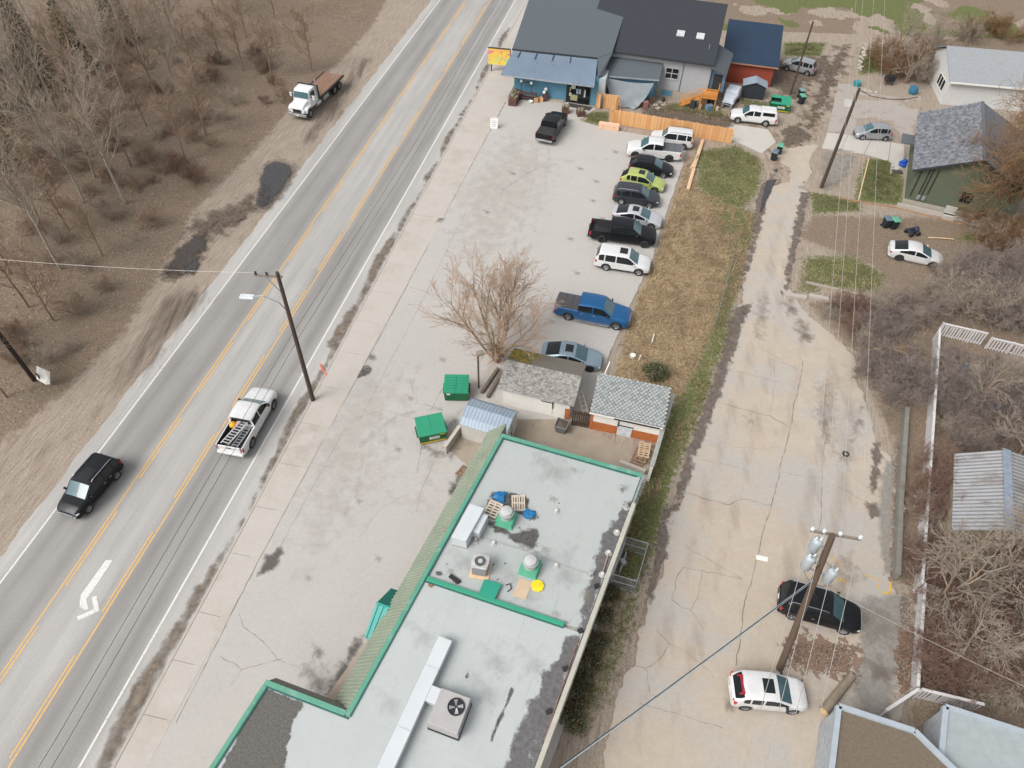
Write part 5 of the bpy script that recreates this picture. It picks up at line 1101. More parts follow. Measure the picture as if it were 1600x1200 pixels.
# metal garden shed with gambrel roof
A, B = G(722, 684), G(770, 700); e1 = (B-A).normalized(); MW = 3.3; MD = 2.35
mshed = thing('metal_shed', 'small metal garden shed with pale blue curved roof', 'shed', A, math.atan2(e1.y, e1.x)+.02)
BLUEM = mat('pale_blue_metal', (.30, .365, .43), .55, .1, (.255, .315, .375), .8, .7); OFFW = mat('shed_offwhite', (.55, .53, .49), .6, .1, (.45, .43, .39), 1.5, .8)
pf = [(0, 1.62), (-.12, 1.62), (.3, 2.02), (MD/2, 2.28), (MD-.3, 2.02), (MD+.12, 1.62), (MD, 1.62)]
m = MB(); m.box(0, MW, 0, MD, 0, 1.62); poly = [(0, 0, 1.62), (0, .3, 1.98), (0, MD/2, 2.24), (0, MD-.3, 1.98), (0, MD, 1.62)]; n = 5
m.add(poly+[(MW, y, z) for _, y, z in poly], [tuple(range(n)), tuple(range(2*n-1, n-1, -1))]); m.build('wall', OFFW, mshed, False)
segs = pf[1:-1]
for (y0, z0), (y1, z1) in zip(segs, segs[1:]): m = MB(); m.slab([(-.1, y0, z0+.03), (MW+.1, y0, z0+.03), (MW+.1, y1, z1+.03), (-.1, y1, z1+.03)], .03); m.build('roof_panel', BLUEM, mshed, False)
m = MB()
for k in range(14):
    x = -.05+k*(MW+.1)/13
    for (y0, z0), (y1, z1) in zip(segs, segs[1:]): m.beam((x, y0, z0+.045), (x, y1, z1+.045), .03, .03)
r = m.build('roof_ribs', BLUEM, mshed, False); r['kind'] = 'stuff'
m = MB()
for k in range(15): x = .1+k*(MW-.2)/14; m.box(x-.02, x+.02, -.015, 0, .05, 1.6)
r = m.build('wall_ribs', OFFW, mshed, False); r['kind'] = 'stuff'
m = MB(); m.box(MW+.002, MW+.04, .25, 1.15, .05, 1.6); d1_ = m.build('door', OFFW, mshed, False)
m = MB(); m.box(MW+.002, MW+.03, 1.18, 2.05, .05, 1.6); m.build('door', OFFW, mshed, False)
m = MB(); m.box(MW+.03, MW+.06, 1.14, 1.2, .05, 1.62); m.build('door_edge', mat('navy_trim', (.05, .08, .12), .5), mshed, False)
m = MB(); m.cbox((MW+.07, .95, .95), .05, .07, .12); m.build('handle', BLACK, d1_, False)
# walls and gate of the yard
def wallpx(name, label, cat, pts, h, th, m, z0=0.):
    mb = MB(); P = [G(*p) for p in pts]
    for A, B in zip(P, P[1:]): mb.beam(A+Vector((0, 0, z0+h/2)), B+Vector((0, 0, z0+h/2)), th, h)
    return single(mb, name, label, cat, m)
yw = thing('yard_wall', 'pale wall along the back of the courtyard beside the grass', 'wall', G(1030, 690))
p0, p1 = G(1045, 640), G(1012, 752)
mb = MB(); mb.beam(p0+Vector((0, 0, .85)), p1+Vector((0, 0, .85)), .18, 1.7); mb.build('panel', WSH, yw)
mb = MB(); mb.beam(p0+Vector((0, 0, 1.73)), p1+Vector((0, 0, 1.73)), .3, .06); mb.build('coping', mat('coping_grey', (.36, .37, .34), .7, 0, (.22, .22, .2), 3, .9), yw)
g0, g1 = G(892, 664), G(918, 669); gt = thing('yard_gate', 'dark brown plank gate between the two sheds', 'gate', g0, heading(g0, g1)); gw = (g1-g0).length
for k in range(8): m = MB(); x = k*gw/8; m.box(x+.01, x+gw/8-.01, -.02, .02, .05, 1.7+random.uniform(-.03, .03)); m.build('board', mat('brown_board', (.075, .045, .03), .9, 0, (.045, .028, .02), 3, .9), gt, False)
m = MB(); m.box(0, gw, .02, .06, .3, .42); m.box(0, gw, .02, .06, 1.3, 1.42); m.build('rail', MATS['brown_board'], gt, False)
wallpx('timber_edging', 'upper of two timber kerbs left of the white shed', 'kerb', [(753, 615), (778, 578)], .3, .22, mat('old_timber', (.17, .135, .105), .9, 0, (.1, .08, .06), 3, .9))
wallpx('timber_edging', 'lower of two timber kerbs left of the white shed', 'kerb', [(762, 622), (786, 582)], .3, .22, MATS['old_timber'])
lw = thing('concrete_wall', 'low stained concrete wall beside the near green dumpster', 'wall', G(705, 692))
m = MB(); q0, q1 = G(696, 709), G(719, 676); m.beam(q0+Vector((0, 0, .4)), q1+Vector((0, 0, .4)), .2, .8); m.build('panel', CONC, lw)
m = MB(); m.beam(q0+Vector((0, 0, .82)), q1+Vector((0, 0, .82)), .24, .05); m.build('coping', mat('pale_coping', (.5, .46, .4), .9, 0, (.4, .36, .3), 3, .9), lw)
c = G(877, 672); t = thing('rubbish_bin', 'grey square bin full of dirt beside the brown gate', 'bin', c, heading(A, B))
m = MB(); m.add([(-.32, -.32, 0), (.32, -.32, 0), (.32, .32, 0), (-.32, .32, 0), (-.42, -.42, .75), (.42, -.42, .75), (.42, .42, .75), (-.42, .42, .75)], [(0, 1, 5, 4), (1, 2, 6, 5), (2, 3, 7, 6), (3, 0, 4, 7), (3, 2, 1, 0)]); m.build('body', mat('bin_grey', (.15, .16, .155), .7, 0, (.1, .11, .1), 3, .8), t, False)
m = MB(); m.add([(-.4, -.4, .66), (.4, -.4, .66), (.4, .4, .66), (-.4, .4, .66), (0, 0, .8)], [(0, 1, 4), (1, 2, 4), (2, 3, 4), (3, 0, 4)]); m.build('contents', mat('soil', (.12, .095, .075), .95, 0, (.06, .05, .04), 8, .9), t, False)
m = MB(); m.box(-.45, .45, -.45, -.4, .72, .78); m.box(-.45, .45, .4, .45, .72, .78); m.box(-.45, -.4, -.4, .4, .72, .78); m.box(.4, .45, -.4, .4, .72, .78); m.build('rim', mat('bin_rim', (.22, .23, .22), .6), t, False)
# ladder and white posts in the gap
def ladder(label, A, B, w, rungs, m, wl=None):
    t = thing('ladder', label, 'ladder', A); d = (B-A).normalized(); s = d.cross(Vector((0, 0, 1))).normalized() if wl is None else wl.normalized()
    for k in (-1, 1): q = MB(); q.beam(A+s*w/2*k, B+s*w/2*k, .07, .05); q.build('stile', m, t)
    for k in range(rungs): q = MB(); c = A.lerp(B, (k+.6)/rungs); q.beam(c-s*w/2, c+s*w/2, .06, .05); q.build('rung', m, t)
    return t
ALU = mat('aluminium', (.55, .55, .54), .45, .3, (.45, .45, .44), 4, .7)
ladder('pale stepladder leaning in the gap behind the brown gate', G(917, 652, .1), G(905, 610, 1.6), .4, 6, ALU)
for i, (a, b, lb) in enumerate([((925, 640), (936, 588), 'longest white plank leaning between the sheds'), ((931, 632), (941, 590), 'white plank nearest the hexagon shingle roof'), ((938, 600), (953, 565), 'thin white pole sticking up behind the lean-to shed')]):
    A_, B_ = G(a[0], a[1], 1.6+.2*i), G(b[0], b[1], 2.4); m = MB(); m.beam(A_, B_, .13 if i < 2 else .07, .06); single(m, 'white_plank', lb, 'plank', WHITEP)
# pallets in the yard corner, concrete kerb round them
pk_ = thing('pallet_kerb', 'concrete kerb in the yard corner around the stacked pallets', 'kerb', G(1000, 730))
m = MB(); m.beam(G(968, 722, .2), G(1008, 738, .2), .25, .4); m.build('kerb_beam', CONC, pk_)
pallet('pallet', 'bleached pallet on top of the pile in the yard corner', [(992, 712), (1010, 716), (1020, 696), (1003, 692)], .45, 7)
pallet('pallet', 'brown pallet lowest of the pile in the yard corner', [(984, 724), (1004, 731), (1012, 704), (993, 700)], .0, 6, wood=mat('old_pallet', (.30, .2, .13), .9, 0, (.2, .13, .085), 3, .9))
pallet('pallet', 'brown pallet in the middle of the pile in the yard corner', [(990, 720), (1008, 726), (1015, 702), (997, 698)], .22, 6, wood=MATS['old_pallet'])
pallet('pallet', 'weathered pallet on the paving beside the mansard eave', [(713, 742), (730, 752), (738, 735), (722, 727)], .01, 7, wood=MATS['old_pallet'])
# ---------------------------------------------------------------- gas-meter cage against the east wall
cg = thing('mesh_cage', 'galvanised mesh cage round pipes against the east wall', 'cage', G(975, 890))
P = [G(*q) for q in ((952, 915), (990, 926), (1007, 868), (974, 858))]
hC = 1.5
for i, p in enumerate(P): m = MB(); m.tube([p, p+Vector((0, 0, hC))], .035, 6); m.build('post', GALV, cg)
for i in range(4):
    A, B = P[i], P[(i+1) % 4]
    for z in (.05, hC/2, hC): m = MB(); m.tube([A+Vector((0, 0, z)), B+Vector((0, 0, z))], .026, 5); m.build('rail', GALV, cg)
m = MB(); n = 9
for i in range(4):
    A, B = P[i], P[(i+1) % 4]; L = (B-A).length; k = int((L+hC)/.16)
    for j in range(k):
        s = j*.16
        for sg in (0, 1):
            a0, z0 = (s, 0) if s < L else (L, s-L); a1, z1 = (s-hC, hC) if s > hC else (0, s)
            if sg: a0, a1 = L-a0, L-a1
            m.beam(A.lerp(B, max(0, min(1, a0/L)))+Vector((0, 0, z0)), A.lerp(B, max(0, min(1, a1/L)))+Vector((0, 0, z1)), .009, .009)
w_ = m.build('wire_mesh', GALV, cg); w_['kind'] = 'stuff'
gp_ = thing('gas_meter', 'grey pipework standing inside the mesh cage', 'meter', G(968, 890))
m = MB(); c0, c1 = G(966, 902), G(976, 872); m.tube([c0, c0+Vector((0, 0, .7)), c1+Vector((0, 0, .7)), c1], .05, 8); m.build('pipe', GALV, gp_)
m = MB(); cc = c0.lerp(c1, .5); m.cbox((cc.x, cc.y, .7), .3, .4, .35, .4); m.build('meter_box', GALV, gp_, bevel=.03)
# ---------------------------------------------------------------- blue shop with the metal awning
BLUEW = mat('shop_blue', (.10, .245, .34), .8, 0, (.075, .2, .285), 1.2, .8, bump=.1)
AWN = mat('awning_metal', (.19, .245, .315), .5, .2, (.16, .21, .28), .7, .7)
ASPH = mat('roof_shingle_slate', (.095, .112, .126), .95, 0, (.062, .075, .085), 9, .9, detail=8)
ASPHD = mat('roof_shingle_dark', (.032, .037, .046), .9, 0, (.02, .024, .03), 8, .9)
FASC = mat('fascia_dark', (.03, .035, .04), .6)
S0, S1 = G(803, 148), G(932, 165); se = (S1-S0).normalized(); sn = Vector((-se.y, se.x, 0)); SL = (S1-S0).length
shop = thing('blue_shop', 'blue walled shop with a long blue grey metal awning', 'shop', S0, math.atan2(se.y, se.x))
iv = THING_M[shop].inverted()
m = MB(); m.box(0, SL, 0, 15, 0, 3.3); m.build('wall', BLUEW, shop, False)
a0, a1, a2, a3 = [iv @ G(*q) for q in ((783, 116, 2.9), (928.5, 134.5, 2.9), (933, 93, 4.45), (802.5, 79.5, 4.45))]
m = MB(); m.slab([a0, a1, a2, a3], .08); aw = m.build('awning', AWN, shop, False)
m = MB(); n = 44
for k in range(n+1): m.beam(a0.lerp(a1, k/n)+Vector((0, 0, .02)), a3.lerp(a2, k/n)+Vector((0, 0, .02)), .035, .04)
r = m.build('awning_ribs', AWN, shop, False); r['kind'] = 'stuff'; r.parent = aw
for k in range(4):
    q = a3.lerp(a2, .09+.2*k); e_ = (a0.lerp(a1, .09+.2*k)-q).normalized(); m = MB(); m.beam(q+e_*.15+Vector((0, 0, .12)), q+e_*1.0+Vector((0, 0, .16)), .07, .07); m.build('sign_lamp', FASC, aw, False)
m = MB(); m.beam(a0+Vector((0, 0, -.1)), a1+Vector((0, 0, -.1)), .06, .16); m.build('fascia', mat('fascia_pale', (.3, .33, .36), .6), shop, False)
# shingled roof above the awning
m = MB(); t0, t1 = a3+Vector((-.2, .05, .12)), a2+Vector((0, .05, .12)); e0 = iv @ G(941, 118, 3.4); e1_ = iv @ G(934, 121, 3.4)
QV = iv @ G(957, 81, 4.95); m.slab([t0, t1, QV, QV+Vector((.4, 8, 2.4)), t0+Vector((0, 11, 3.2))], .12); m.build('roof', ASPH, shop, False)
m = MB(); m.beam(t0+Vector((0, -.02, .02)), t1+Vector((0, -.02, .02)), .07, .16); m.build('fascia', FASC, shop, False)
m = MB(); rt = iv @ G(958, 84, 4.75); m.slab([e1_, e0, QV+Vector((.05, 0, -.03)), t1+Vector((.02, 0, -.02))], .1); m.build('roof_side', ASPH, shop, False)
m = MB(); m.box(SL-.05, SL+.75, .02, 6, 0, 3.2); m.build('side_wall', mat('pale_siding', (.4, .44, .45), .8, 0, (.33, .37, .38), 2, .8), shop, False)
# glazed entrance
d0, d1 = iv @ G(886, 158), iv @ G(919, 162)
m = MB(); m.box(d0.x-.12, d1.x+.12, -.06, -.003, 0, 2.75); ent = m.build('shop_window', mat('window_dark', (.012, .014, .016), .12), shop, False)
m = MB(); m.box(d0.x-.15, d0.x-.1, -.09, -.061, 0, 2.75); m.box(d1.x+.1, d1.x+.15, -.09, -.061, 0, 2.75); m.box((d0.x+d1.x)/2-.04, (d0.x+d1.x)/2+.04, -.09, -.061, 0, 2.75); m.build('frame', FASC, ent, False)
for i, (x, z, w, h) in enumerate([(.55, 1.9, .5, .45), (1.2, 1.45, .55, .6), (.75, .65, .9, .7), (.25, 1.0, .28, .4), (2.1, 2.3, .35, .3), (.2, 1.6, .16, .5), (1.95, 1.3, .2, .9)]):
    m = MB(); m.box(d0.x+x-w/2+.1, d0.x+x+w/2+.1, -.075, -.062, z-h/2, z+h/2); m.build('poster', mat('poster%d' % (i % 3), [(.55, .56, .55), (.35, .42, .48), (.38, .36, .2)][i % 3], .6), ent, False)
m = MB(); m.box(.0, d0.x-.3, -.35, -.003, .02, .14); m.build('plinth', mat('paver_tan', (.42, .33, .24), .9), shop, False)
# things in front of the shop
P = Gs([(889, 161), (926, 168), (921, 173), (886, 166)]); m = MB(); m.slab([p+Vector((0, 0, .03)) for p in P], .03); single(m, 'door_mat', 'long dark mat in front of the shop entrance', 'mat', mat('mat_dark', (.06, .055, .055), .95, 0, (.03, .03, .03), 14, .9))
BRW = mat('brown_planter', (.13, .06, .04), .85, 0, (.08, .04, .028), 4, .9); GROWN = mat('plants_mixed', (.34, .32, .2), .9, 0, (.10, .09, .05), 9, .95)
def planter(label, px, py, L, Wd, h, rot, fill=1):
    c = G(px, py); t = thing('planter', label, 'planter', c, rot)
    n = max(2, int(L/.28))
    for k in range(n):
        x0 = -L/2+k*L/n
        m = MB(); m.box(x0+.01, x0+L/n-.01, -Wd/2, -Wd/2+.05, 0, h); m.build('stave', BRW, t, False)
    m = MB(); m.box(-L/2, L/2, -Wd/2+.051, Wd/2, .02, h-.02); m.box(-L/2, L/2, Wd/2, Wd/2+.04, 0, h); m.build('box', BRW, t, False)
    m = MB(); rg = random.Random(px)
    for k in range(int(14*L)): x, y = rg.uniform(-L/2+.1, L/2-.1), rg.uniform(-Wd/2+.12, Wd/2-.1); m.cbox((x, y, h+.08), rg.uniform(.1, .28), rg.uniform(.1, .25), rg.uniform(.1, .3), rg.uniform(0, 3), ('X', rg.uniform(-.5, .5)))
    m.build('contents', GROWN, t, False); return t
planter('long brown planter box at the left corner of the shop front', 804, 158, .95, 2.6, .8, heading(S0, S1))
planter('brown barrel planter in front of the black pickup bonnet', 883, 176, .8, .75, .75, 0)
planter('brown planter with pale pots beside the small lawn', 907, 180, .9, .85, .6, .2)
c = G(826, 157); t = thing('display_bench', 'dark red bench with shelves in front of the blue shop wall', 'bench', c, heading(S0, S1))
RED = mat('dark_red_wood', (.10, .045, .045), .8, 0, (.06, .03, .03), 4, .8)
for z, w in ((.35, .5), (.85, .55)): m = MB(); m.box(-1.1, .9, -w/2, w/2, z, z+.06); m.build('shelf', RED, t, False)
for x in (-1.05, .8): m = MB(); m.box(x, x+.08, -.25, .25, 0, .9); m.build('leg', RED, t, False)
for x, z in ((-1.0, 1.9), (.2, 1.8)):
    m = MB(); m.box(x, x+.07, .15, .22, .9, z+.25); m.build('upright', FASC, t, False); m = MB(); m.ball((x+.03, .1, z+.3), .17, 10); m.build('lamp_globe', mat('globe_white', (.7, .7, .68), .4), t, False)
m = MB(); m.box(-1., .25, .12, .2, 2.0, 2.12); m.build('crossbar', RED, t, False)
BXT = mat('crate_tan', (.45, .28, .13), .9, 0, (.34, .2, .1), 4, .8)
for i, (x, y, s, mm, lb, nm) in enumerate([(838, 159, .5, BXT, 'tan crate under the red bench against the shop wall', 'crate'), (846, 158, .45, mat('peach_box', (.62, .36, .2), .8), 'peach coloured box standing right of the red bench', 'crate'), (829, 160, .3, mat('globe_white', (1, 1, 1)), 'white bowl on the ground in front of the red bench', 'bowl')]):
    c = G(x, y); m = MB()
    if nm == 'bowl': m.lathe((c.x, c.y, 0), [(.2, 0), (.3, .12), (.32, .2), (.26, .2), (.1, .06)], 14)
    else: m.cbox((c.x, c.y, s/2), s, s, s, heading(S0, S1)); m.cbox((c.x, c.y, s+.02), s*.8, s*.8, .04, heading(S0, S1))
    single(m, nm, lb, nm, mm, bevel=.01)
c = G(851, 157); t = thing('display_stand', 'dark stand carrying two white globes right of the crates', 'stand', c)
m = MB(); m.box(-.3, .3, -.25, .25, 0, .9); m.build('base', RED, t, False)
for x, z in ((-.1, 1.05), (.08, 1.45)): m = MB(); m.ball((x, -.1, z), .2, 10); m.build('globe', MATS['globe_white'], t, False)
# bright roadside sign and white sandwich board
S = thing('roadside_sign', 'bright yellow and pink billboard at the road corner', 'sign', G(780, 112), heading(G(769, 96), G(791, 98)))
SM = bpy.data.materials.new('billboard'); SM.use_nodes = True; nt = SM.node_tree; p = nt.nodes['Principled BSDF']; p.inputs['Roughness'].default_value = .6
tc = nd(nt, 'ShaderNodeTexCoord'); n1 = nd(nt, 'ShaderNodeTexNoise'); n1.inputs['Scale'].default_value = .8; n1.inputs['Detail'].default_value = 3; n1.inputs['Distortion'].default_value = 1.5; nt.links.new(tc.outputs['Object'], n1.inputs['Vector'])
rp = nd(nt, 'ShaderNodeValToRGB'); e = rp.color_ramp.elements
for q in range(3): e.new(.5)
for el, (ps, cl) in zip(e, [(.3, (.30, .55, .30)), (.42, (.75, .6, .08)), (.52, (.78, .42, .10)), (.6, (.72, .10, .20)), (.7, (.75, .35, .42))]): el.position = ps; el.color = (*cl, 1)
nt.links.new(n1.outputs['Fac'], rp.inputs[0]); nt.links.new(rp.outputs[0], p.inputs['Base Color'])
m = MB(); m.box(-1.35, 1.35, -.1, .1, .9, 2.85); m.build('panel', SM, S, False)
m = MB(); m.box(-1.4, 1.4, -.12, .12, 2.851, 2.92); m.box(1.351, 1.42, -.12, .12, .85, 2.85); m.build('frame', FASC, S, False)
for x in (-1.0, 1.0): m = MB(); m.box(x-.06, x+.06, -.06, .06, 0, .9); m.build('post', FASC, S, False)
S = thing('sandwich_board', 'white folding sign board standing alone on the car park', 'sign', G(772, 199))
m = MB()
m.slab([(-.42, -.38, .06), (.42, -.38, .06), (.42, -.02, 1.15), (-.42, -.02, 1.15)], .03); m.slab([(-.42, .38, .06), (.42, .38, .06), (.42, .02, 1.15), (-.42, .02, 1.15)], .03); m.build('panel', WHITEP, S, False)
m = MB()
for z, w in ((.82, .5), (.66, .56), (.48, .44), (.3, .5)): y = -.38+.36*(z-.06)/1.09-.012; m.quad((-w/2, y, z-.035), (w/2, y, z-.035), (w/2, y+.02, z+.035), (-w/2, y+.02, z+.035))
m.build('print', mat('print_grey', (.42, .42, .48), .7), S, False)
m = MB(); m.tube([(-.25, 0, 1.15), (-.2, 0, 1.25), (.2, 0, 1.25), (.25, 0, 1.15)], .025, 6); m.build('handle', WHITEP, S, False)
# ---------------------------------------------------------------- grey house behind, its wing, porch, deck
GREYW = mat('house_grey', (.36, .37, .385), .85, 0, (.30, .31, .325), 1.2, .8, stretch=(1, 1, 3))
hA, hB = G(1030, 150), G(1112, 162.3)
hx = (hB-hA).normalized(); hn = Vector((-hx.y, hx.x, 0))
house = thing('grey_house', 'tall grey house with dark roof behind the orange deck', 'house', hA, math.atan2(hx.y, hx.x)); iv = THING_M[house].inverted()
HLn = (hB-hA).length
m = MB(); m.box(-9, HLn-.9, 0, 9, 1.0, 4.75); m.build('wall', GREYW, house, False)
m = MB(); m.box(-1.5, HLn-.9, -.03, 9, 0, .999); m.build('foundation', mat('foundation', (.36, .33, .28), .9, 0, (.3, .27, .22), 1, .8), house, False)
m = MB(); m.slab([(-9.5, -.55, 4.75), (HLn-.7, -.55, 4.75), (HLn-.7, 8.5, 8.2), (-9.5, 8.5, 8.2)], .14); rf_ = m.build('roof', ASPHD, house, False)
m = MB(); m.box(-9.5, HLn-.7, -.62, -.551, 4.55, 4.78); m.build('gutter', FASC, house, False)
for x in (1.0, 3.3): m = MB(); z = 4.75+(3.2+.55)*3.45/9.05; m.cbox((x, 3.2, z+.06), .9, .9, .12, 0, ('X', math.atan(3.45/9.05))); m.build('skylight', mat('skylight', (.5, .52, .52), .3), rf_, False)
m = MB(); zz = 4.75+2.2*.381; m.tube([(4.6, 1.6, zz-.2), (4.6, 1.6, zz+.5)], .05, 8); m.build('vent_pipe', GALV, rf_, False)
wz = iv @ G(1041, 118, 2.9); wx = wz.x
m = MB(); m.box(.3, 1.75, -.05, -.003, 2.35, 3.5); wi = m.build('window', MATS['window_dark'], house, False)
m = MB()
for (x0, x1, z0, z1) in ((.22, 1.83, 3.5, 3.58), (.22, 1.83, 2.2, 2.35), (.22, .3, 2.35, 3.5), (1.75, 1.83, 2.35, 3.5), (.95, 1.03, 2.35, 3.5), (.3, .95, 2.9, 2.97), (1.03, 1.75, 2.9, 2.97)): m.box(x0, x1, -.08, -.051, z0, z1)
m.build('frame', mat('frame_pale', (.42, .46, .47), .6), wi, False)
m = MB(); m.box(.1, 1.45, -.07, -.031, .2, .85); m.build('basement_shutter', BLUEW, house, False)
m = MB(); m.tube([(2.15, -.06, .9), (2.2, -.06, 4.6)], .05, 6); m.build('downpipe', mat('pipe_grey', (.2, .2, .21), .6), house, False)
# wing with low roof left of the house wall
w0, w1, w2, w3 = [iv @ G(*q) for q in ((942, 118, 2.9), (1030, 125, 2.9), (1037, 97, 4.0), (958, 85, 4.0))]
m = MB(); m.slab([w0, w1, w2, w3], .12); m.build('wing_roof', ASPH, house, False)
m = MB(); m.beam(w0+Vector((0, -.03, -.06)), w1+Vector((0, -.03, -.06)), .06, .14); m.build('fascia', mat('fascia_pale', (1, 1, 1)), house, False)
m = MB(); m.prism([(w0.x+.4, w0.y+.5), (w1.x-.3, w1.y+.5), (w1.x-.3, 1), (w0.x+.4, 1)], 0, 2.85); m.build('wing_wall', BLUEW, house, False)
q = iv @ G(978, 91, 3.8); m = MB(); m.cbox((q.x, q.y, q.z), .35, .3, .3); m.build('roof_vent', BLACK, house, False)
# porch (gabled, dark door, light blue wall)
pR = [iv @ G(*q) for q in ((1112, 106, 4.6), (1135, 119, 3.7), (1146, 84, 4.2), (1119, 66, 5.4))]
m = MB(); m.slab(pR, .12); m.build('porch_roof', ASPH, house, False)
dx0, dx1 = HLn-1.2, HLn+.9
m = MB(); m.box(dx0, dx1, .6, 4, 1.3, 3.75); m.build('porch_wall', mat('porch_blue', (.16, .27, .38), .8, 0, (.13, .23, .33), 1.5, .8), house, False)
m = MB(); m.box(dx0+.75, dx0+1.75, .55, .599, 1.32, 3.3); m.build('door', FASC, house, False)
# deck and stairs in cedar
DK = mat('deck_orange', (.62, .27, .06), .75, 0, (.48, .19, .04), 2, .9, bump=.2)
deck = thing('wooden_deck', 'orange stained deck with railing and stairs at the grey house', 'deck', G(1110, 160), math.atan2(hx.y, hx.x)); dv_ = THING_M[deck].inverted()
zD = 1.45; k0, k1 = dv_ @ G(1095, 151, zD), dv_ @ G(1120, 154.5, zD)
m = MB(); m.box(k0.x, k1.x, k0.y, k0.y+1.9, zD-.15, zD); m.build('floor', DK, deck, False)
def rail_run(A, B, n, parent, hgt=1.0):
    m = MB(); m.beam(A+Vector((0, 0, hgt)), B+Vector((0, 0, hgt)), .1, .06); m.build('hand_rail', DK, parent, False)
    for k in range(n+1):
        q = A.lerp(B, k/n); m = MB(); w = .1 if k in (0, n) else .07; m.beam(q+Vector((0, 0, -.1)), q+Vector((0, 0, hgt-.03)), w, .05); m.build('baluster', DK, parent, False)
rail_run(Vector((k0.x, k0.y, zD)), Vector((k1.x, k0.y, zD)), 8, deck); rail_run(Vector((k1.x, k0.y, zD)), Vector((k1.x, k0.y+1.9, zD)), 7, deck)
b0 = dv_ @ G(1062, 164); 
rail_run(Vector((k0.x-.08, k0.y, zD)), Vector((b0.x, k0.y, .15)), 10, deck)
for k in range(6):
    x = lerp(k0.x, b0.x, (k+.7)/6.5); z = lerp(zD, .12, (k+.8)/6.5); m = MB(); m.box(x-.2, x+.17, k0.y+.08, k0.y+1.0, z-.04, z); m.build('tread', DK, deck, False)
m = MB(); m.beam((k0.x, k0.y, zD-.15), (b0.x, k0.y, 0), .06, .28); m.build('stringer', DK, deck, False)
for x in (k0.x+.08, k1.x-.08): m = MB(); m.box(x-.06, x+.06, k0.y+.05, k0.y+.17, 0, zD-.15); m.build('post', DK, deck, False)
# satellite dish
c = iv @ G(1103, 113, 3.4); m = MB(); m.lathe((c.x, c.y-.25, c.z), [(.02, .12), (.3, .02), (.36, -.08), (.30, -.02)], 16, 'Y'); m.tube([(c.x, c.y, c.z), (c.x, c.y+.6, c.z)], .04); m.build('satellite_dish', mat('dish_white', (.6, .6, .6), .5), house, False)
# clutter under the deck and by the tarp
def crate(label, px, py, s, col, nm='crate', lid=None, rot=None, h=None):
    c = G(px, py); h = h or s; r = random.uniform(0, 1.5) if rot is None else rot; m = MB()
    m.cbox((c.x, c.y, h*.47), s, s*.8, h*.94, r); m.cbox((c.x, c.y, h), s*1.06, s*.86, h*.1, r)
    return single(m, nm, label, nm.replace('_', ' '), mat('crate_%d_%d_%d' % tuple(int(q*99) for q in col), col, .8, 0, tuple(q*.7 for q in col), 4, .8), bevel=.02)
crate('dark bin under the orange stairs', 1082, 168, .7, (.03, .033, .035), 'storage_bin', h=.9); crate('blue grey tote under the orange deck', 1107, 172, .75, (.13, .21, .28), 'storage_bin', h=.6); crate('dark tote behind the blue tote under the deck', 1111, 162, .7, (.04, .045, .05), 'storage_bin')
crate('peach cardboard box under the middle of the deck', 1099, 163, .6, (.52, .33, .2), 'cardboard_box'); crate('small brown box between the bins under the deck', 1093, 170, .45, (.4, .24, .15), 'cardboard_box'); crate('pale box on the ground right of the blue tote', 1120, 172, .4, (.5, .42, .34), 'cardboard_box')
for i, (x, y, s, c_, lb) in enumerate([(1012, 155, .8, (.22, .06, .05), 'red tub beside the grey tarp edge'), (1018, 160, .6, (.3, .16, .08), 'rusty brown crate by the stepping stones'), (1008, 168, .7, (.28, .12, .1), 'reddish crate just behind the cedar fence'), (1020, 148, .5, (.12, .13, .15), 'dark crate against the house wing wall'), (1036, 158, .35, (.1, .05, .04), 'small dark red pot by the foundation')]): crate(lb, x, y, s, c_)
for i, (x, y) in enumerate([(1024, 164), (1031, 160), (1037, 164), (1028, 169)]):
    c = G(x, y); m = MB(); m.cbox((c.x, c.y, .03), .6, .5, .06, .3*i); single(m, 'paving_stone', f"{['lowest left', 'leftmost upper', 'rightmost', 'nearest'][i]} square stepping stone among the clutter by the house", 'stone', CONC, 'stepping stones by the house', bevel=.02)
# grey tarp hung from the wing eave down to the fence
t = thing('grey_tarp', 'big pale grey tarp hanging from the wing roof to the yard', 'tarp', G(985, 165))
T0, T1 = G(944, 120, 2.75), G(1022, 130, 2.6); T2, T3 = G(992, 171, .05), G(962, 166, .05)
m = MB(); nu, nv = 26, 22; vs = []
for j in range(nv+1):
    for i in range(nu+1):
        u, v_ = i/nu, j/nv; a = T0.lerp(T1, u); b = T3.lerp(T2, u); q = a.lerp(b, v_)
        sag = .45*math.sin(math.pi*v_)+.25*math.sin(math.pi*u)*(1-v_); fold = .09*math.sin(u*9+v_*7)*math.sin(math.pi*v_)+.06*math.sin(v_*22-u*13)*v_
        vs.append((q.x, q.y, max(.03, q.z-sag+fold+(.05 if v_ > .9 else 0))))
m.add(vs, [(j*(nu+1)+i, j*(nu+1)+i+1, (j+1)*(nu+1)+i+1, (j+1)*(nu+1)+i) for j in range(nv) for i in range(nu)])
m.build('sheet', mat('tarp_grey', (.215, .245, .265), .65, 0, (.18, .205, .225), 1.5, .7), t, smooth=60)
m = MB(); m.tube([T1+Vector((.15, 0, -.0)), Vector((T1.x+.15, T1.y, 0))], .05); m.build('prop_post', FASC, t)
m = MB(); m.beam(T0, T0.lerp(T3, .55)+Vector((-.2, 0, .1)), .05, .05); m.build('edge_rope', FASC, t)
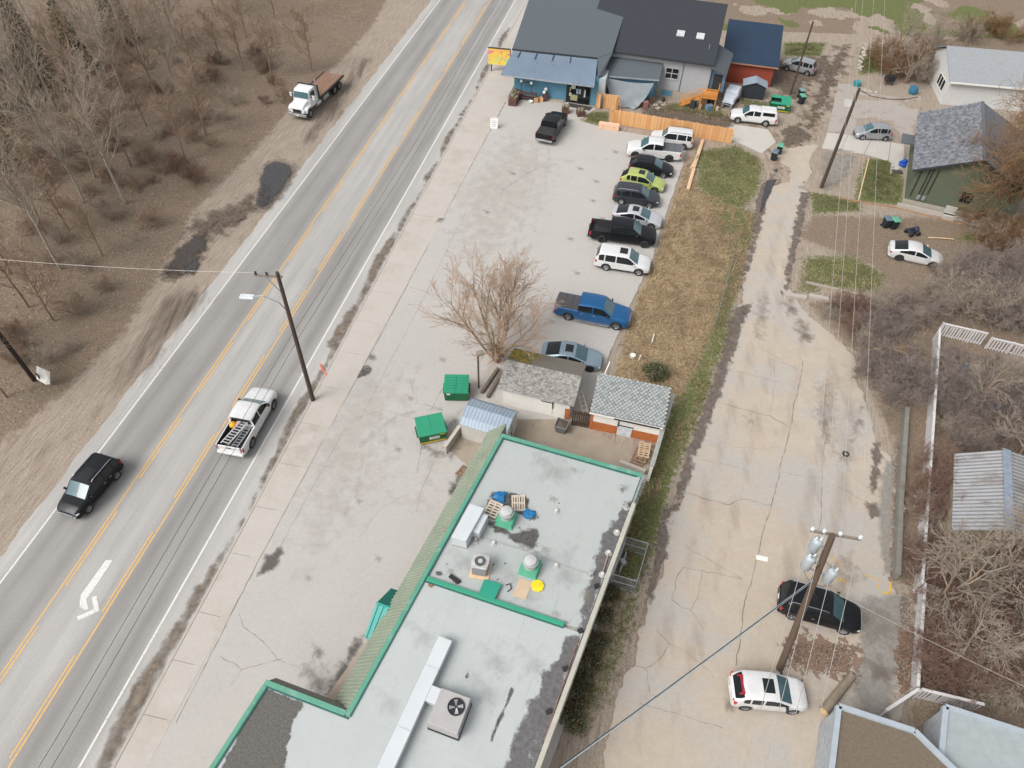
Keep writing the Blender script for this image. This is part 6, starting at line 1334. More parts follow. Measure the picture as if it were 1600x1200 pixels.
# ---------------------------------------------------------------- cedar fence, gates, loose boards
def board_fence(name, label, A, B, h, bw, m_, cat='fence', posts=2.4):
    t = thing(name, label, cat, A, heading(A, B)); L = (B-A).length; n = int(L/bw)
    ms = []
    for k in range(4): q = MB(); q.box(.004, L/n-.004, -.012, .012, .04, h-.03*k*.4); ms.append(q.mesh('board', m_[k % len(m_)]))
    for k in range(n): share(random.choice(ms), 'board', t, Matrix.Translation((k*L/n, random.uniform(-.006, .006), random.uniform(-.01, .015))))
    for z in (.35, h-.4): q = MB(); q.box(0, L, .013, .06, z, z+.09); q.build('rail', m_[0], t, False)
    for k in range(int(L/posts)+1): q = MB(); x = min(L-.05, k*posts); q.box(x-.05, x+.05, .061, .16, 0, h); q.build('post', m_[0], t, False)
    return t
CF = [mat('fence_cedar_%d' % k, c, .8, 0, tuple(q*.8 for q in c), 2.5, .9, bump=.2, stretch=(5, 5, .6)) for k, c in enumerate([(.66, .37, .16), (.60, .32, .13), (.70, .42, .20), (.63, .30, .11)])]
fA, fB = G(952, 193), G(1142, 224.5)
board_fence('cedar_fence', 'new cedar board fence along the top of the car park', fA, fB, 1.75, .155, CF)
board_fence('cedar_fence', 'short cedar fence panel with dark gap left of the tarp', G(942, 168.5), G(965, 172), 1.75, .155, CF)
board_fence('cedar_gate', 'open narrow cedar gate leaf beside the shop corner', G(931, 165), G(937, 171), 1.75, .15, CF, 'gate')
fr = thing('fence_frame', 'leaning cedar frame between the short panel and the long fence', 'frame', G(958, 182)); m = MB(); m.beam(G(953, 178, 1.7), G(966, 150, 1.75), .09, .09); m.build('top_rail', CEDAR, fr)
for a in ((962, 172), (968, 174)): m = MB(); p = G(*a); m.beam(p, p+Vector((0, 0, 1.7)), .1, .1); m.build('post', CEDAR, fr)
bx = thing('lumber_box', 'pale new lumber box on the ground beside the cedar fence', 'box', G(951, 201), heading(G(933, 200), G(970, 205)))
m = MB(); m.box(-1.15, 1.15, -.3, .3, 0, .62); m.build('panel', mat('new_lumber', (.68, .46, .32), .8, 0, (.6, .39, .26), 2, .8), bx, False, bevel=.01)
for x in (-.62, .6): m = MB(); m.cbox((x, -.305, .36), .18, .01, .16); m.build('mark', mat('peach_mark', (.55, .28, .14), .8), bx, False)
for i, (a, b, lb) in enumerate([((1098, 219), (1084, 262), 'long pale beam lying on the grass edge nearest the fence'), ((1093, 240), (1080, 262), 'short thin beam beside the long pale beam on the grass'), ((1084, 264), (1075, 296), 'pale beam lying on the grass below the first beams')]):
    A_, B_ = G(*a, .25), G(*b, .25); m = MB(); m.beam(A_, B_, .34 if i != 1 else .16, .26); m.beam(A_+Vector((.02, 0, .14)), B_+Vector((.02, 0, .14)), .12, .04); single(m, 'timber_beam', lb, 'beam', PALEWOOD, bevel=.015)
# ---------------------------------------------------------------- red shed, dark shed, covered trailer
rA, rB = G(1137, 128), G(1213, 131); rdir = Vector((hx.x, hx.y, 0)); rdir = (G(1214, 106, 2.6)-G(1143, 97, 2.6)).normalized(); rdir.z = 0
red = thing('red_shed', 'red walled shed under a navy metal roof', 'shed', G(1143, 97, 2.6)*1, math.atan2(rdir.y, rdir.x)); red.location.z = 0; THING_M[red] = Matrix.Translation((red.location.x, red.location.y, 0)) @ Matrix.Rotation(red.rotation_euler.z, 4, 'Z')
m = MB(); m.box(-1, 5.2, .35, 7.5, 0, 2.5); m.build('wall', mat('red_siding', (.30, .06, .03), .85, 0, (.22, .045, .025), 2, .9, stretch=(1, 1, 5)), red, False)
NAVY = mat('navy_roof', (.022, .045, .085), .45, .3, (.03, .055, .10), 1, .8)
m = MB(); m.slab([(-1.2, 0, 2.6), (5.6, 0, 2.6), (5.6, 7.9, 4.6), (-1.2, 7.9, 4.6)], .08); rr = m.build('roof', NAVY, red, False)
m = MB()
for k in range(24): x = -1.18+k*6.76/23; m.beam((x, 0, 2.62), (x, 7.9, 4.62), .05, .05)
r = m.build('roof_ribs', NAVY, red, False); r['kind'] = 'stuff'
m = MB(); m.box(-1.2, 5.6, -.04, -.002, 2.45, 2.6); m.build('fascia', mat('fascia_rust', (.4, .2, .13), .8), red, False)
lt = MB(); lt.box(0, .05, 0, .04, 0, 1.2)
fr = thing('white_lattice', 'white lattice panel leaning between red shed and dark shed', 'lattice', G(1149, 128), math.atan2(rdir.y, rdir.x))
for k in range(6): m = MB(); m.box(k*.3, k*.3+.06, 0, .04, 0, 1.2); m.build('slat', WHITEP, fr, False)
for k in range(4): m = MB(); m.box(-.7 if k == 3 else 0, 1.56, -.03, -.001, k*.38, k*.38+.06); m.build('slat', WHITEP, fr, False)
dA, dB = G(1158, 152.5), G(1192, 156.5); ds = thing('dark_shed', 'small dark shed with pale grey gable roof', 'shed', dA, heading(dA, dB)); dw = (dB-dA).length
DS = mat('shed_dark', (.028, .035, .045), .6, 0, (.02, .026, .034), 2, .7)
m = MB(); m.box(0, dw, 0, 1.5, 0, 1.6); m.add([(0, 0, 1.6), (dw, 0, 1.6), (dw/2, 0, 2.05), (0, 1.5, 1.6), (dw, 1.5, 1.6), (dw/2, 1.5, 2.05)], [(0, 1, 2), (5, 4, 3)]); m.build('wall', DS, ds, False)
GR = mat('shed_roof_grey', (.27, .32, .37), .6, .1, (.22, .27, .32), 1, .7)
for sg in (0, 1): x0, x1 = (-.15, dw/2) if sg == 0 else (dw+.15, dw/2); m = MB(); m.slab([(x0, -.2, 1.58), (x1, -.2, 2.12), (x1, 1.65, 2.12), (x0, 1.65, 1.58)], .06); m.build('roof_slope', GR, ds, False)
m = MB(); m.box(.45, dw/2-.01, -.03, -.002, .05, 1.55); m.build('door', DS, ds, False); m = MB(); m.box(dw/2+.01, dw-.45, -.03, -.002, .05, 1.55); m.build('door', DS, ds, False)
c = (G(1122, 168)+G(1162, 158))/2; t = thing('covered_trailer', 'small trailer under a pale cover beside the dark shed', 'trailer', G(1140, 160), heading(G(1128, 168), G(1146, 136)))
TC = mat('cover_pale', (.46, .50, .54), .7, 0, (.38, .42, .46), 1.5, .8)
m = MB(); m.box(-1.2, 1.6, -.8, .8, .55, .75); m.build('chassis', BLACK, t, False)
m = MB(); m.add([(-.2, -.85, .7), (1.7, -.85, .7), (1.7, .85, .7), (-.2, .85, .7), (0, -.75, 1.5), (1.6, -.75, 1.5), (1.6, .75, 1.5), (0, .75, 1.5)], [(0, 1, 5, 4), (1, 2, 6, 5), (2, 3, 7, 6), (3, 0, 4, 7), (4, 5, 6, 7)]); m.build('cover', TC, t, False, bevel=.12)
m = MB(); m.add([(-1.6, -.7, .6), (-.2, -.8, .6), (-.2, .8, .6), (-1.6, .7, .6), (-1.5, -.55, 1.0), (-.2, -.75, 1.15), (-.2, .75, 1.15), (-1.5, .55, 1.0)], [(0, 1, 5, 4), (1, 2, 6, 5), (2, 3, 7, 6), (3, 0, 4, 7), (4, 5, 6, 7)]); m.build('front_cover', TC, t, False, bevel=.1)
for sg in (1, -1):
    q = share(wheel_mesh(.3, .2, True)[0], 'wheel', t, Matrix.Translation((.6, sg*.85, .3))); share(wheel_mesh(.3, .2, True)[1], 'rim', q, Matrix())
m = MB(); m.box(-1.9, -1.4, -.6, -.4, 0.1, .6); m.box(-1.9, -1.4, .4, .6, .1, .6); m.box(-1.7, -1.6, -.6, .6, .4, .5); m.build('stand', GALV, t, False)
# ---------------------------------------------------------------- dumpsters and wheelie bins
def dumpster(label, A, B, open_lid=False, ribs=True, marks=1, L=None):
    t = thing('dumpster', label, 'dumpster', A, heading(A, B)); L = L or (B-A).length; D = 1.45
    GRN = mat('dumpster_green', (.0, .105, .035), .5, 0, (.0, .085, .03), 1.5, .7); LID = mat('dumpster_lid', (.02, .26, .145), .45, 0, (.018, .22, .12), 1, .7)
    m = MB(); h0, h1 = 1.05, 1.3
    m.add([(0, .05, .12), (L, .05, .12), (L, D, .12), (0, D, .12), (-.06, 0, h0), (L+.06, 0, h0), (L+.06, D+.08, h1), (-.06, D+.08, h1)], [(0, 1, 5, 4), (1, 2, 6, 5), (2, 3, 7, 6), (3, 0, 4, 7), (3, 2, 1, 0)]); b = m.build('body', GRN, t, False)
    m = MB(); m.box(-.1, L+.1, -.03, .06, h0-.08, h0); m.build('front_rim', LID, t, False)
    for sg in (0, 1): m = MB(); x = -.16 if sg == 0 else L+.06; m.box(x, x+.1, .35, D-.2, .55, .75); m.build('fork_pocket', GRN, t, False)
    sl = (h1-h0)/(D+.08)
    for i in range(2):
        x0 = -.07+i*(L+.14)/2; x1 = x0+(L+.14)/2-.015
        m = MB()
        if open_lid and i == 0: m.slab([(x0, D*.75, h0+sl*D*.75+.02), (x1, D*.75, h0+sl*D*.75+.02), (x1, D+.1, h1+.05), (x0, D+.1, h1+.05)], .04)
        else: m.slab([(x0, .28 if not ribs else -.02, h0+.05), (x1, .28 if not ribs else -.02, h0+.05), (x1, D+.12, h1+.06), (x0, D+.12, h1+.06)], .04)
        ld = m.build('lid', LID, t, False, bevel=.015)
        if ribs:
            for k in range(6): m = MB(); y = .1+k*.23; m.box(x0+.05, x1-.05, y, y+.11, h0+.05+sl*y, h0+.085+sl*(y+.05)); m.build('lid_rib', LID, ld, False)
    if not ribs: m = MB(); m.slab([(-.06, 0, h0+.01), (L+.06, 0, h0+.01), (L+.06, .27, h0+.07), (-.06, .27, h0+.07)], .03); m.build('front_apron', LID, t, False)
    if open_lid: m = MB(); m.box(.05, L/2-.05, .1, D*.7, .7, 1.0); m.build('inside', BLACK, t, False)
    W_ = mat('label_white', (.66, .66, .6), .6); Y_ = mat('label_yellow', (.62, .42, .02), .6)
    if marks == 1: m = MB(); m.box(.15, .42, -.012, -.002, .8, 1.0); m.build('label', W_, t, False)
    else:
        m = MB(); m.box(L*.36, L*.74, -.005, .012, .5, .75); lb = m.build('label', W_, t, False)
        m = MB()
        for k in range(5): m.box(L*.44+k*.1, L*.44+k*.1+.06, -.012, -.006, .57+.02*(k % 2), .67); 
        m.build('lettering', FASC, lb, False)
        m = MB(); m.box(L-.42, L-.06, -.022, -.008, .86, 1.0); m.build('label', Y_, t, False)
        m = MB(); m.box(.0, L, .02, .045, .14, .24); m.build('yellow_stripe', Y_, t, False)
    m = MB()
    for x in (.15, L-.15): 
        for y in (.2, D-.2): m.lathe((x, y, .07), [(.08, -.03), (.08, .03)], 10, 'Y')
    m.build('castors', BLACK, t, False)
    return t
dumpster('green dumpster with ribbed lid and one white label', G(695.5, 628), G(731, 628.5))
dumpster('green dumpster with smooth split lid and yellow stripe', G(657.5, 697), G(698, 688.5), ribs=False, marks=2)
dumpster('green dumpster with one lid open near the back lane', G(1202, 174), G(1231, 178), open_lid=True, ribs=False, marks=2)
def wbin(label, px, py, rot, lid, tip=False):
    t = thing('wheelie_bin', label, 'wheelie bin', G(px, py), rot); BD = mat('bin_dark', (.012, .022, .026), .5)
    m = MB(); m.add([(-.25, -.28, .08), (.25, -.28, .08), (.25, .22, .05), (-.25, .22, .05), (-.3, -.36, 1.0), (.3, -.36, 1.0), (.3, .36, 1.03), (-.3, .36, 1.03)], [(0, 1, 5, 4), (1, 2, 6, 5), (2, 3, 7, 6), (3, 0, 4, 7), (3, 2, 1, 0)]); m.build('body', BD, t, False, bevel=.03)
    m = MB(); m.add([(-.32, -.4, 1.0), (.32, -.4, 1.0), (.32, .4, 1.03), (-.32, .4, 1.03), (-.27, -.33, 1.08), (.27, -.33, 1.08), (.28, .34, 1.13), (-.28, .34, 1.13)], [(0, 1, 5, 4), (1, 2, 6, 5), (2, 3, 7, 6), (3, 0, 4, 7), (4, 5, 6, 7)]); m.build('lid', lid, t, False, bevel=.02)
    for sg in (1, -1): m = MB(); m.lathe((sg*.27, .25, .12), [(.12, -.03), (.12, .03)], 12, 'X'); m.build('wheel', RUBBER, t, False)
    m = MB(); m.tube([(-.25, .4, 1.0), (-.25, .46, 1.02), (.25, .46, 1.02), (.25, .4, 1.0)], .02, 6); m.build('handle', BD, t, False)
    return t
LG = mat('lid_green', (.10, .33, .22), .5); LB = mat('lid_bluegrey', (.10, .15, .19), .5); LGG = mat('lid_greygreen', (.16, .26, .24), .5)
wbin('wheelie bin with green lid at the right lawn edge', 1394, 357, .2, LG); wbin('wheelie bin with blue grey lid left of the green one', 1382, 355, .15, LB)
wbin('green lidded bin in the middle of the lane edge', 1216, 240, -.4, LG); wbin('dark small lidded bin in front of the lane edge pair', 1208, 250, -.6, LB)
wbin('grey green lidded bin nearest the silver minivan', 1250, 153, .2, LGG); wbin('green lidded bin right of the lane dumpster', 1251, 162, .2, LG)
t = thing('quad_bike', 'dark blue small ride-on parked beside the white sedan', 'ride-on', G(1424, 366), .3)
m = MB(); m.box(-.5, .5, -.25, .25, .3, .55); m.add([(.1, -.25, .55), (.5, -.2, .55), (.5, .2, .55), (.1, .25, .55), (.2, -.15, .8), (.42, -.15, .75), (.42, .15, .75), (.2, .15, .8)], [(0, 1, 5, 4), (1, 2, 6, 5), (2, 3, 7, 6), (3, 0, 4, 7), (4, 5, 6, 7)]); m.build('body', mat('navy_plastic', (.03, .04, .08), .5), t, False, bevel=.05)
m = MB(); m.box(-.5, 0, -.18, .18, .6, .7); m.build('seat', BLACK, t, False, bevel=.03)
for x in (-.38, .38):
    for y in (-.36, .36): q = share(wheel_mesh(.24, .2, True)[0], 'wheel', t, Matrix.Translation((x, y, .24)))
m = MB(); m.tube([(.2, -.35, .95), (.25, 0, .85), (.2, .35, .95)], .025); m.build('handlebar', BLACK, t, False)
# ---------------------------------------------------------------- poles, lamps, wires
def pole(name, label, A, B, r0=.17, r1=.12, m_=POLEW):
    t = thing(name, label, 'pole', A); m = MB(); n = 8
    m.tube([A.lerp(B, k/n) for k in range(n+1)], [lerp(r0, r1, k/n) for k in range(n+1)], 12); m.build('pole', m_, t, smooth=40); return t
pb = G(489, 625); pt = pb+Vector((0, 0, 12.1))
sp_ = pole('street_pole', 'tall wooden street light pole at the kerb of the main road', pb, pt)
xe = G(398, 430, 11.75); m = MB(); q0 = pb+Vector((.25, 0, 11.75)); xe.z = 11.75; m.beam(q0, xe, .11, .13); m.build('crossarm', mat('crossarm_grey', (.24, .21, .18), .9, 0, (.16, .14, .12), 4, .9), sp_)
m = MB(); m.beam(q0.lerp(xe, .62)+Vector((0, 0, -.05)), pb+Vector((0, 0, 10.3)), .05, .04); m.build('brace', GALV, sp_)
for f in (.55, .95): m = MB(); q = q0.lerp(xe, f); m.lathe((q.x, q.y, q.z+.06), [(.05, 0), (.09, .08), (.06, .14), (.09, .2), (.03, .24)], 10); m.build('insulator', FASC, sp_)
le = G(391, 464, 9.9); l0 = pb+Vector((0, 0, 8.8)); m = MB(); m.tube([l0, l0.lerp(le, .2)+Vector((0, 0, .55)), l0.lerp(le, .6)+Vector((0, 0, .6)), le+Vector((0, 0, .05))], .04, 8); arm_ = m.build('lamp_arm', GALV, sp_)
m = MB(); d = (le-l0); d.z = 0; d.normalize(); c = le+d*.2; m.cbox((c.x, c.y, 9.9), .95, .42, .16, math.atan2(d.y, d.x)); m.build('luminaire', mat('lamp_white', (.62, .66, .70), .35), sp_, bevel=.06)
pole2 = pole('utility_pole', 'dark utility pole leaning over the concrete drive', G(1283, 293), G(1343, 138, 10.6), .19, .13)
pole('utility_pole', 'thin dark pole in front of the silver minivan', G(1235, 147), G(1235, 147)+Vector((0, 0, 8.5)), .13, .1)
A, B = G(1218, 1045), G(1301, 836, 11.9)
p3 = pole('transformer_pole', 'big leaning pole with transformers above the black SUV', A, B, .20, .15, mat('pole_brown', (.13, .088, .06), .9, 0, (.075, .05, .035), 3., .9, stretch=(8, 8, .5), bump=.5))
x0, x1 = G(1266, 829, 11.5), G(1346, 843, 11.5); m = MB(); m.beam(x0, x1, .1, .12); m.build('crossarm', MATS['crossarm_grey'], p3)
INS = mat('insulator_white', (.62, .64, .65), .3)
ins = [x0.lerp(x1, f) for f in (.03, .26, .57, .96)]
for q in ins: m = MB(); m.lathe((q.x, q.y, q.z+.06), [(.05, 0), (.1, .06), (.06, .12), (.1, .18), (.03, .24)], 10); m.build('insulator', INS, p3)
TRF = mat('transformer_grey', (.38, .42, .44), .5, .1, (.32, .36, .38), 2, .6)
for f, off, h in ((.80, (-.62, .1), .95), (.74, (.55, -.1), .95), (.90, (-.5, .25), .8)):
    c = A.lerp(B, f)+Vector((off[0], off[1], -.3)); m = MB(); m.lathe((c.x, c.y, c.z), [(.22, 0), (.25, .04), (.25, h), (.23, h+.05), (.12, h+.12), (.01, h+.13)], 18); tr = m.build('transformer', TRF, p3, smooth=40)
    m = MB()
    for dx in (-.12, .12): m.lathe((c.x+dx, c.y, c.z+h+.05), [(.04, 0), (.07, .08), (.04, .16), (.06, .22), (.02, .28)], 8)
    m.build('bushing', INS, tr)
    m = MB(); q = A.lerp(B, f); m.beam(Vector((c.x, c.y, c.z+h*.6)), Vector((q.x, q.y, c.z+h*.6)), .08, .12); m.build('bracket', GALV, tr)
m = MB()
for k in range(14): 
    f0 = random.uniform(.66, .93); q = A.lerp(B, f0); a_ = random.uniform(0, 6.3); e_ = q+Vector((math.cos(a_)*.75, math.sin(a_)*.75, random.uniform(-.4, .8))); m.tube([q, q.lerp(e_, .5)+Vector((0, 0, -.15)), e_], .014, 4)
w_ = m.build('jumper_wires', BLACK, p3); w_['kind'] = 'stuff'
f_ = thing('street_pole', 'dark leaning pole at the forest edge carrying a white notice', 'pole', G(54, 594)); m = MB(); q0 = G(54, 594); m.tube([q0, q0+Vector((-.2, 0, 4)), q0+Vector((-.5, .0, 9))], [.17, .16, .13], 12); m.build('pole', mat('pole_black', (.035, .022, .016), .9, 0, (.02, .013, .01), 3, .8), f_)
sg = thing('notice_board', 'white printed notice fixed to the dark forest edge pole', 'sign', G(66, 603), 0); e0, e1 = G(57, 594, .35), G(76, 602, .3)
m = MB(); m.slab([G(57, 571.5, 1.6), G(70.5, 580, 1.6), G(77.5, 580.5, 1.45), G(78, 600, .35), G(71, 600.5, .35), G(57, 592, .45)], .04); m.build('panel', WHITEP, sg)
m = MB()
for k in range(4):
    a_, b_ = G(59.5+3*k, 575+1.5*k, 1.62), G(59.5+3*k, 590+1.5*k, .72); dd_ = (b_-a_)
    for j in range(5): q = a_+dd_*(j/5+.02); m.beam(q+Vector((0, 0, .02)), q+dd_*.12+Vector((0, 0, .02)), .10 if k < 2 else .05, .012)
m.build('print', mat('print_navy', (.10, .11, .17), .7), sg)
m = MB(); p = G(68, 600); m.beam(p, p+Vector((0, 0, 1.2)), .08, .08); m.build('leg', POLEW, sg)
c = G(748, 606); lp_ = thing('lamp_post', 'short brown lamp post between the dumpster and the timber kerbs', 'lamp post', c); m = MB(); m.tube([c, c+Vector((0, 0, 3.7))], .07, 8); m.build('post', mat('post_brown', (.10, .07, .05), .8), lp_)
m = MB(); m.cbox((c.x+.15, c.y-.05, 3.8), .55, .4, .22, .4); m.build('lamp_head', mat('lamp_tan', (.3, .26, .22), .6), lp_, bevel=.04)
def wire(label, P, Q, r=.014, sag=.8, m_=None, n=14, name='overhead_wire'):
    m = MB(); m.tube([P.lerp(Q, k/n)-Vector((0, 0, 4*sag*(k/n)*(1-k/n))) for k in range(n+1)], r, 4); return single(m, name, label, 'wire', m_ or WIREL)
WIREL = mat('wire_pale', (.45, .43, .40), .6, .2); WIRED = mat('wire_dark', (.03, .03, .035), .6)
up = [G(1346, -90, 11.2), G(1356, -90, 11.2), G(1372, -90, 11.2), G(1388, -90, 11.2)]
dn = [G(1138, 1285, 11.2), G(1174, 1285, 11.2), G(1203, 1285, 11.2), G(1244, 1285, 11.2)]
for i, (q, nm) in enumerate(zip(ins, ('leftmost', 'second from left', 'third from left', 'rightmost'))):
    wire(f'{nm} of the four pale wires running up over the alley', q+Vector((0, 0, .25)), up[i], .013, .35)
    wire(f'{nm} of the four pale wires running down over the white crossover', q+Vector((0, 0, .25)), dn[i], .013, .15)
mid = A.lerp(B, .72)
wire('thick pale blue cable slanting from the transformer pole across the alley', mid, G(752, 1290, 7.6), .045, .2, mat('cable_blue', (.36, .43, .47), .5)); wire('thin dark cable twisted beside the thick blue cable', mid+Vector((.05, 0, .12)), G(752, 1288, 7.7), .02, .15, WIRED)
wire('pale wire from the transformer pole over the black SUV bonnet', A.lerp(B, .7), G(1660, 1100, 5), .012, .2)
tp = pb+Vector((0, 0, 6.7)); 
for k, (dv, dz, lb) in enumerate([(0, 0, 'upper dark cable running along the main road above the right lane'), (.28, -.45, 'lower dark cable running along the main road above the right lane')]):
    pts = [tp+UR*(-52)+Vector((0, 0, dz-.2)), tp+UR*(-26)+Vector((0, 0, dz-.5)), tp+VR*(-.2)+Vector((0, 0, dz)), tp+UR*26+Vector((0, 0, dz-.5)), tp+UR*52+Vector((0, 0, dz)), tp+UR*100+Vector((0, 0, dz))]
    m = MB(); m.tube([q+VR*dv for q in pts], .014, 5); single(m, 'overhead_wire', lb, 'wire', WIRED)
wire('single pale wire from the street pole top towards the forest', xe+Vector((0, 0, .2)), G(-40, 402, 11.5), .014, .2)
# ---------------------------------------------------------------- white picket fence and low walls on the right
PK = mat('picket_white', (.60, .585, .58), .7, 0, (.46, .44, .44), 2, .9)
def picket(label, pts, h=1.1, sp=.185, cap=True):
    P = [G(*p) for p in pts]; t = thing('picket_fence', label, 'fence', P[0], heading(P[0], P[1]))
    q = MB(); q.box(-.062, .062, -.012, .012, .06, h); me = q.mesh('picket', PK); iv = THING_M[t].inverted()
    for A, B in zip(P, P[1:]):
        a, b = iv @ A, iv @ B; L = (b-a).length; n = int(L/sp); an = math.atan2((b-a).y, (b-a).x)
        for k in range(n): 
            if random.random() > .03: share(me, 'picket', t, Matrix.Translation(a.lerp(b, (k+.5)/n)) @ Matrix.Rotation(an+random.uniform(-.05, .05), 4, 'Z') @ Matrix.Rotation(random.uniform(-.03, .03), 4, 'Y'))
        for z in (.22, h-.12): q = MB(); nrm = Vector((-(b-a).y, (b-a).x, 0)).normalized()*.035; q.beam(a+Vector((0, 0, z))+nrm, b+Vector((0, 0, z))+nrm, .04, .09); q.build('rail', PK, t, False)
        if cap: q = MB(); q.beam(a+Vector((0, 0, h+.02)), b+Vector((0, 0, h+.02)), .17, .035); q.build('cap', PK, t, False)
        for k in range(int(L/2.4)+1): q = MB(); c = a.lerp(b, min(1, k*2.4/L)); q.box(c.x-.05, c.x+.05, c.y-.05, c.y+.05, 0, h+.12); q.build('post', PK, t, False)
    return t
picket('long white picket fence running down the right side of the alley', [(1457, 532), (1441, 740), (1426, 928)], 1.35, .16)
picket('lower white picket fence section beside the leaf drift', [(1433, 926), (1421, 1083)], 1.1, .15)
picket('white picket fence turning right at the alley bottom', [(1426, 1090), (1520, 1113)], 1.25, .17)
picket('white picket fence slanting down left at the alley bottom', [(1424, 1086), (1374, 1119)], .9, .15)
picket('grey white picket fence along the top of the thicket', [(1462, 524), (1531, 540)], 1.35, .2)
picket('broken grey picket fence at the right picture edge', [(1538, 545), (1572, 553), (1625, 566)], 1.2, .22)
RWALL = mat('retaining_wall', (.22, .215, .19), .95, 0, (.14, .135, .115), 1.5, .9, bump=.3)
wallpx('retaining_wall', 'grey green concrete wall left of the long picket fence', 'wall', [(1412, 645), (1402, 790), (1397, 905)], .7, .3, RWALL)
wallpx('garden_wall', 'pale low garden wall running right under the bare trees', 'wall', [(1438, 922), (1500, 940), (1620, 985)], .5, .55, mat('pale_wall', (.34, .30, .25), .95, 0, (.25, .22, .18), 2, .9))
wallpx('garden_wall', 'short pale wall inside the thicket right of the picket fence', 'wall', [(1462, 556), (1500, 572), (1535, 583)], .4, .6, MATS['pale_wall'])
wallpx('kerb_block', 'left concrete block at the lower lawn corner', 'kerb', [(1227, 463), (1259, 467)], .28, .4, CONC); wallpx('kerb_block', 'right concrete block at the lower lawn corner', 'kerb', [(1263, 464), (1320, 476)], .28, .45, CONC)
wallpx('lawn_edging', 'worn pale edging across the lower lawn', 'edging', [(1258, 442), (1300, 452), (1345, 462), (1386, 471)], .16, .3, MATS['pale_wall'])
wallpx('board_edging', 'pale board along the left edge of the square lawn', 'edging', [(1357, 249), (1341, 313)], .14, .1, PALEWOOD); wallpx('board_edging', 'orange brown board edging below the square lawn', 'edging', [(1312, 311), (1400, 325), (1480, 346), (1510, 352)], .12, .07, mat('edging_orange', (.36, .2, .1), .9))
wallpx('bed_edging', 'curved dark edging of the gravel bed beside the drive', 'edging', [(1346, 143), (1362, 151), (1385, 155), (1410, 156), (1434, 152)], .08, .07, mat('edging_dark', (.12, .085, .06), .9))
m = MB(); a_, b_ = G(1287, 1112, .26), G(1331, 1056, .26); m.tube([a_, a_.lerp(b_, .5), b_], [.27, .25, .23], 14); o = single(m, 'log', 'thick cut log lying right of the white crossover', 'log', mat('log_bark', (.27, .22, .165), .95, 0, (.16, .125, .09), 2.5, .9, bump=.4), smooth=40)
m = MB(); d = (a_-b_).normalized(); m.tube([a_-d*.01, a_+d*.012], .255, 14); q = m.build('cut_end', mat('log_end', (.55, .38, .2), .9)); q.parent = o; q.location = -o.location
wf = thing('wire_fence', 'greenish wire fence standing on the straw bank', 'fence', G(1130, 450)); P = Gs([(1143, 408), (1134, 445), (1124, 482), (1116, 512)])
for p in P: m = MB(); m.tube([p, p+Vector((0, 0, 1.2))], .03, 6); m.build('post', mat('fence_green', (.16, .2, .17), .6), wf)
for A_, B_ in zip(P, P[1:]):
    for z in (.3, .75, 1.18): m = MB(); m.tube([A_+Vector((0, 0, z)), B_+Vector((0, 0, z))], .018, 5); m.build('rail', MATS['fence_green'], wf)
# ---------------------------------------------------------------- houses on the right
GRN = mat('house_green', (.10, .115, .075), .85, 0, (.08, .095, .06), 1.2, .8, stretch=(.6, .6, 4))
SLATE = [mat('tab_%d' % k, c, .95, 0, tuple(q*.75 for q in c), 4, .9) for k, c in enumerate([(.17, .18, .20), (.115, .125, .14), (.235, .245, .265)])]
gA, gB = G(1409, 318), G(1492, 337); ge = (gB-gA).normalized(); gh_ = thing('green_house', 'dark green walled house with a grey shingled gable roof', 'house', gA, math.atan2(ge.y, ge.x)); 
GW = 9.5; GDp = 11.5; zE, zRg = 4.1, 6.3; RX = 4.75
m = MB(); m.box(0, GW, 0, GDp, .6, zE); m.add([(0, 0, zE), (GW, 0, zE), (RX, 0, zRg-.1), (0, GDp, zE), (GW, GDp, zE), (RX, GDp, zRg-.1)], [(0, 1, 2), (5, 4, 3)]); m.build('wall', GRN, gh_, False)
m = MB(); m.box(-.02, GW, -.05, GDp, 0, .599); m.build('foundation', MATS['foundation'], gh_, False)
for sg in (0, 1):
    x0, x1 = (-.5, RX) if sg == 0 else (GW+.5, RX+.002)
    m = MB(); m.slab([(x0, -.5, zE-.2), (x1, -.5, zRg), (x1, GDp+.5, zRg), (x0, GDp+.5, zE-.2)], .12); m.build('roof_slope', SLATE[1], gh_, False)
O = Vector((-.5, GDp+.5, zE-.2)); b_ = Vector((RX+.5, 0, zRg-zE+.2)).normalized(); m = MB(); hexplate(m, O, Vector((0, -1, 0)), b_, Vector((0, -1, 0)).cross(b_), GDp+1, math.hypot(RX+.5, zRg-zE+.2), .32, 'sq', 11); s_ = m.build('shingles', SLATE, gh_, False); s_['kind'] = 'stuff'
m = MB(); m.beam((RX, -.5, zRg+.03), (RX, GDp+.5, zRg+.03), .3, .06); m.build('ridge_cap', SLATE[1], gh_, False)
m = MB(); m.beam((-.5, -.53, zE-.22), (RX, -.53, zRg-.05), .06, .2); m.beam((GW+.5, -.53, zE-.22), (RX, -.53, zRg-.05), .06, .2); m.build('barge_board', FASC, gh_, False)
m = MB(); m.box(-1.5, -.02, 7.2, 9.2, 2.6, 2.75); m.build('porch_roof', SLATE[1], gh_, False)
for k, x in enumerate((.35, 1.0, 1.3, 1.75)): m = MB(); m.tube([(x, -.08, 1.0+.2*k), (x, -.08, zE+.1)], .045, 6); m.build('conduit', BLACK, gh_, False)
for x in (1.1, 1.6): m = MB(); m.box(x-.14, x+.14, -.2, -.01, .9, 1.35); m.build('meter_box', GALV, gh_, False, bevel=.03)
m = MB(); m.box(4.6, 5.6, -.06, -.002, 1.6, 2.6); m.build('window', MATS['window_dark'], gh_, False)
wallpx('block_wall', 'low pale block wall along the foot of the green house', 'wall', [(1400, 323), (1472, 339), (1500, 346), (1545, 359)], .45, .22, CONC)
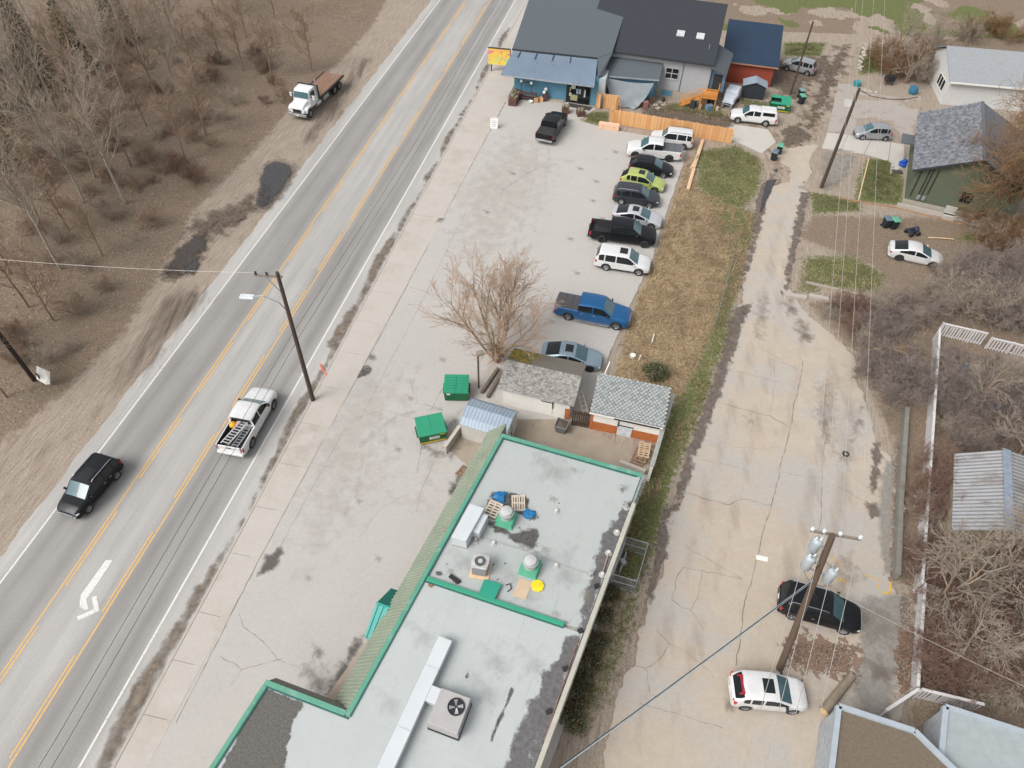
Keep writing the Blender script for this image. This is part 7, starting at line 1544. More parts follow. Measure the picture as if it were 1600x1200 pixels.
st_ = thing('concrete_steps', 'pale concrete landing against the green house wall', 'steps', G(1482, 335)); P = Gs([(1472, 335), (1490, 338), (1500, 311), (1483, 306)], 0)
m = MB(); m.prism([(p.x, p.y) for p in P], 0, .9); m.build('landing', mat('steps_pale', (.46, .44, .40), .9, 0, (.36, .34, .31), 4, .9), st_)
m = MB(); P2 = Gs([(1470, 343), (1489, 346), (1490, 339), (1472, 336)]); m.prism([(p.x, p.y) for p in P2], 0, .45); m.build('step', MATS['steps_pale'], st_)
wA = G(1487, 129, 2.95); wA = Vector((wA.x+.25, wA.y+.6, 0)); wh_ = thing('white_house', 'white house with pale frosty grey roof at the top right', 'house', wA, -.14)
m = MB(); m.box(0, 14, 0, 8, 0, 3.0); m.add([(0, 0, 3), (0, 8, 3), (0, 5, 4.7)], [(0, 2, 1)]); m.build('wall', mat('siding_white', (.55, .55, .54), .8, 0, (.47, .47, .46), 1.5, .8), wh_, False)
WR = mat('roof_pale', (.28, .295, .31), .8, 0, (.22, .235, .25), 2.5, .9, col3=(.27, .24, .21), s3=.6, t3=(.55, .7))
m = MB(); m.slab([(-.3, -.5, 2.95), (14, -.5, 2.95), (14, 5, 4.9), (-.3, 5, 4.9)], .1); m.build('roof_slope', WR, wh_, False)
m = MB(); m.slab([(-.3, 5.002, 4.9), (14, 5.002, 4.9), (14, 8.5, 3.3), (-.3, 8.5, 3.3)], .1); m.build('roof_slope', WR, wh_, False)
m = MB(); m.box(-.3, 14, -.58, -.501, 2.8, 2.98); m.build('fascia', WHITEP, wh_, False)
m = MB(); m.box(-.05, -.002, 1.2, 3.8, 1.0, 2.2); wi = m.build('window', MATS['window_dark'], wh_, False); m = MB()
for y in (1.15, 2.1, 3.0, 3.8): m.box(-.08, -.051, y-.06, y+.06, .95, 2.25)
m.box(-.08, -.051, 1.2, 3.8, 2.2, 2.3); m.box(-.08, -.051, 1.2, 3.8, .9, 1.0); m.build('frame', WHITEP, wi, False)
# corrugated garage
cg_ = thing('metal_garage', 'garage with corrugated silver roof in the right hand thicket', 'garage', G(1491, 845)); P = [G(1491, 709, 2.6), G(1572, 703, 3.5), G(1577, 829, 3.5), G(1487, 829, 2.6)]
CORR = mat('corrugated_silver', (.38, .385, .395), .55, .2, (.30, .305, .315), 2, .9, col3=(.22, .19, .17), s3=1.0, t3=(.50, .68)); CORD = mat('corrugated_dark', (.25, .245, .25), .6, .3)
m = MB(); m.slab(P, .05); m.build('roof_slope', CORD, cg_)
E1 = P[1]+(P[1]-P[0])*1.0; E1.z = 2.6; E2 = P[2]+(P[2]-P[3])*1.0; E2.z = 2.6
m = MB(); m.slab([P[1], E1, E2, P[2]], .05); m.build('roof_slope', CORD, cg_)
for (a, b, c, d) in ((P[0], P[1], P[2], P[3]), (E1, P[1], P[2], E2)):
    for k in range(22): m = MB(); f = (k+.5)/22; m.beam(a.lerp(d, f)+Vector((0, 0, .03)), b.lerp(c, f)+Vector((0, 0, .03)), .16, .05); m.build('corrugation', CORR, cg_)
m = MB(); m.beam(P[1]+Vector((0, 0, .07)), P[2]+Vector((0, 0, .07)), .5, .05); m.build('ridge_cap', mat('ridge_blue', (.28, .33, .40), .5, .3), cg_)
m = MB(); w_ = [P[0].lerp(P[1], .06), E1.lerp(P[1], .06), E2.lerp(P[2], .06)+Vector((0, .35, 0)), P[3].lerp(P[2], .06)+Vector((0, .35, 0))]; m.prism([(p.x, p.y) for p in w_], 0, 2.5); m.add([(w_[3].x, w_[3].y, 2.5), (w_[2].x, w_[2].y, 2.5), ((w_[2].x+w_[3].x)/2, (w_[2].y+w_[3].y)/2, 3.4)], [(0, 1, 2)]); m.build('wall', mat('garage_tan', (.33, .27, .19), .9, 0, (.22, .18, .13), 2, .9), cg_)
# bottom right: two flat roofs with pale blue parapets
def flat_roof(label, pts, z, topm):
    P = [G(p[0], p[1], z) for p in pts]; t = thing('flat_roofed_house', label, 'house', Vector((P[0].x, P[0].y, 0)))
    m = MB(); m.prism([(p.x, p.y) for p in P], 0, z-.25); m.build('wall', mat('grey_siding', (.4, .42, .44), .8), t)
    m = MB(); m.prism([(p.x, p.y) for p in P], z-.249, z-.12); m.build('roof', topm, t)
    n = len(P)
    for i in range(n): m = MB(); m.beam(P[i]+Vector((0, 0, -.12)), P[(i+1) % n]+Vector((0, 0, -.12)), .28, .3); m.build('parapet', mat('parapet_blue', (.36, .40, .44), .6, 0, (.29, .33, .36), 2, .8), t)
    return t
flat_roof('flat brown gravel roof with pale blue edge at bottom right', [(1311, 1103), (1430, 1142), (1520, 1230), (1296, 1230)], 3.0, mat('gravel_brown', (.17, .135, .10), .95, 0, (.11, .085, .06), 7, .9))
flat_roof('flat pale blue roof in the bottom right corner', [(1478, 1104), (1620, 1150), (1640, 1240), (1465, 1240)], 2.6, mat('roof_ice', (.33, .37, .375), .7, 0, (.25, .28, .29), 2, .9))
# small things round the right-hand yards
def simple(name, label, cat, px, py, shape, mm):
    c = G(px, py); m = MB(); shape(m, c); return single(m, name, label, cat, mm, bevel=.02)
TEALP = mat('teal_plastic', (.03, .25, .27), .5)
simple('teal_tub', 'teal tub with white rim at the top of the dark pole', 'tub', 1338, 134, lambda m, c: (m.lathe(c, [(.4, 0), (.48, .5), (.5, .55), (.4, .5), (.1, .45)], 14)), TEALP)
simple('blue_barrel', 'blue barrel beside the corner of the green house roof', 'barrel', 1425, 146, lambda m, c: m.lathe(c, [(.45, 0), (.52, .3), (.5, .8), (.42, .84), (.05, .8)], 14), mat('barrel_blue', (.03, .15, .24), .5))
simple('black_grill', 'black barbecue on the gravel bed', 'barbecue', 1387, 132, lambda m, c: (m.cbox((c.x, c.y, .75), 1.1, .8, .5, .1), m.cbox((c.x, c.y, 1.05), .9, .6, .2, .1), [m.cbox((c.x+a, c.y+b, .25), .07, .07, .5) for a in (-.4, .4) for b in (-.3, .3)]), BLACK)
simple('blue_tub', 'bright blue plastic pile by the green house corner', 'tub', 1410, 259, lambda m, c: (m.lathe(c, [(.4, 0), (.5, .35), (.4, .4), (.1, .3)], 9), m.cbox((c.x+.1, c.y+.1, .5), .5, .4, .3, .6)), mat('blue_plastic', (.02, .09, .45), .4))
simple('door_mat', 'dark mat at the corner of the square lawn', 'mat', 1402, 269, lambda m, c: m.cbox((c.x, c.y, .04), 1.1, .7, .05, -.2), MATS['mat_dark'])
simple('tyre', 'old tyre lying on the alley right of the cracks', 'tyre', 1321, 710, lambda m, c: m.lathe((c.x, c.y, 0), [(.15, .02), (.22, 0), (.25, .06), (.22, .14), (.15, .13), (.13, .08), (.15, .02)], 16, cap=False), RUBBER)
for i, (a, b, lb) in enumerate([((1357, 533), (1420, 548), 'longest yellow plank lying in the grey thicket'), ((1365, 545), (1422, 541), 'yellow plank crossing over the longest one'), ((1375, 538), (1415, 552), 'lowest yellow plank of the crossed pile')]):
    m = MB(); m.beam(G(a[0], a[1], .95+.1*i), G(b[0], b[1], .95+.1*i), .2, .07); single(m, 'plank', lb, 'plank', mat('plank_yellow', (.50, .33, .14), .85, 0, (.36, .22, .09), 3, .9))
simple('plastic_toy', 'yellow and grey plastic frame lying at the thicket edge', 'toy', 1367, 568, lambda m, c: (m.tube([c+Vector((-.9, -.2, .2)), c+Vector((-.3, .4, .3)), c+Vector((.5, .3, .2)), c+Vector((.8, -.2, .3)), c+Vector((-.2, -.4, .2)), c+Vector((-.9, -.2, .2))], .09, 6)), mat('toy_yellow', (.58, .42, .12), .6))
for i, (x, y, r, lb) in enumerate([(1555, 597, .7, 'blue tarp heap highest in the right hand thicket'), (1552, 632, .8, 'blue tarp heap lowest in the right hand thicket'), (1533, 605, .6, 'dark blue tarp heap left of the others in the thicket')]): lump('tarp_heap', lb, 'tarp', x, y, 0, r, .6, BLUET, 20+i)
simple('blue_chair', 'small blue and tan chair in the thicket by the low wall', 'chair', 1497, 585, lambda m, c: (m.cbox((c.x, c.y, .4), .5, .5, .06), m.cbox((c.x+.2, c.y+.1, .7), .1, .5, .6), [m.cbox((c.x+a, c.y+b, .2), .05, .05, .4) for a in (-.2, .2) for b in (-.2, .2)]), BLUET)
simple('cement_slab', 'small white slab beside the top of the right hand drive', 'slab', 1325, 162, lambda m, c: m.cbox((c.x, c.y, .05), .9, 2.0, .1, -.3), DRIVEM)
simple('white_pail', 'white bucket lying among the straw beside the shrub', 'bucket', 988, 560, lambda m, c: m.lathe((c.x, c.y, 0), [(.2, 0), (.25, .4), (.2, .42)], 12), WHITEP)
simple('white_pipe', 'short white pipe lying in the straw above the bucket', 'pipe', 1019, 534, lambda m, c: m.tube([c+Vector((-.15, -.5, .35)), c+Vector((.15, .5, .4))], .05, 8), WHITEP)
simple('white_pipe', 'short white pipe standing right of the bucket', 'pipe', 997, 566, lambda m, c: m.tube([c, c+Vector((.1, 0, .8))], .05, 8), WHITEP)
simple('fallen_branch', 'pale straight branch lying right of the white sedan', 'branch', 1470, 374, lambda m, c: m.tube([c+Vector((-1.2, .1, .1)), c+Vector((0, 0, .15)), c+Vector((1.2, -.05, .1))], .06, 6), PALEWOOD)
ORD = 'first second third fourth fifth sixth seventh eighth ninth tenth eleventh twelfth thirteenth fourteenth fifteenth sixteenth seventeenth eighteenth nineteenth twentieth twenty-first twenty-second twenty-third twenty-fourth twenty-fifth twenty-sixth'.split()
rg = random.Random(5)
for k in range(26):
    f = k/25; x, y = (lerp(1352, 1338, f), lerp(72, 128, f)) if k < 18 else (lerp(1345, 1372, (k-18)/8), 141+6*(k-18)/8)
    c = G(x+rg.uniform(-3, 3), y); m = MB(); m.ball((c.x, c.y, .1), rg.uniform(.14, .34), 7, .6); m.v = [(a+rg.uniform(-.05, .05), b+rg.uniform(-.05, .05), z) for a, b, z in m.v]
    single(m, 'stone', f'pale rough stone, {ORD[k]} from the top of the row along the back lane', 'stone', CONC, 'stones along the back lane edge')
# ---------------------------------------------------------------- trees and plants
def np_mesh(name, V, F, mats, mi=None, smooth=False):
    me = bpy.data.meshes.new(name); V = np.asarray(V, np.float32); F = np.asarray(F, np.int32); k = F.shape[1]
    me.vertices.add(len(V)); me.vertices.foreach_set('co', V.reshape(-1)); me.loops.add(F.size); me.loops.foreach_set('vertex_index', F.reshape(-1))
    me.polygons.add(len(F)); me.polygons.foreach_set('loop_start', np.arange(0, F.size, k, dtype=np.int32)); me.update(calc_edges=True)
    for m in mats: me.materials.append(m)
    if mi is not None: me.polygons.foreach_set('material_index', np.asarray(mi, np.int32))
    if smooth: me.polygons.foreach_set('use_smooth', np.ones(len(F), bool))
    return me
def grow(seed, h, spread, levels, kids, r0, up=.6, stems=1, clear=.25, wob=.12, stemang=.35, shrink=.62):
    """skeleton of a bare tree: list of (points, radii)"""
    rg = np.random.default_rng(seed); out = []
    def br(p, d, L, r, lv):
        n = 6 if lv < 2 else (4 if lv < levels else 3); pts = [p.copy()]; rr = [r]; q = p.copy()
        for k in range(n):
            d = d+rg.normal(0, wob*(1+.5*lv), 3)+np.array([0, 0, up*.10*(1 if lv < 2 else .5)]); d /= np.linalg.norm(d); q = q+d*L/n; pts.append(q.copy()); rr.append(r*(1-.72*(k+1)/n) if lv < levels else r*(1-.6*(k+1)/n))
        out.append((pts, rr, lv))
        if lv >= levels: return
        nk = kids[lv]
        for j in range(nk):
            f = (clear if lv == 0 else .2)+(1-(clear if lv == 0 else .2))*(j+rg.uniform(.2, .9))/nk; f = min(f, .98)
            i = min(int(f*n), n-1); b = pts[i]+(pts[i+1]-pts[i])*(f*n-i); dd = pts[i+1]-pts[i]; dd /= np.linalg.norm(dd)
            a = rg.uniform(0, 6.283); s = np.cross(dd, [math.cos(a), math.sin(a), .3]); s /= np.linalg.norm(s)
            an = rg.uniform(.45, .95)*spread; nd_ = dd*math.cos(an)+s*math.sin(an)
            br(b, nd_, L*shrink*rg.uniform(.7, 1.15)*(1-.35*f if lv == 0 else 1), rr[i]*.58, lv+1)
    for s in range(stems):
        a = 6.283*s/stems+rg.uniform(-.4, .4); t = stemang*rg.uniform(.5, 1.2) if stems > 1 else .05
        br(np.array([.12*math.cos(a)*(stems > 1), .12*math.sin(a)*(stems > 1), 0.]), np.array([math.sin(t)*math.cos(a), math.sin(t)*math.sin(a), math.cos(t)]), h*rg.uniform(.85, 1.05), r0*(1 if stems == 1 else .75), 0)
    return out
def tubes(sk, rmin=.007, pick=lambda lv: True):
    V, F = [], []; b = 0
    for pts, rr, lv in sk:
        if not pick(lv): continue
        n = 7 if lv == 0 else (4 if lv == 1 else 3); P = np.array(pts); R = np.maximum(np.array(rr), rmin)
        D = np.gradient(P, axis=0); D /= np.linalg.norm(D, axis=1)[:, None]+1e-9; ref = np.array([.31, .52, .8]); A = np.cross(D, ref); A /= np.linalg.norm(A, axis=1)[:, None]+1e-9; B = np.cross(D, A)
        an = np.arange(n)*2*math.pi/n; ring = P[:, None]+R[:, None, None]*(A[:, None]*np.cos(an)[None, :, None]+B[:, None]*np.sin(an)[None, :, None])
        V.append(ring.reshape(-1, 3)); m = len(P); i = np.arange(m-1)[:, None]*n; k = np.arange(n)[None]; k2 = (k+1) % n
        F.append(np.stack([i+k, i+k2, i+n+k2, i+n+k], -1).reshape(-1, 4)+b); b += m*n
    return np.concatenate(V), np.concatenate(F)
BARK = mat('bark_tan', (.30, .215, .15), .95, 0, (.17, .12, .085), 3, .9); BARKD = mat('bark_dark', (.14, .105, .08), .95, 0, (.075, .055, .042), 3, .9)
TWIG = mat('twig_tan', (.33, .235, .165), .95, 0, (.22, .155, .11), 2, .9); TWIGG = mat('twig_grey', (.30, .245, .215), .95, 0, (.185, .15, .13), 2, .9); TWIGP = mat('twig_pale', (.40, .335, .27), .95, 0, (.26, .21, .165), 2, .9); TWIGO = mat('twig_orange', (.27, .155, .075), .95, 0, (.14, .085, .045), 2, .9); TWIGR = mat('twig_red', (.26, .155, .115), .95, 0, (.16, .105, .08), 2, .9)
BARKP = mat('bark_pale', (.42, .37, .31), .95, 0, (.25, .215, .18), 4, .9)
def tree(label, base, sk, bark, twig, group=None, name='bare_tree', rot=0, sc=1., rmin=.008, cut=1):
    t = thing(name, label, 'tree', base, rot, group)
    V, F = tubes(sk, rmin, lambda l: l <= cut-1+0); a = bpy.data.objects.new('trunk', np_mesh('trunk', V, F, [bark], smooth=True)); COL.objects.link(a); a.parent = t
    V, F = tubes(sk, rmin, lambda l: l > cut-1); b = bpy.data.objects.new('crown', np_mesh('crown', V, F, [twig])); COL.objects.link(b); b.parent = t
    t.scale = (sc, sc, sc); return t
# the tree in the car park
TSEED = 31
sk = grow(TSEED, 6.9, .8, 4, [9, 7, 5, 2], .17, .4, stems=7, clear=.25, wob=.045, stemang=.55, shrink=.52)
tree('wide bare tree standing in the car park behind the dumpsters', G(775, 563), sk, mat('bark_tan_light', (.36, .26, .18), .95, 0, (.2, .145, .10), 3, .9), mat('twig_light', (.48, .35, .25), .95, 0, (.36, .255, .18), 2, .9), rmin=.010, cut=2)
sk = grow(33, 1.7, .7, 2, [5, 4], .04, 1.2, stems=14, clear=.1, wob=.08, stemang=.35)
V, F = tubes(sk, .009); o = bpy.data.objects.new('suckers', np_mesh('suckers', V, F, [TWIGO])); COL.objects.link(o); o.location = G(778, 566); tag(o, 'orange brown basal shoots round the foot of the car park tree', 'shrub')
# forest on the left
FT = [grow(40+k, hh, sp, 3, kd, rr, up, 1, cl, .06, shrink=.45) for k, (hh, sp, kd, rr, up, cl) in enumerate([(11, .9, [22, 8, 6], .13, .6, .3), (9, 1.0, [20, 8, 6], .11, .5, .25), (13, .8, [24, 8, 5], .15, .7, .4), (7, 1.05, [18, 8, 6], .09, .4, .2)])]
protos = []
fl = [(83, 500, 3), (197, 318, 0), (206, 262, 1), (62, 345, 1), (18, 430, 3), (-12, 560, 1), (132, 318, 0), (105, 262, 2), (250, 165, 1), (305, 120, 3), (42, 235, 0), (92, 178, 2), (152, 205, 1), (345, 100, 3), (232, 120, 0), (425, 120, 3), (487, 110, 3), (22, 160, 2), (175, 140, 0), (280, 75, 1), (205, 90, 2), (120, 110, 1), (385, 62, 3), (-40, 300, 0), (-60, 420, 2), (160, 400, 3), (10, 620, 3), (322, 210, 3), (60, 60, 2), (150, 50, 0), (260, 40, 2), (340, 30, 1), (430, 30, 1), (-40, 200, 2), (-60, 110, 0), (60, 280, 3), (150, 280, 1), (30, 320, 2), (108, 360, 3), (180, 240, 3), (280, 150, 0), (230, 200, 3), (70, 220, 0), (125, 165, 1), (45, 480, 1), (290, 250, 3), (200, 160, 0), (95, 420, 2), (250, 90, 3), (380, 110, 3)]
made = {}; srt = sorted(range(len(fl)), key=lambda i: -fl[i][1]); LB = {}
for r_ in range(5):
    row = sorted(srt[r_*10:r_*10+10], key=lambda i: fl[i][0])
    for j, i in enumerate(row): LB[i] = f"bare tree on the left bank, {ORD[j]} from the left in the {['nearest', 'second', 'third', 'fourth', 'farthest'][r_]} row"
for i, (x, y, k) in enumerate(fl):
    FL = LB[i]
    rot = i*2.1; sc = 1.0+.12*math.sin(i*1.7)
    if k not in made: made[k] = tree(FL, G(x, y), FT[k], BARKP if k % 2 == 0 else BARK, TWIGP if k % 2 == 0 else TWIG, 'bare trees on the bank', rot=rot, sc=sc, rmin=.011)
    else: c = copy_tree(made[k], G(x, y), rot, FL, 'bare trees on the bank'); c.scale = (sc,)*3
# conifers top left
def conifer(label, base, h, r, seed, dark):
    rg = np.random.default_rng(seed); t = thing('evergreen_tree', label, 'tree', base); V, F = [], []
    m = MB(); m.tube([(0, 0, 0), (0, 0, h)], [.2, .02], 8); m.build('trunk', BARKD, t, False)
    n = 5200; z = h*(.08+.92*rg.random(n)**1.3); R = r*(1-z/h)**.85+.05; f = np.sqrt(rg.random(n)); nb = 9; lay = np.floor(z/.55)
    a = (rg.integers(0, nb, n)+.37*lay)*2*math.pi/nb+rg.normal(0, .17, n); rr = R*f
    c = np.stack([rr*np.cos(a), rr*np.sin(a), lay*.55+.3-rr*.32+rg.normal(0, .06, n)], -1)
    d = np.stack([np.cos(a), np.sin(a), -.35+0*a], -1)+rg.normal(0, .35, (n, 3)); d /= np.linalg.norm(d, axis=1)[:, None]; s = np.cross(d, rg.normal(0, 1, (n, 3))); s /= np.linalg.norm(s, axis=1)[:, None]
    L = rg.uniform(.18, .42, n)[:, None]; w = .07
    q = np.stack([c-d*L*.5-s*w*.3, c-s*w, c+d*L*.6, c+s*w], 1); V = q.reshape(-1, 3); F = np.arange(n*4).reshape(n, 4)
    o = bpy.data.objects.new('crown', np_mesh('crown', V, F, [mat('needles', (.05, .062, .022), .8, 0, (.022, .03, .012), 1.2, .9), mat('needles_light', (.115, .12, .035), .8)], rg.integers(0, 8, n) // 6 if dark else rg.integers(0, 3, n) // 2)); COL.objects.link(o); o.parent = t
for i, (x, y, h, r, dk, lb) in enumerate([(22, 190, 11, 2.6, 1, 'dark evergreen lowest at the left picture edge'), (75, 150, 12, 2.8, 0, 'yellowish evergreen in the middle of the top left clump'), (-10, 120, 12, 3, 1, 'dark evergreen cut by the top left corner edge'), (130, 120, 10, 2.2, 1, 'dark evergreen right of the yellowish one'), (20, 265, 7, 2.0, 1, 'small dark evergreen on the bank below the clump'), (195, 75, 11, 2.4, 1, 'dark evergreen furthest right of the top left clump')]): conifer(lb, G(x, y), h, r, 60+i, dk)
# trees on the right
RT = grow(71, 9.5, 1.25, 4, [16, 9, 7, 5], .30, .15, 1, .16, .07, shrink=.62)
tree('big orange brown budding tree overhanging the green house', G(1560, 350), RT, BARKD, TWIGO, rmin=.014)
RT2 = grow(72, 6.5, 1.0, 3, [9, 8, 6], .16, .4, 2, .15, .08, stemang=.3, shrink=.55)
t2 = tree('pale limbed bare tree by the garden wall right of the picket fence', G(1462, 945), RT2, BARK, TWIGP, rmin=.011)
for i, (x, y, s, lb) in enumerate([(1560, 905, 1.05, 'pale limbed bare tree in front of the corrugated garage'), (1585, 1035, 1.25, 'wide pale limbed bare tree at the lower right edge'), (1490, 1035, .8, 'small bare tree right of the lower picket fence'), (1520, 640, .8, 'bare tree in the thicket above the corrugated garage'), (1590, 720, 1., 'bare tree right of the corrugated garage ridge'), (1415, 130, .9, 'bare tree behind the black barbecue'), (1445, 100, .9, 'bare tree left of the white house gable'), (1400, 85, .8, 'bare tree at the top of the gravel bed')]):
    c = copy_tree(t2, G(x, y), i*1.3, lb); c.scale = (s,)*3
# thicket: bare twig masses, nobody could count the bushes
def merge(protos, places, name, mats_):
    Vs, Fs, Ms = [], [], []; b = 0; rg = np.random.default_rng(5)
    for (x, y, s, k, mi) in places:
        V, F = protos[k]; a = rg.uniform(0, 6.28); c, s_ = math.cos(a), math.sin(a); W = V @ np.array([[c, s_, 0], [-s_, c, 0], [0, 0, 1]])*s+np.array([x, y, -.05])
        Vs.append(W); Fs.append(F+b); Ms.append(np.full(len(F), mi)); b += len(V)
    o = bpy.data.objects.new(name, np_mesh(name, np.concatenate(Vs), np.concatenate(Fs), mats_, np.concatenate(Ms))); COL.objects.link(o); o['kind'] = 'stuff'; return o
SB = [tubes(grow(80+k, 2.6, .9, 3, [8, 6, 4], .028, .1, stems=11, clear=.1, wob=.12, stemang=.75, shrink=.55), .008) for k in range(3)]
def scatter(poly, n, seed):
    Q = np.array([G(*p)[:2] for p in poly]); rg = np.random.default_rng(seed); lo, hi = Q.min(0), Q.max(0); out = []
    while len(out) < n:
        P = lo+(hi-lo)*rg.random((n*4, 2)); ok = poly_sd(P[:, 0], P[:, 1], Q) > 0; out += P[ok].tolist()
    return out[:n]
pl = [(x, y, .9, i % 3, i % 3) for i, (x, y) in enumerate(scatter([(1640, 420), (2100, 480), (2200, 1100), (1640, 1050)], 60, 77))]; rg = np.random.default_rng(3)
for poly, n, s, mi in [([(1360, 500), (1390, 475), (1430, 480), (1428, 520), (1418, 600), (1408, 680), (1398, 680), (1372, 600), (1350, 560)], 24, .78, 0), ([(1450, 470), (1500, 430), (1620, 440), (1620, 530), (1475, 500)], 24, .95, 0), ([(1440, 440), (1490, 425), (1560, 410), (1560, 430), (1450, 470)], 9, .6, 0), ([(1472, 585), (1620, 610), (1620, 700), (1490, 700), (1455, 690)], 22, .8, 0), ([(1475, 560), (1620, 580), (1620, 610), (1472, 585)], 6, .45, 0),
                       ([(1440, 830), (1480, 840), (1620, 870), (1620, 970), (1480, 930), (1440, 905)], 30, .75, 1), ([(1446, 960), (1620, 1000), (1620, 1085), (1446, 1070)], 34, .8, 1), ([(1450, 700), (1484, 705), (1480, 840), (1436, 830)], 10, .8, 1), ([(1375, 75), (1470, 80), (1460, 130), (1400, 135), (1370, 100)], 16, 1.0, 2),
                       ([(1500, 340), (1620, 360), (1620, 420), (1540, 400)], 10, .8, 2), ([(1290, 480), (1360, 490), (1350, 530), (1300, 505)], 7, .55, 1), ([(1500, 50), (1640, 60), (1640, 70), (1500, 65)], 6, .9, 2)]:
    for x, y in scatter(poly, n, int(poly[0][0]+poly[0][1])): pl.append((x, y, s*rg.uniform(.7, 1.25), int(rg.integers(0, 3)), mi))
merge(SB, [(x, y, s, k, mi if (i % 4) else 3) for i, (x, y, s, k, mi) in enumerate(pl)], 'thicket', [TWIGG, TWIGR, TWIGO, TWIGP])
pl = []
for x, y in scatter([(0, 640), (150, 520), (240, 400), (300, 300), (380, 220), (460, 140), (400, 75), (0, 75)], 120, 9): pl.append((x, y, rg.uniform(.3, .7), int(rg.integers(0, 3)), int(rg.integers(0, 3))))
merge(SB, pl, 'undergrowth', [TWIG, TWIGR, TWIGP])
# leafy bushes: straggly evergreen on the straw bank, ivy along the east wall
def leaf_bush(label, base, rad, hh, n, m_, seed, name='evergreen_shrub', lsz=.09):
    rg = np.random.default_rng(seed); t = thing(name, label, 'shrub', base)
    V, F = tubes(grow(seed, hh*.8, .9, 2, [5, 4], .03, .2, stems=5, clear=.2, wob=.1, stemang=.6), .01); o = bpy.data.objects.new('stem', np_mesh('stem', V, F, [BARKD])); COL.objects.link(o); o.parent = t
    cl = rg.normal(0, 1, (14, 3)); cl /= np.linalg.norm(cl, axis=1)[:, None]; cl *= rg.uniform(.3, 1, (14, 1)); cl[:, 2] = np.abs(cl[:, 2])
    k = rg.integers(0, 14, n); c = cl[k]*np.array([rad*.75, rad*.75, hh*.75])+rg.normal(0, 1, (n, 3))*np.array([rad, rad, hh])*.17; c[:, 2] = np.abs(c[:, 2])
    d = rg.normal(0, 1, (n, 3)); d /= np.linalg.norm(d, axis=1)[:, None]; s = np.cross(d, rg.normal(0, 1, (n, 3))); s /= np.linalg.norm(s, axis=1)[:, None]; L = rg.uniform(.6, 1.3, (n, 1))*lsz
    q = np.stack([c-d*L, c-s*L*.5, c+d*L, c+s*L*.5], 1).reshape(-1, 3); o = bpy.data.objects.new('foliage', np_mesh('foliage', q, np.arange(n*4).reshape(n, 4), m_, rg.integers(0, len(m_), n))); COL.objects.link(o); o.parent = t; return t
LV = [mat('leaf_olive', (.13, .14, .062), .8, 0, (.09, .10, .045), 2, .8), mat('leaf_grey', (.155, .165, .09), .8), mat('leaf_dark', (.075, .088, .038), .8)]
LVY = [mat('leaf_yellow', (.16, .15, .05), .8), mat('leaf_olive', (1, 1, 1)), mat('leaf_brown', (.17, .11, .06), .9)]
leaf_bush('dark olive evergreen bush on the straw bank above the lean-to shed', G(1023, 592), 1.3, 1.5, 3800, LV, 91, lsz=.08)
for i, (x, y, r, h, lb) in enumerate([(955, 930, .9, .7, 'ivy clump against the east wall just below the mesh cage'), (940, 965, 1.0, .8, 'ivy clump against the east wall second below the cage'), (926, 1003, 1.1, .8, 'ivy clump against the east wall opposite the small patio crack'), (915, 1040, 1.1, .9, 'dark ivy clump midway down the near east wall'), (902, 1078, 1.1, .9, 'ivy clump second from the bottom along the east wall'), (893, 1115, 1.2, .9, 'ivy clump at the bottom of the east wall')]): leaf_bush(lb, G(x, y), r, h, 2300, LV+[LVY[2]], 95+i, 'ivy_clump', .07)
# blades: straw, grass, fallen leaves
def blades(name, polys, n, L, el, w, mats_, seed, clump=.35, z0=0.):
    rg = np.random.default_rng(seed); ar = []
    for p in polys: Q = np.array([G(*q)[:2] for q in p]); ar.append(.5*abs(sum(Q[i][0]*Q[(i+1) % len(Q)][1]-Q[(i+1) % len(Q)][0]*Q[i][1] for i in range(len(Q)))))
    P = []
    for p, a in zip(polys, ar): P += scatter(p, max(4, int(n*a/sum(ar))), seed+len(p))
    P = np.array(P); m = len(P); sdm = np.max([poly_sd(P[:, 0], P[:, 1], np.array([G(*q)[:2] for q in p])) for p in polys], 0); P = P[rg.random(m) < np.clip(.1+sdm/1.5, 0, 1)]; m = len(P); fld = fbm(P[:, 0], P[:, 1], 2.5, seed, 3)
    keep = fbm(P[:, 0]+50, P[:, 1], 1.3, seed+9, 3)+rg.random(m)*.5 > .52; P, fld = P[keep], fld[keep]; m = len(P)
    az = fld*18+rg.normal(0, .7, m); e = rg.uniform(*el, m); Ln = rg.uniform(*L, m)
    d = np.stack([np.cos(az)*np.cos(e), np.sin(az)*np.cos(e), np.sin(e)], -1); s = np.stack([-np.sin(az), np.cos(az), 0*az], -1)*w*.5
    b = np.stack([P[:, 0], P[:, 1], np.full(m, z0)], -1); mid_ = b+d*Ln[:, None]*.6+np.array([0, 0, .05]); tip = b+d*Ln[:, None]*np.array([1.05, 1.05, .72])
    V = np.stack([b-s, b+s, mid_+s*.8, mid_-s*.8, tip+s*.3, tip-s*.3], 1).reshape(-1, 3); i = np.arange(m)[:, None]*6
    F = np.concatenate([i+np.array([[0, 1, 2, 3]]), i+np.array([[3, 2, 4, 5]])]); mi = np.tile(rg.integers(0, len(mats_), m), 2)
    o = bpy.data.objects.new(name, np_mesh(name, V, F, mats_, mi)); COL.objects.link(o); o['kind'] = 'stuff'; return o
GS = [mat('blade_%d' % k, c, .85) for k, c in enumerate([(.105, .115, .045), (.155, .158, .065), (.23, .195, .10), (.075, .083, .033)])]
ST = [mat('straw_%d' % k, c, .9, 0, tuple(q*.8 for q in c), 3, .8) for k, c in enumerate([(.36, .255, .15), (.44, .335, .205), (.19, .13, .08), (.29, .195, .11)])]
GS = [mat('blade_%d' % k, c, .85) for k, c in enumerate([(.105, .115, .045), (.155, .158, .065), (.23, .195, .10), (.075, .083, .033)])]
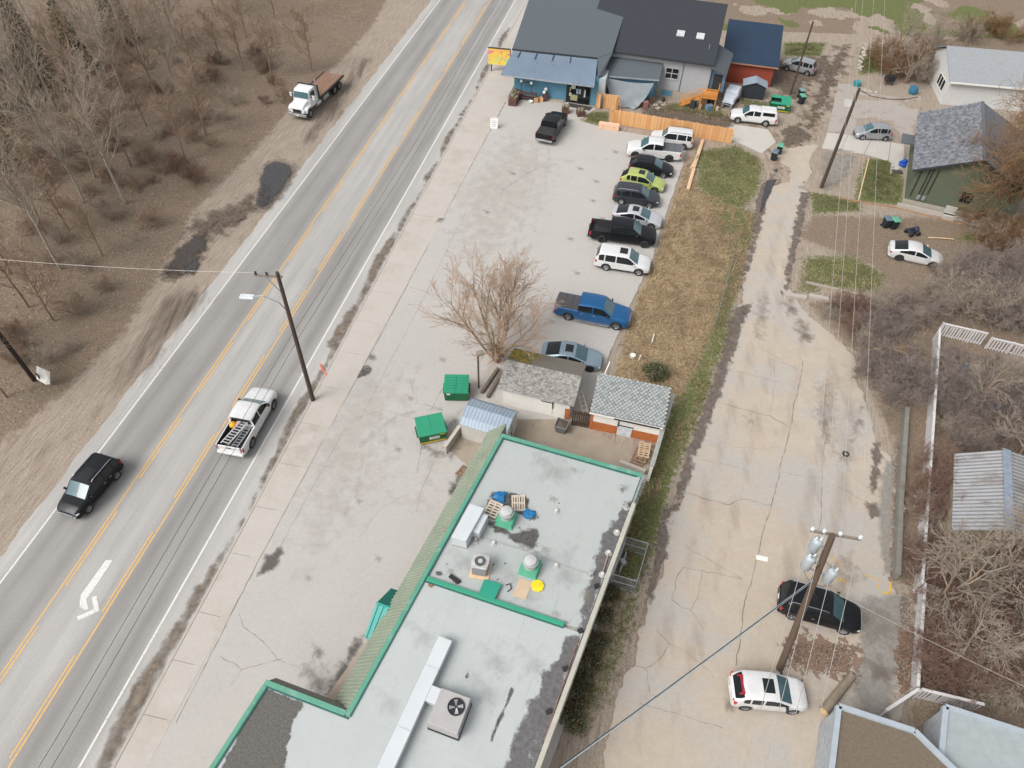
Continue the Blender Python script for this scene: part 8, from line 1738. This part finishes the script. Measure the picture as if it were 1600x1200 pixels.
blades('dry_weeds', [STRAW[0][0]], 26000, (.3, .95), (.1, .7), .035, ST+[ST[0], ST[3], GS[2]], 3, z0=.0)
blades('dry_weeds', [STRAW[1][0]], 9000, (.15, .5), (.2, 1.0), .03, ST+GS[:2], 4)
blades('lawn_grass', [p for p, s in GRASS if s > .65], 26000, (.08, .24), (.5, 1.3), .03, GS, 6)
blades('lawn_grass', [p for p, s in GRASS if .5 < s < .65], 32000, (.08, .26), (.4, 1.2), .03, GS+ST[:2], 8)
def leaves(name, polys, n, mats_, seed, sz=(.05, .12), zf=None):
    rg = np.random.default_rng(seed); P = []
    for p, k in polys: P += scatter(p, k, seed+k)
    P = np.array(P); m = len(P); keep = fbm(P[:, 0], P[:, 1], 3., seed, 4)+rg.random(m)*.6 > .62; P = P[keep]; m = len(P)
    c = np.stack([P[:, 0], P[:, 1], rg.uniform(.05, .16, m)], -1); c[:, 2] += 0 if zf is None else zf(P)
    d = rg.normal(0, 1, (m, 3))*np.array([1, 1, .45]); d /= np.linalg.norm(d, axis=1)[:, None]; s = np.cross(d, rg.normal(0, .35, (m, 3))+np.array([0, 0, 1])); s /= np.linalg.norm(s, axis=1)[:, None]; L = rg.uniform(*sz, (m, 1))
    V = np.stack([c-d*L, c-s*L*.7, c+d*L, c+s*L*.7], 1).reshape(-1, 3)
    o = bpy.data.objects.new(name, np_mesh(name, V, np.arange(m*4).reshape(m, 4), mats_, rg.integers(0, len(mats_), m))); COL.objects.link(o); o['kind'] = 'stuff'; return o
LFM = [mat('litter_%d' % k, c, .9) for k, c in enumerate([(.28, .215, .16), (.19, .135, .095), (.09, .066, .05), (.40, .33, .265), (.25, .15, .11)])]
def bankz(P):
    X, Y = P[:, 0], P[:, 1]; V = X*VR.x+Y*VR.y
    wl = np.clip((-38.5-V)/3, 0, 1); return wl*(.16*(fbm(X, Y, 5, 1)-.5)+(fbm(X, Y, 1.4, 31)-.5)*.10)+np.clip((-45-V)/40, 0, 1)*2.2*np.clip(fbm(X, Y, 22, 3), 0, 1)-.08
leaves('leaf_litter', [([(-20, 700), (100, 610), (190, 520), (265, 400), (300, 330), (400, 230), (455, 165), (545, 80), (640, -60), (-20, -60)], 80000)], 110000, LFM, 12, (.03, .075), bankz)
leaves('leaf_litter', [([(1270, 335), (1420, 345), (1390, 420), (1250, 390)], 1500), ([(1405, 930), (1428, 930), (1426, 1080), (1402, 1070)], 2200), ([(1230, 1005), (1340, 1010), (1320, 1060), (1240, 1050)], 2200), ([(1395, 700), (1412, 690), (1402, 905), (1390, 905)], 1500), ([(985, 900), (1040, 790), (1060, 790), (1000, 1000), (930, 1130)], 500), ([(1300, 480), (1620, 400), (1620, 1090), (1430, 1090), (1440, 700)], 16000)], 0, LFM, 14, (.022, .05))
# ---------------------------------------------------------------- vehicles in the picture
WHT = (.66, .66, .655); BLK = (.010, .011, .014); SIL = (.34, .36, .38); GRYD = (.055, .06, .072)
car('suv_car', 'black SUV driving down the main road on the left', (171, 720), (106, 796), 'suv', BLK, sunroof=.9, trim=True, rails='chrome', lower=True, z=ZR)
wp = car('pickup_truck', 'white pickup driving up the main road with a ladder in its bed', (357, 708), (417, 605), 'extpickup', WHT, 'pickup', bed='open', z=ZR)
car('pickup_truck', 'black pickup parked nose first in front of the blue shop', (850, 217), (875, 179), 'pickup', BLK, 'pickup', bed='cover', trim=True)
car('pickup_truck', 'white pickup with grey bed cover parked beside the cedar fence', (1066, 239), (978, 230), 'extpickup', WHT, 'pickup', bed='cover', covercol=(.10, .105, .115), dark=True)
car('suv_car', 'white boxy SUV parked closest to the cedar fence', (1083, 221), (1017, 212), 'boxsuv', WHT, rails=True)
car('wagon_car', 'black wagon parked between the white pickup and lime hatchback', (985, 254), (1051, 264.5), 'wagon', (.016, .018, .023), metal=.3, rails=True)
car('hatchback_car', 'lime green crossover with a sunroof', (971, 275), (1039, 288), 'wagon', (.40, .46, .13), sunroof=True, H=1.56, metal=.2)
car('suv_car', 'dark grey SUV parked between the lime and silver cars', (959, 301), (1030, 310.5), 'suv', GRYD, rails='chrome', metal=.4)
car('sedan_car', 'silver white sedan with sunroof parked beside the black pickup', (957, 330), (1036, 344), 'coupe_sedan', (.50, .51, .54), sunroof=True, metal=.3)
car('pickup_truck', 'black crew cab pickup with an open bed in the parking row', (918, 357), (1029, 371), 'pickup', (.012, .014, .018), 'pickup', bed='open', dark=True, L=6.1)
car('suv_car', 'large white SUV with sunroof parked in the middle of the row', (929, 400), (1018, 414), 'bigsuv', WHT, sunroof=.7, lower=True)
car('pickup_truck', 'bright blue crew cab pickup with a black bed cover', (867, 474), (987, 498), 'pickup', (.006, .10, .27), 'pickup', bed='cover', covercol=(.075, .072, .075), trim=True, steps=True, L=6.2, metal=.35)
car('sedan_car', 'blue grey sedan parked behind the mossy white shed', (846, 548), (942, 562), 'coupe_sedan', (.25, .33, .39), sunroof=True, dark=True, metal=.45)
car('pickup_truck', 'small white pickup with a matching canopy near the back lane', (1212, 185), (1142.5, 177), 'smallpickup', WHT, 'pickup', bed='canopy')
car('minivan_car', 'silver small minivan behind the thin dark pole', (1273, 108), (1225.5, 96), 'minivan', SIL, metal=.5)
car('hatchback_car', 'silver hatchback parked on the concrete drive', (1392, 207), (1336, 204), 'hatch', SIL, metal=.5)
car('sedan_car', 'white dusty sedan parked on the dirt below the green house', (1390, 386), (1475, 404), 'coupe_sedan', (.62, .62, .62), dark=True)
car('suv_car', 'black SUV parked under the leaning transformer pole', (1221, 933), (1341, 967), 'suv', BLK, rails='chrome', lower=False, trim=True, L=4.75)
jk = car('crossover_car', 'white crossover with red tinted rear trim at the alley bottom', (1141, 1076), (1260, 1086), 'cross', WHT, sunroof=True, blackmirror=True)
m = MB(); m.cbox((-1.58, 0, 1.49), .16, 1.05, .06); m.cbox((-1.66, .48, 1.43), .26, .1, .07); m.cbox((-1.66, -.48, 1.43), .26, .1, .07); m.build('spoiler', mat('trim_red', (.30, .02, .04), .4), jk, False)
# load of the white pickup
M = THING_M[wp]
t = ladder('pale aluminium ladder lying in the bed of the white road pickup', M @ Vector((-2.75, .35, 1.28)), M @ Vector((-.75, -.25, 1.5)), .55, 9, ALU, M.to_3x3() @ Vector((.1, 1, 0)))
t = ladder('second grey ladder under the first in the white road pickup', M @ Vector((-2.7, -.3, 1.08)), M @ Vector((-.8, -.55, 1.15)), .4, 8, GALV, M.to_3x3() @ Vector((0, 1, 0)))
m = MB(); q = M @ Vector((-1.15, .45, 1.42)); m.ball(q, .27, 12, .8); single(m, 'yellow_bucket', 'round yellow drum in the bed corner of the white road pickup', 'drum', mat('drum_yellow', (.72, .38, .01), .5), smooth=60)
m = MB(); q = M @ Vector((-.95, .15, 1.4)); m.cbox(q, .5, .3, .25, 1); single(m, 'pink_bag', 'pinkish bag beside the yellow drum in the pickup bed', 'bag', mat('bag_pink', (.55, .38, .38), .8), bevel=.05)
m = MB(); m.box(-.78, -.72, -.85, .85, 1.2, 1.26); m.box(-.78, -.72, -.85, .85, 1.78, 1.84)
for y in (-.82, -.3, .3, .82): m.box(-.78, -.72, y-.03, y+.03, .9, 1.84)
m.build('headache_rack', WHITEP, wp, False)
# flatbed truck
pa, pbb = G(522, 117, 1.1), G(464, 172, 1.1); ftc = (pa+pbb)/2
t = thing('flatbed_truck', 'white cab flatbed truck with a rusty deck on the road shoulder', 'truck', (ftc.x, ftc.y, -.02), heading(pa, pbb)); L = 9.2
TW = paint('truck_white', (.66, .68, .68), 0.)
m = MB(); m.box(-4.6, 3.9, -.45, .45, .65, .95); m.build('chassis', BLACK, t, False)
dk = mat('rust_deck', (.285, .165, .115), .9, .1, (.20, .115, .08), 1.2, .9, col3=(.30, .22, .17), s3=.5, t3=(.5, .7))
m = MB(); m.box(-4.6, 1.35, -1.25, 1.25, 1.15, 1.3); m.build('deck', dk, t, False)
for y in (-1.0, -.5, 0, .5, 1.0): m = MB(); m.box(-4.55, 1.3, y-.02, y+.02, 1.3, 1.315); m.build('deck_seam', mat('rust_dark', (.16, .09, .06), .9), t, False)
for sg in (1, -1):
    m = MB(); m.box(-4.6, 1.35, sg*1.28-.035, sg*1.28+.035, 1.1, 1.38); m.build('side_rail', BLACK, t, False)
    m = MB(); m.box(-.6, .6, sg*1.05-.2, sg*1.05+.2, .55, 1.05); m.build('tool_box', GALV, t, False, bevel=.03)
    m = MB(); m.lathe((1.75, sg*1.0, .8), [(.3, -.45), (.32, -.4), (.32, .4), (.3, .45)], 14, 'X'); m.build('fuel_tank', CHROME, t, False)
m = MB(); m.box(1.42, 1.52, -1.25, 1.25, 1.2, 2.75); m.build('headboard', BLACK, t, False)
def hullx(secs, name, mm, bev=.06):
    m = MB(); n = len(secs[0][1]); vs = []
    for x, pts in secs: vs += [(x, y, z) for y, z in pts]
    fs = [(i*n+k, i*n+(k+1) % n, (i+1)*n+(k+1) % n, (i+1)*n+k) for i in range(len(secs)-1) for k in range(n)]+[tuple(range(n-1, -1, -1)), tuple((len(secs)-1)*n+k for k in range(n))]
    m.add(vs, fs); return m.build(name, mm, t, False, 30, bevel=bev)
rect = lambda w, z0, z1, ws=None: [(-w, z0), (w, z0), (ws or w, z1), (-(ws or w), z1)]
hullx([(1.62, rect(1.1, .9, 2.78, .95)), (2.85, rect(1.1, .9, 2.74, .93)), (3.1, rect(1.1, .9, 2.62, .9)), (3.32, rect(1.08, .9, 1.86, 1.0))], 'cab', TW)
hullx([(3.3, rect(.98, 1.0, 1.85, .85)), (4.2, rect(.93, .95, 1.62, .75)), (4.55, rect(.88, .8, 1.42, .7)), (4.62, rect(.8, .75, 1.25, .65))], 'bonnet', TW)
for sg in (1, -1):
    hullx([(3.0, rect(.2, .95, 1.15)), (3.35, rect(.2, 1.1, 1.35)), (4.1, rect(.2, 1.1, 1.38)), (4.45, rect(.2, .75, 1.2))], 'fender', TW).location = (0, sg*1.0, 0)
    m = MB(); q = [(2.05, sg*1.055, 1.9), (2.95, sg*1.055, 1.9), (2.85, sg*.985, 2.5), (2.05, sg*.985, 2.5)]; m.quad(*(q if sg < 0 else q[::-1])); m.v = [(a, b+sg*.03, c) for a, b, c in m.v]; m.build('side_window', GLASS, t, False)
    m = MB(); m.cbox((3.05, sg*1.42, 2.05), .12, .22, .45); m.tube([(3.0, sg*1.08, 2.2), (3.05, sg*1.42, 2.25)], .025); m.build('mirror', TW, t, False)
    m = MB(); m.cbox((4.56, sg*.82, 1.12), .12, .26, .2); m.build('headlight', LAMPW, t, False)
m = MB(); m.quad((3.335, -.92, 1.92), (3.335, .92, 1.92), (3.135, .82, 2.56), (3.135, -.82, 2.56)); m.v = [(a+.035, b, c+.02) for a, b, c in m.v]; m.build('windscreen', WSGLASS_SKY, t, False)
m = MB(); m.box(4.6, 4.68, -.5, .5, .85, 1.2); m.build('grille', BLACK, t, False); m = MB(); m.box(4.55, 4.78, -1.1, 1.1, .42, .72); bp = m.build('bumper', CHROME, t, False, bevel=.06); m = MB(); m.box(4.79, 4.8, -.2, .2, .5, .64); m.build('number_plate', PLATE, t, False)
m = MB(); m.tube([(1.58, 1.05, 1.0), (1.58, 1.05, 3.5)], .07, 8); m.build('exhaust_stack', CHROME, t, False)
m = MB(); m.box(1.7, 1.8, -.9, .9, 2.78, 2.9); m.build('light_bar', BLACK, t, False)
for x, yy in ((3.75, 1.0), (-2.3, .95), (-3.5, .95)):
    for sg in (1, -1):
        a, b = wheel_mesh(.5, .3 if x > 0 else .5, False); q = share(a, 'wheel', t, Matrix.Translation((x, sg*yy, .5)) @ (Matrix() if sg > 0 else Matrix.Rotation(math.pi, 4, 'Z'))); share(b, 'rim', q, Matrix())
# ---------------------------------------------------------------- end
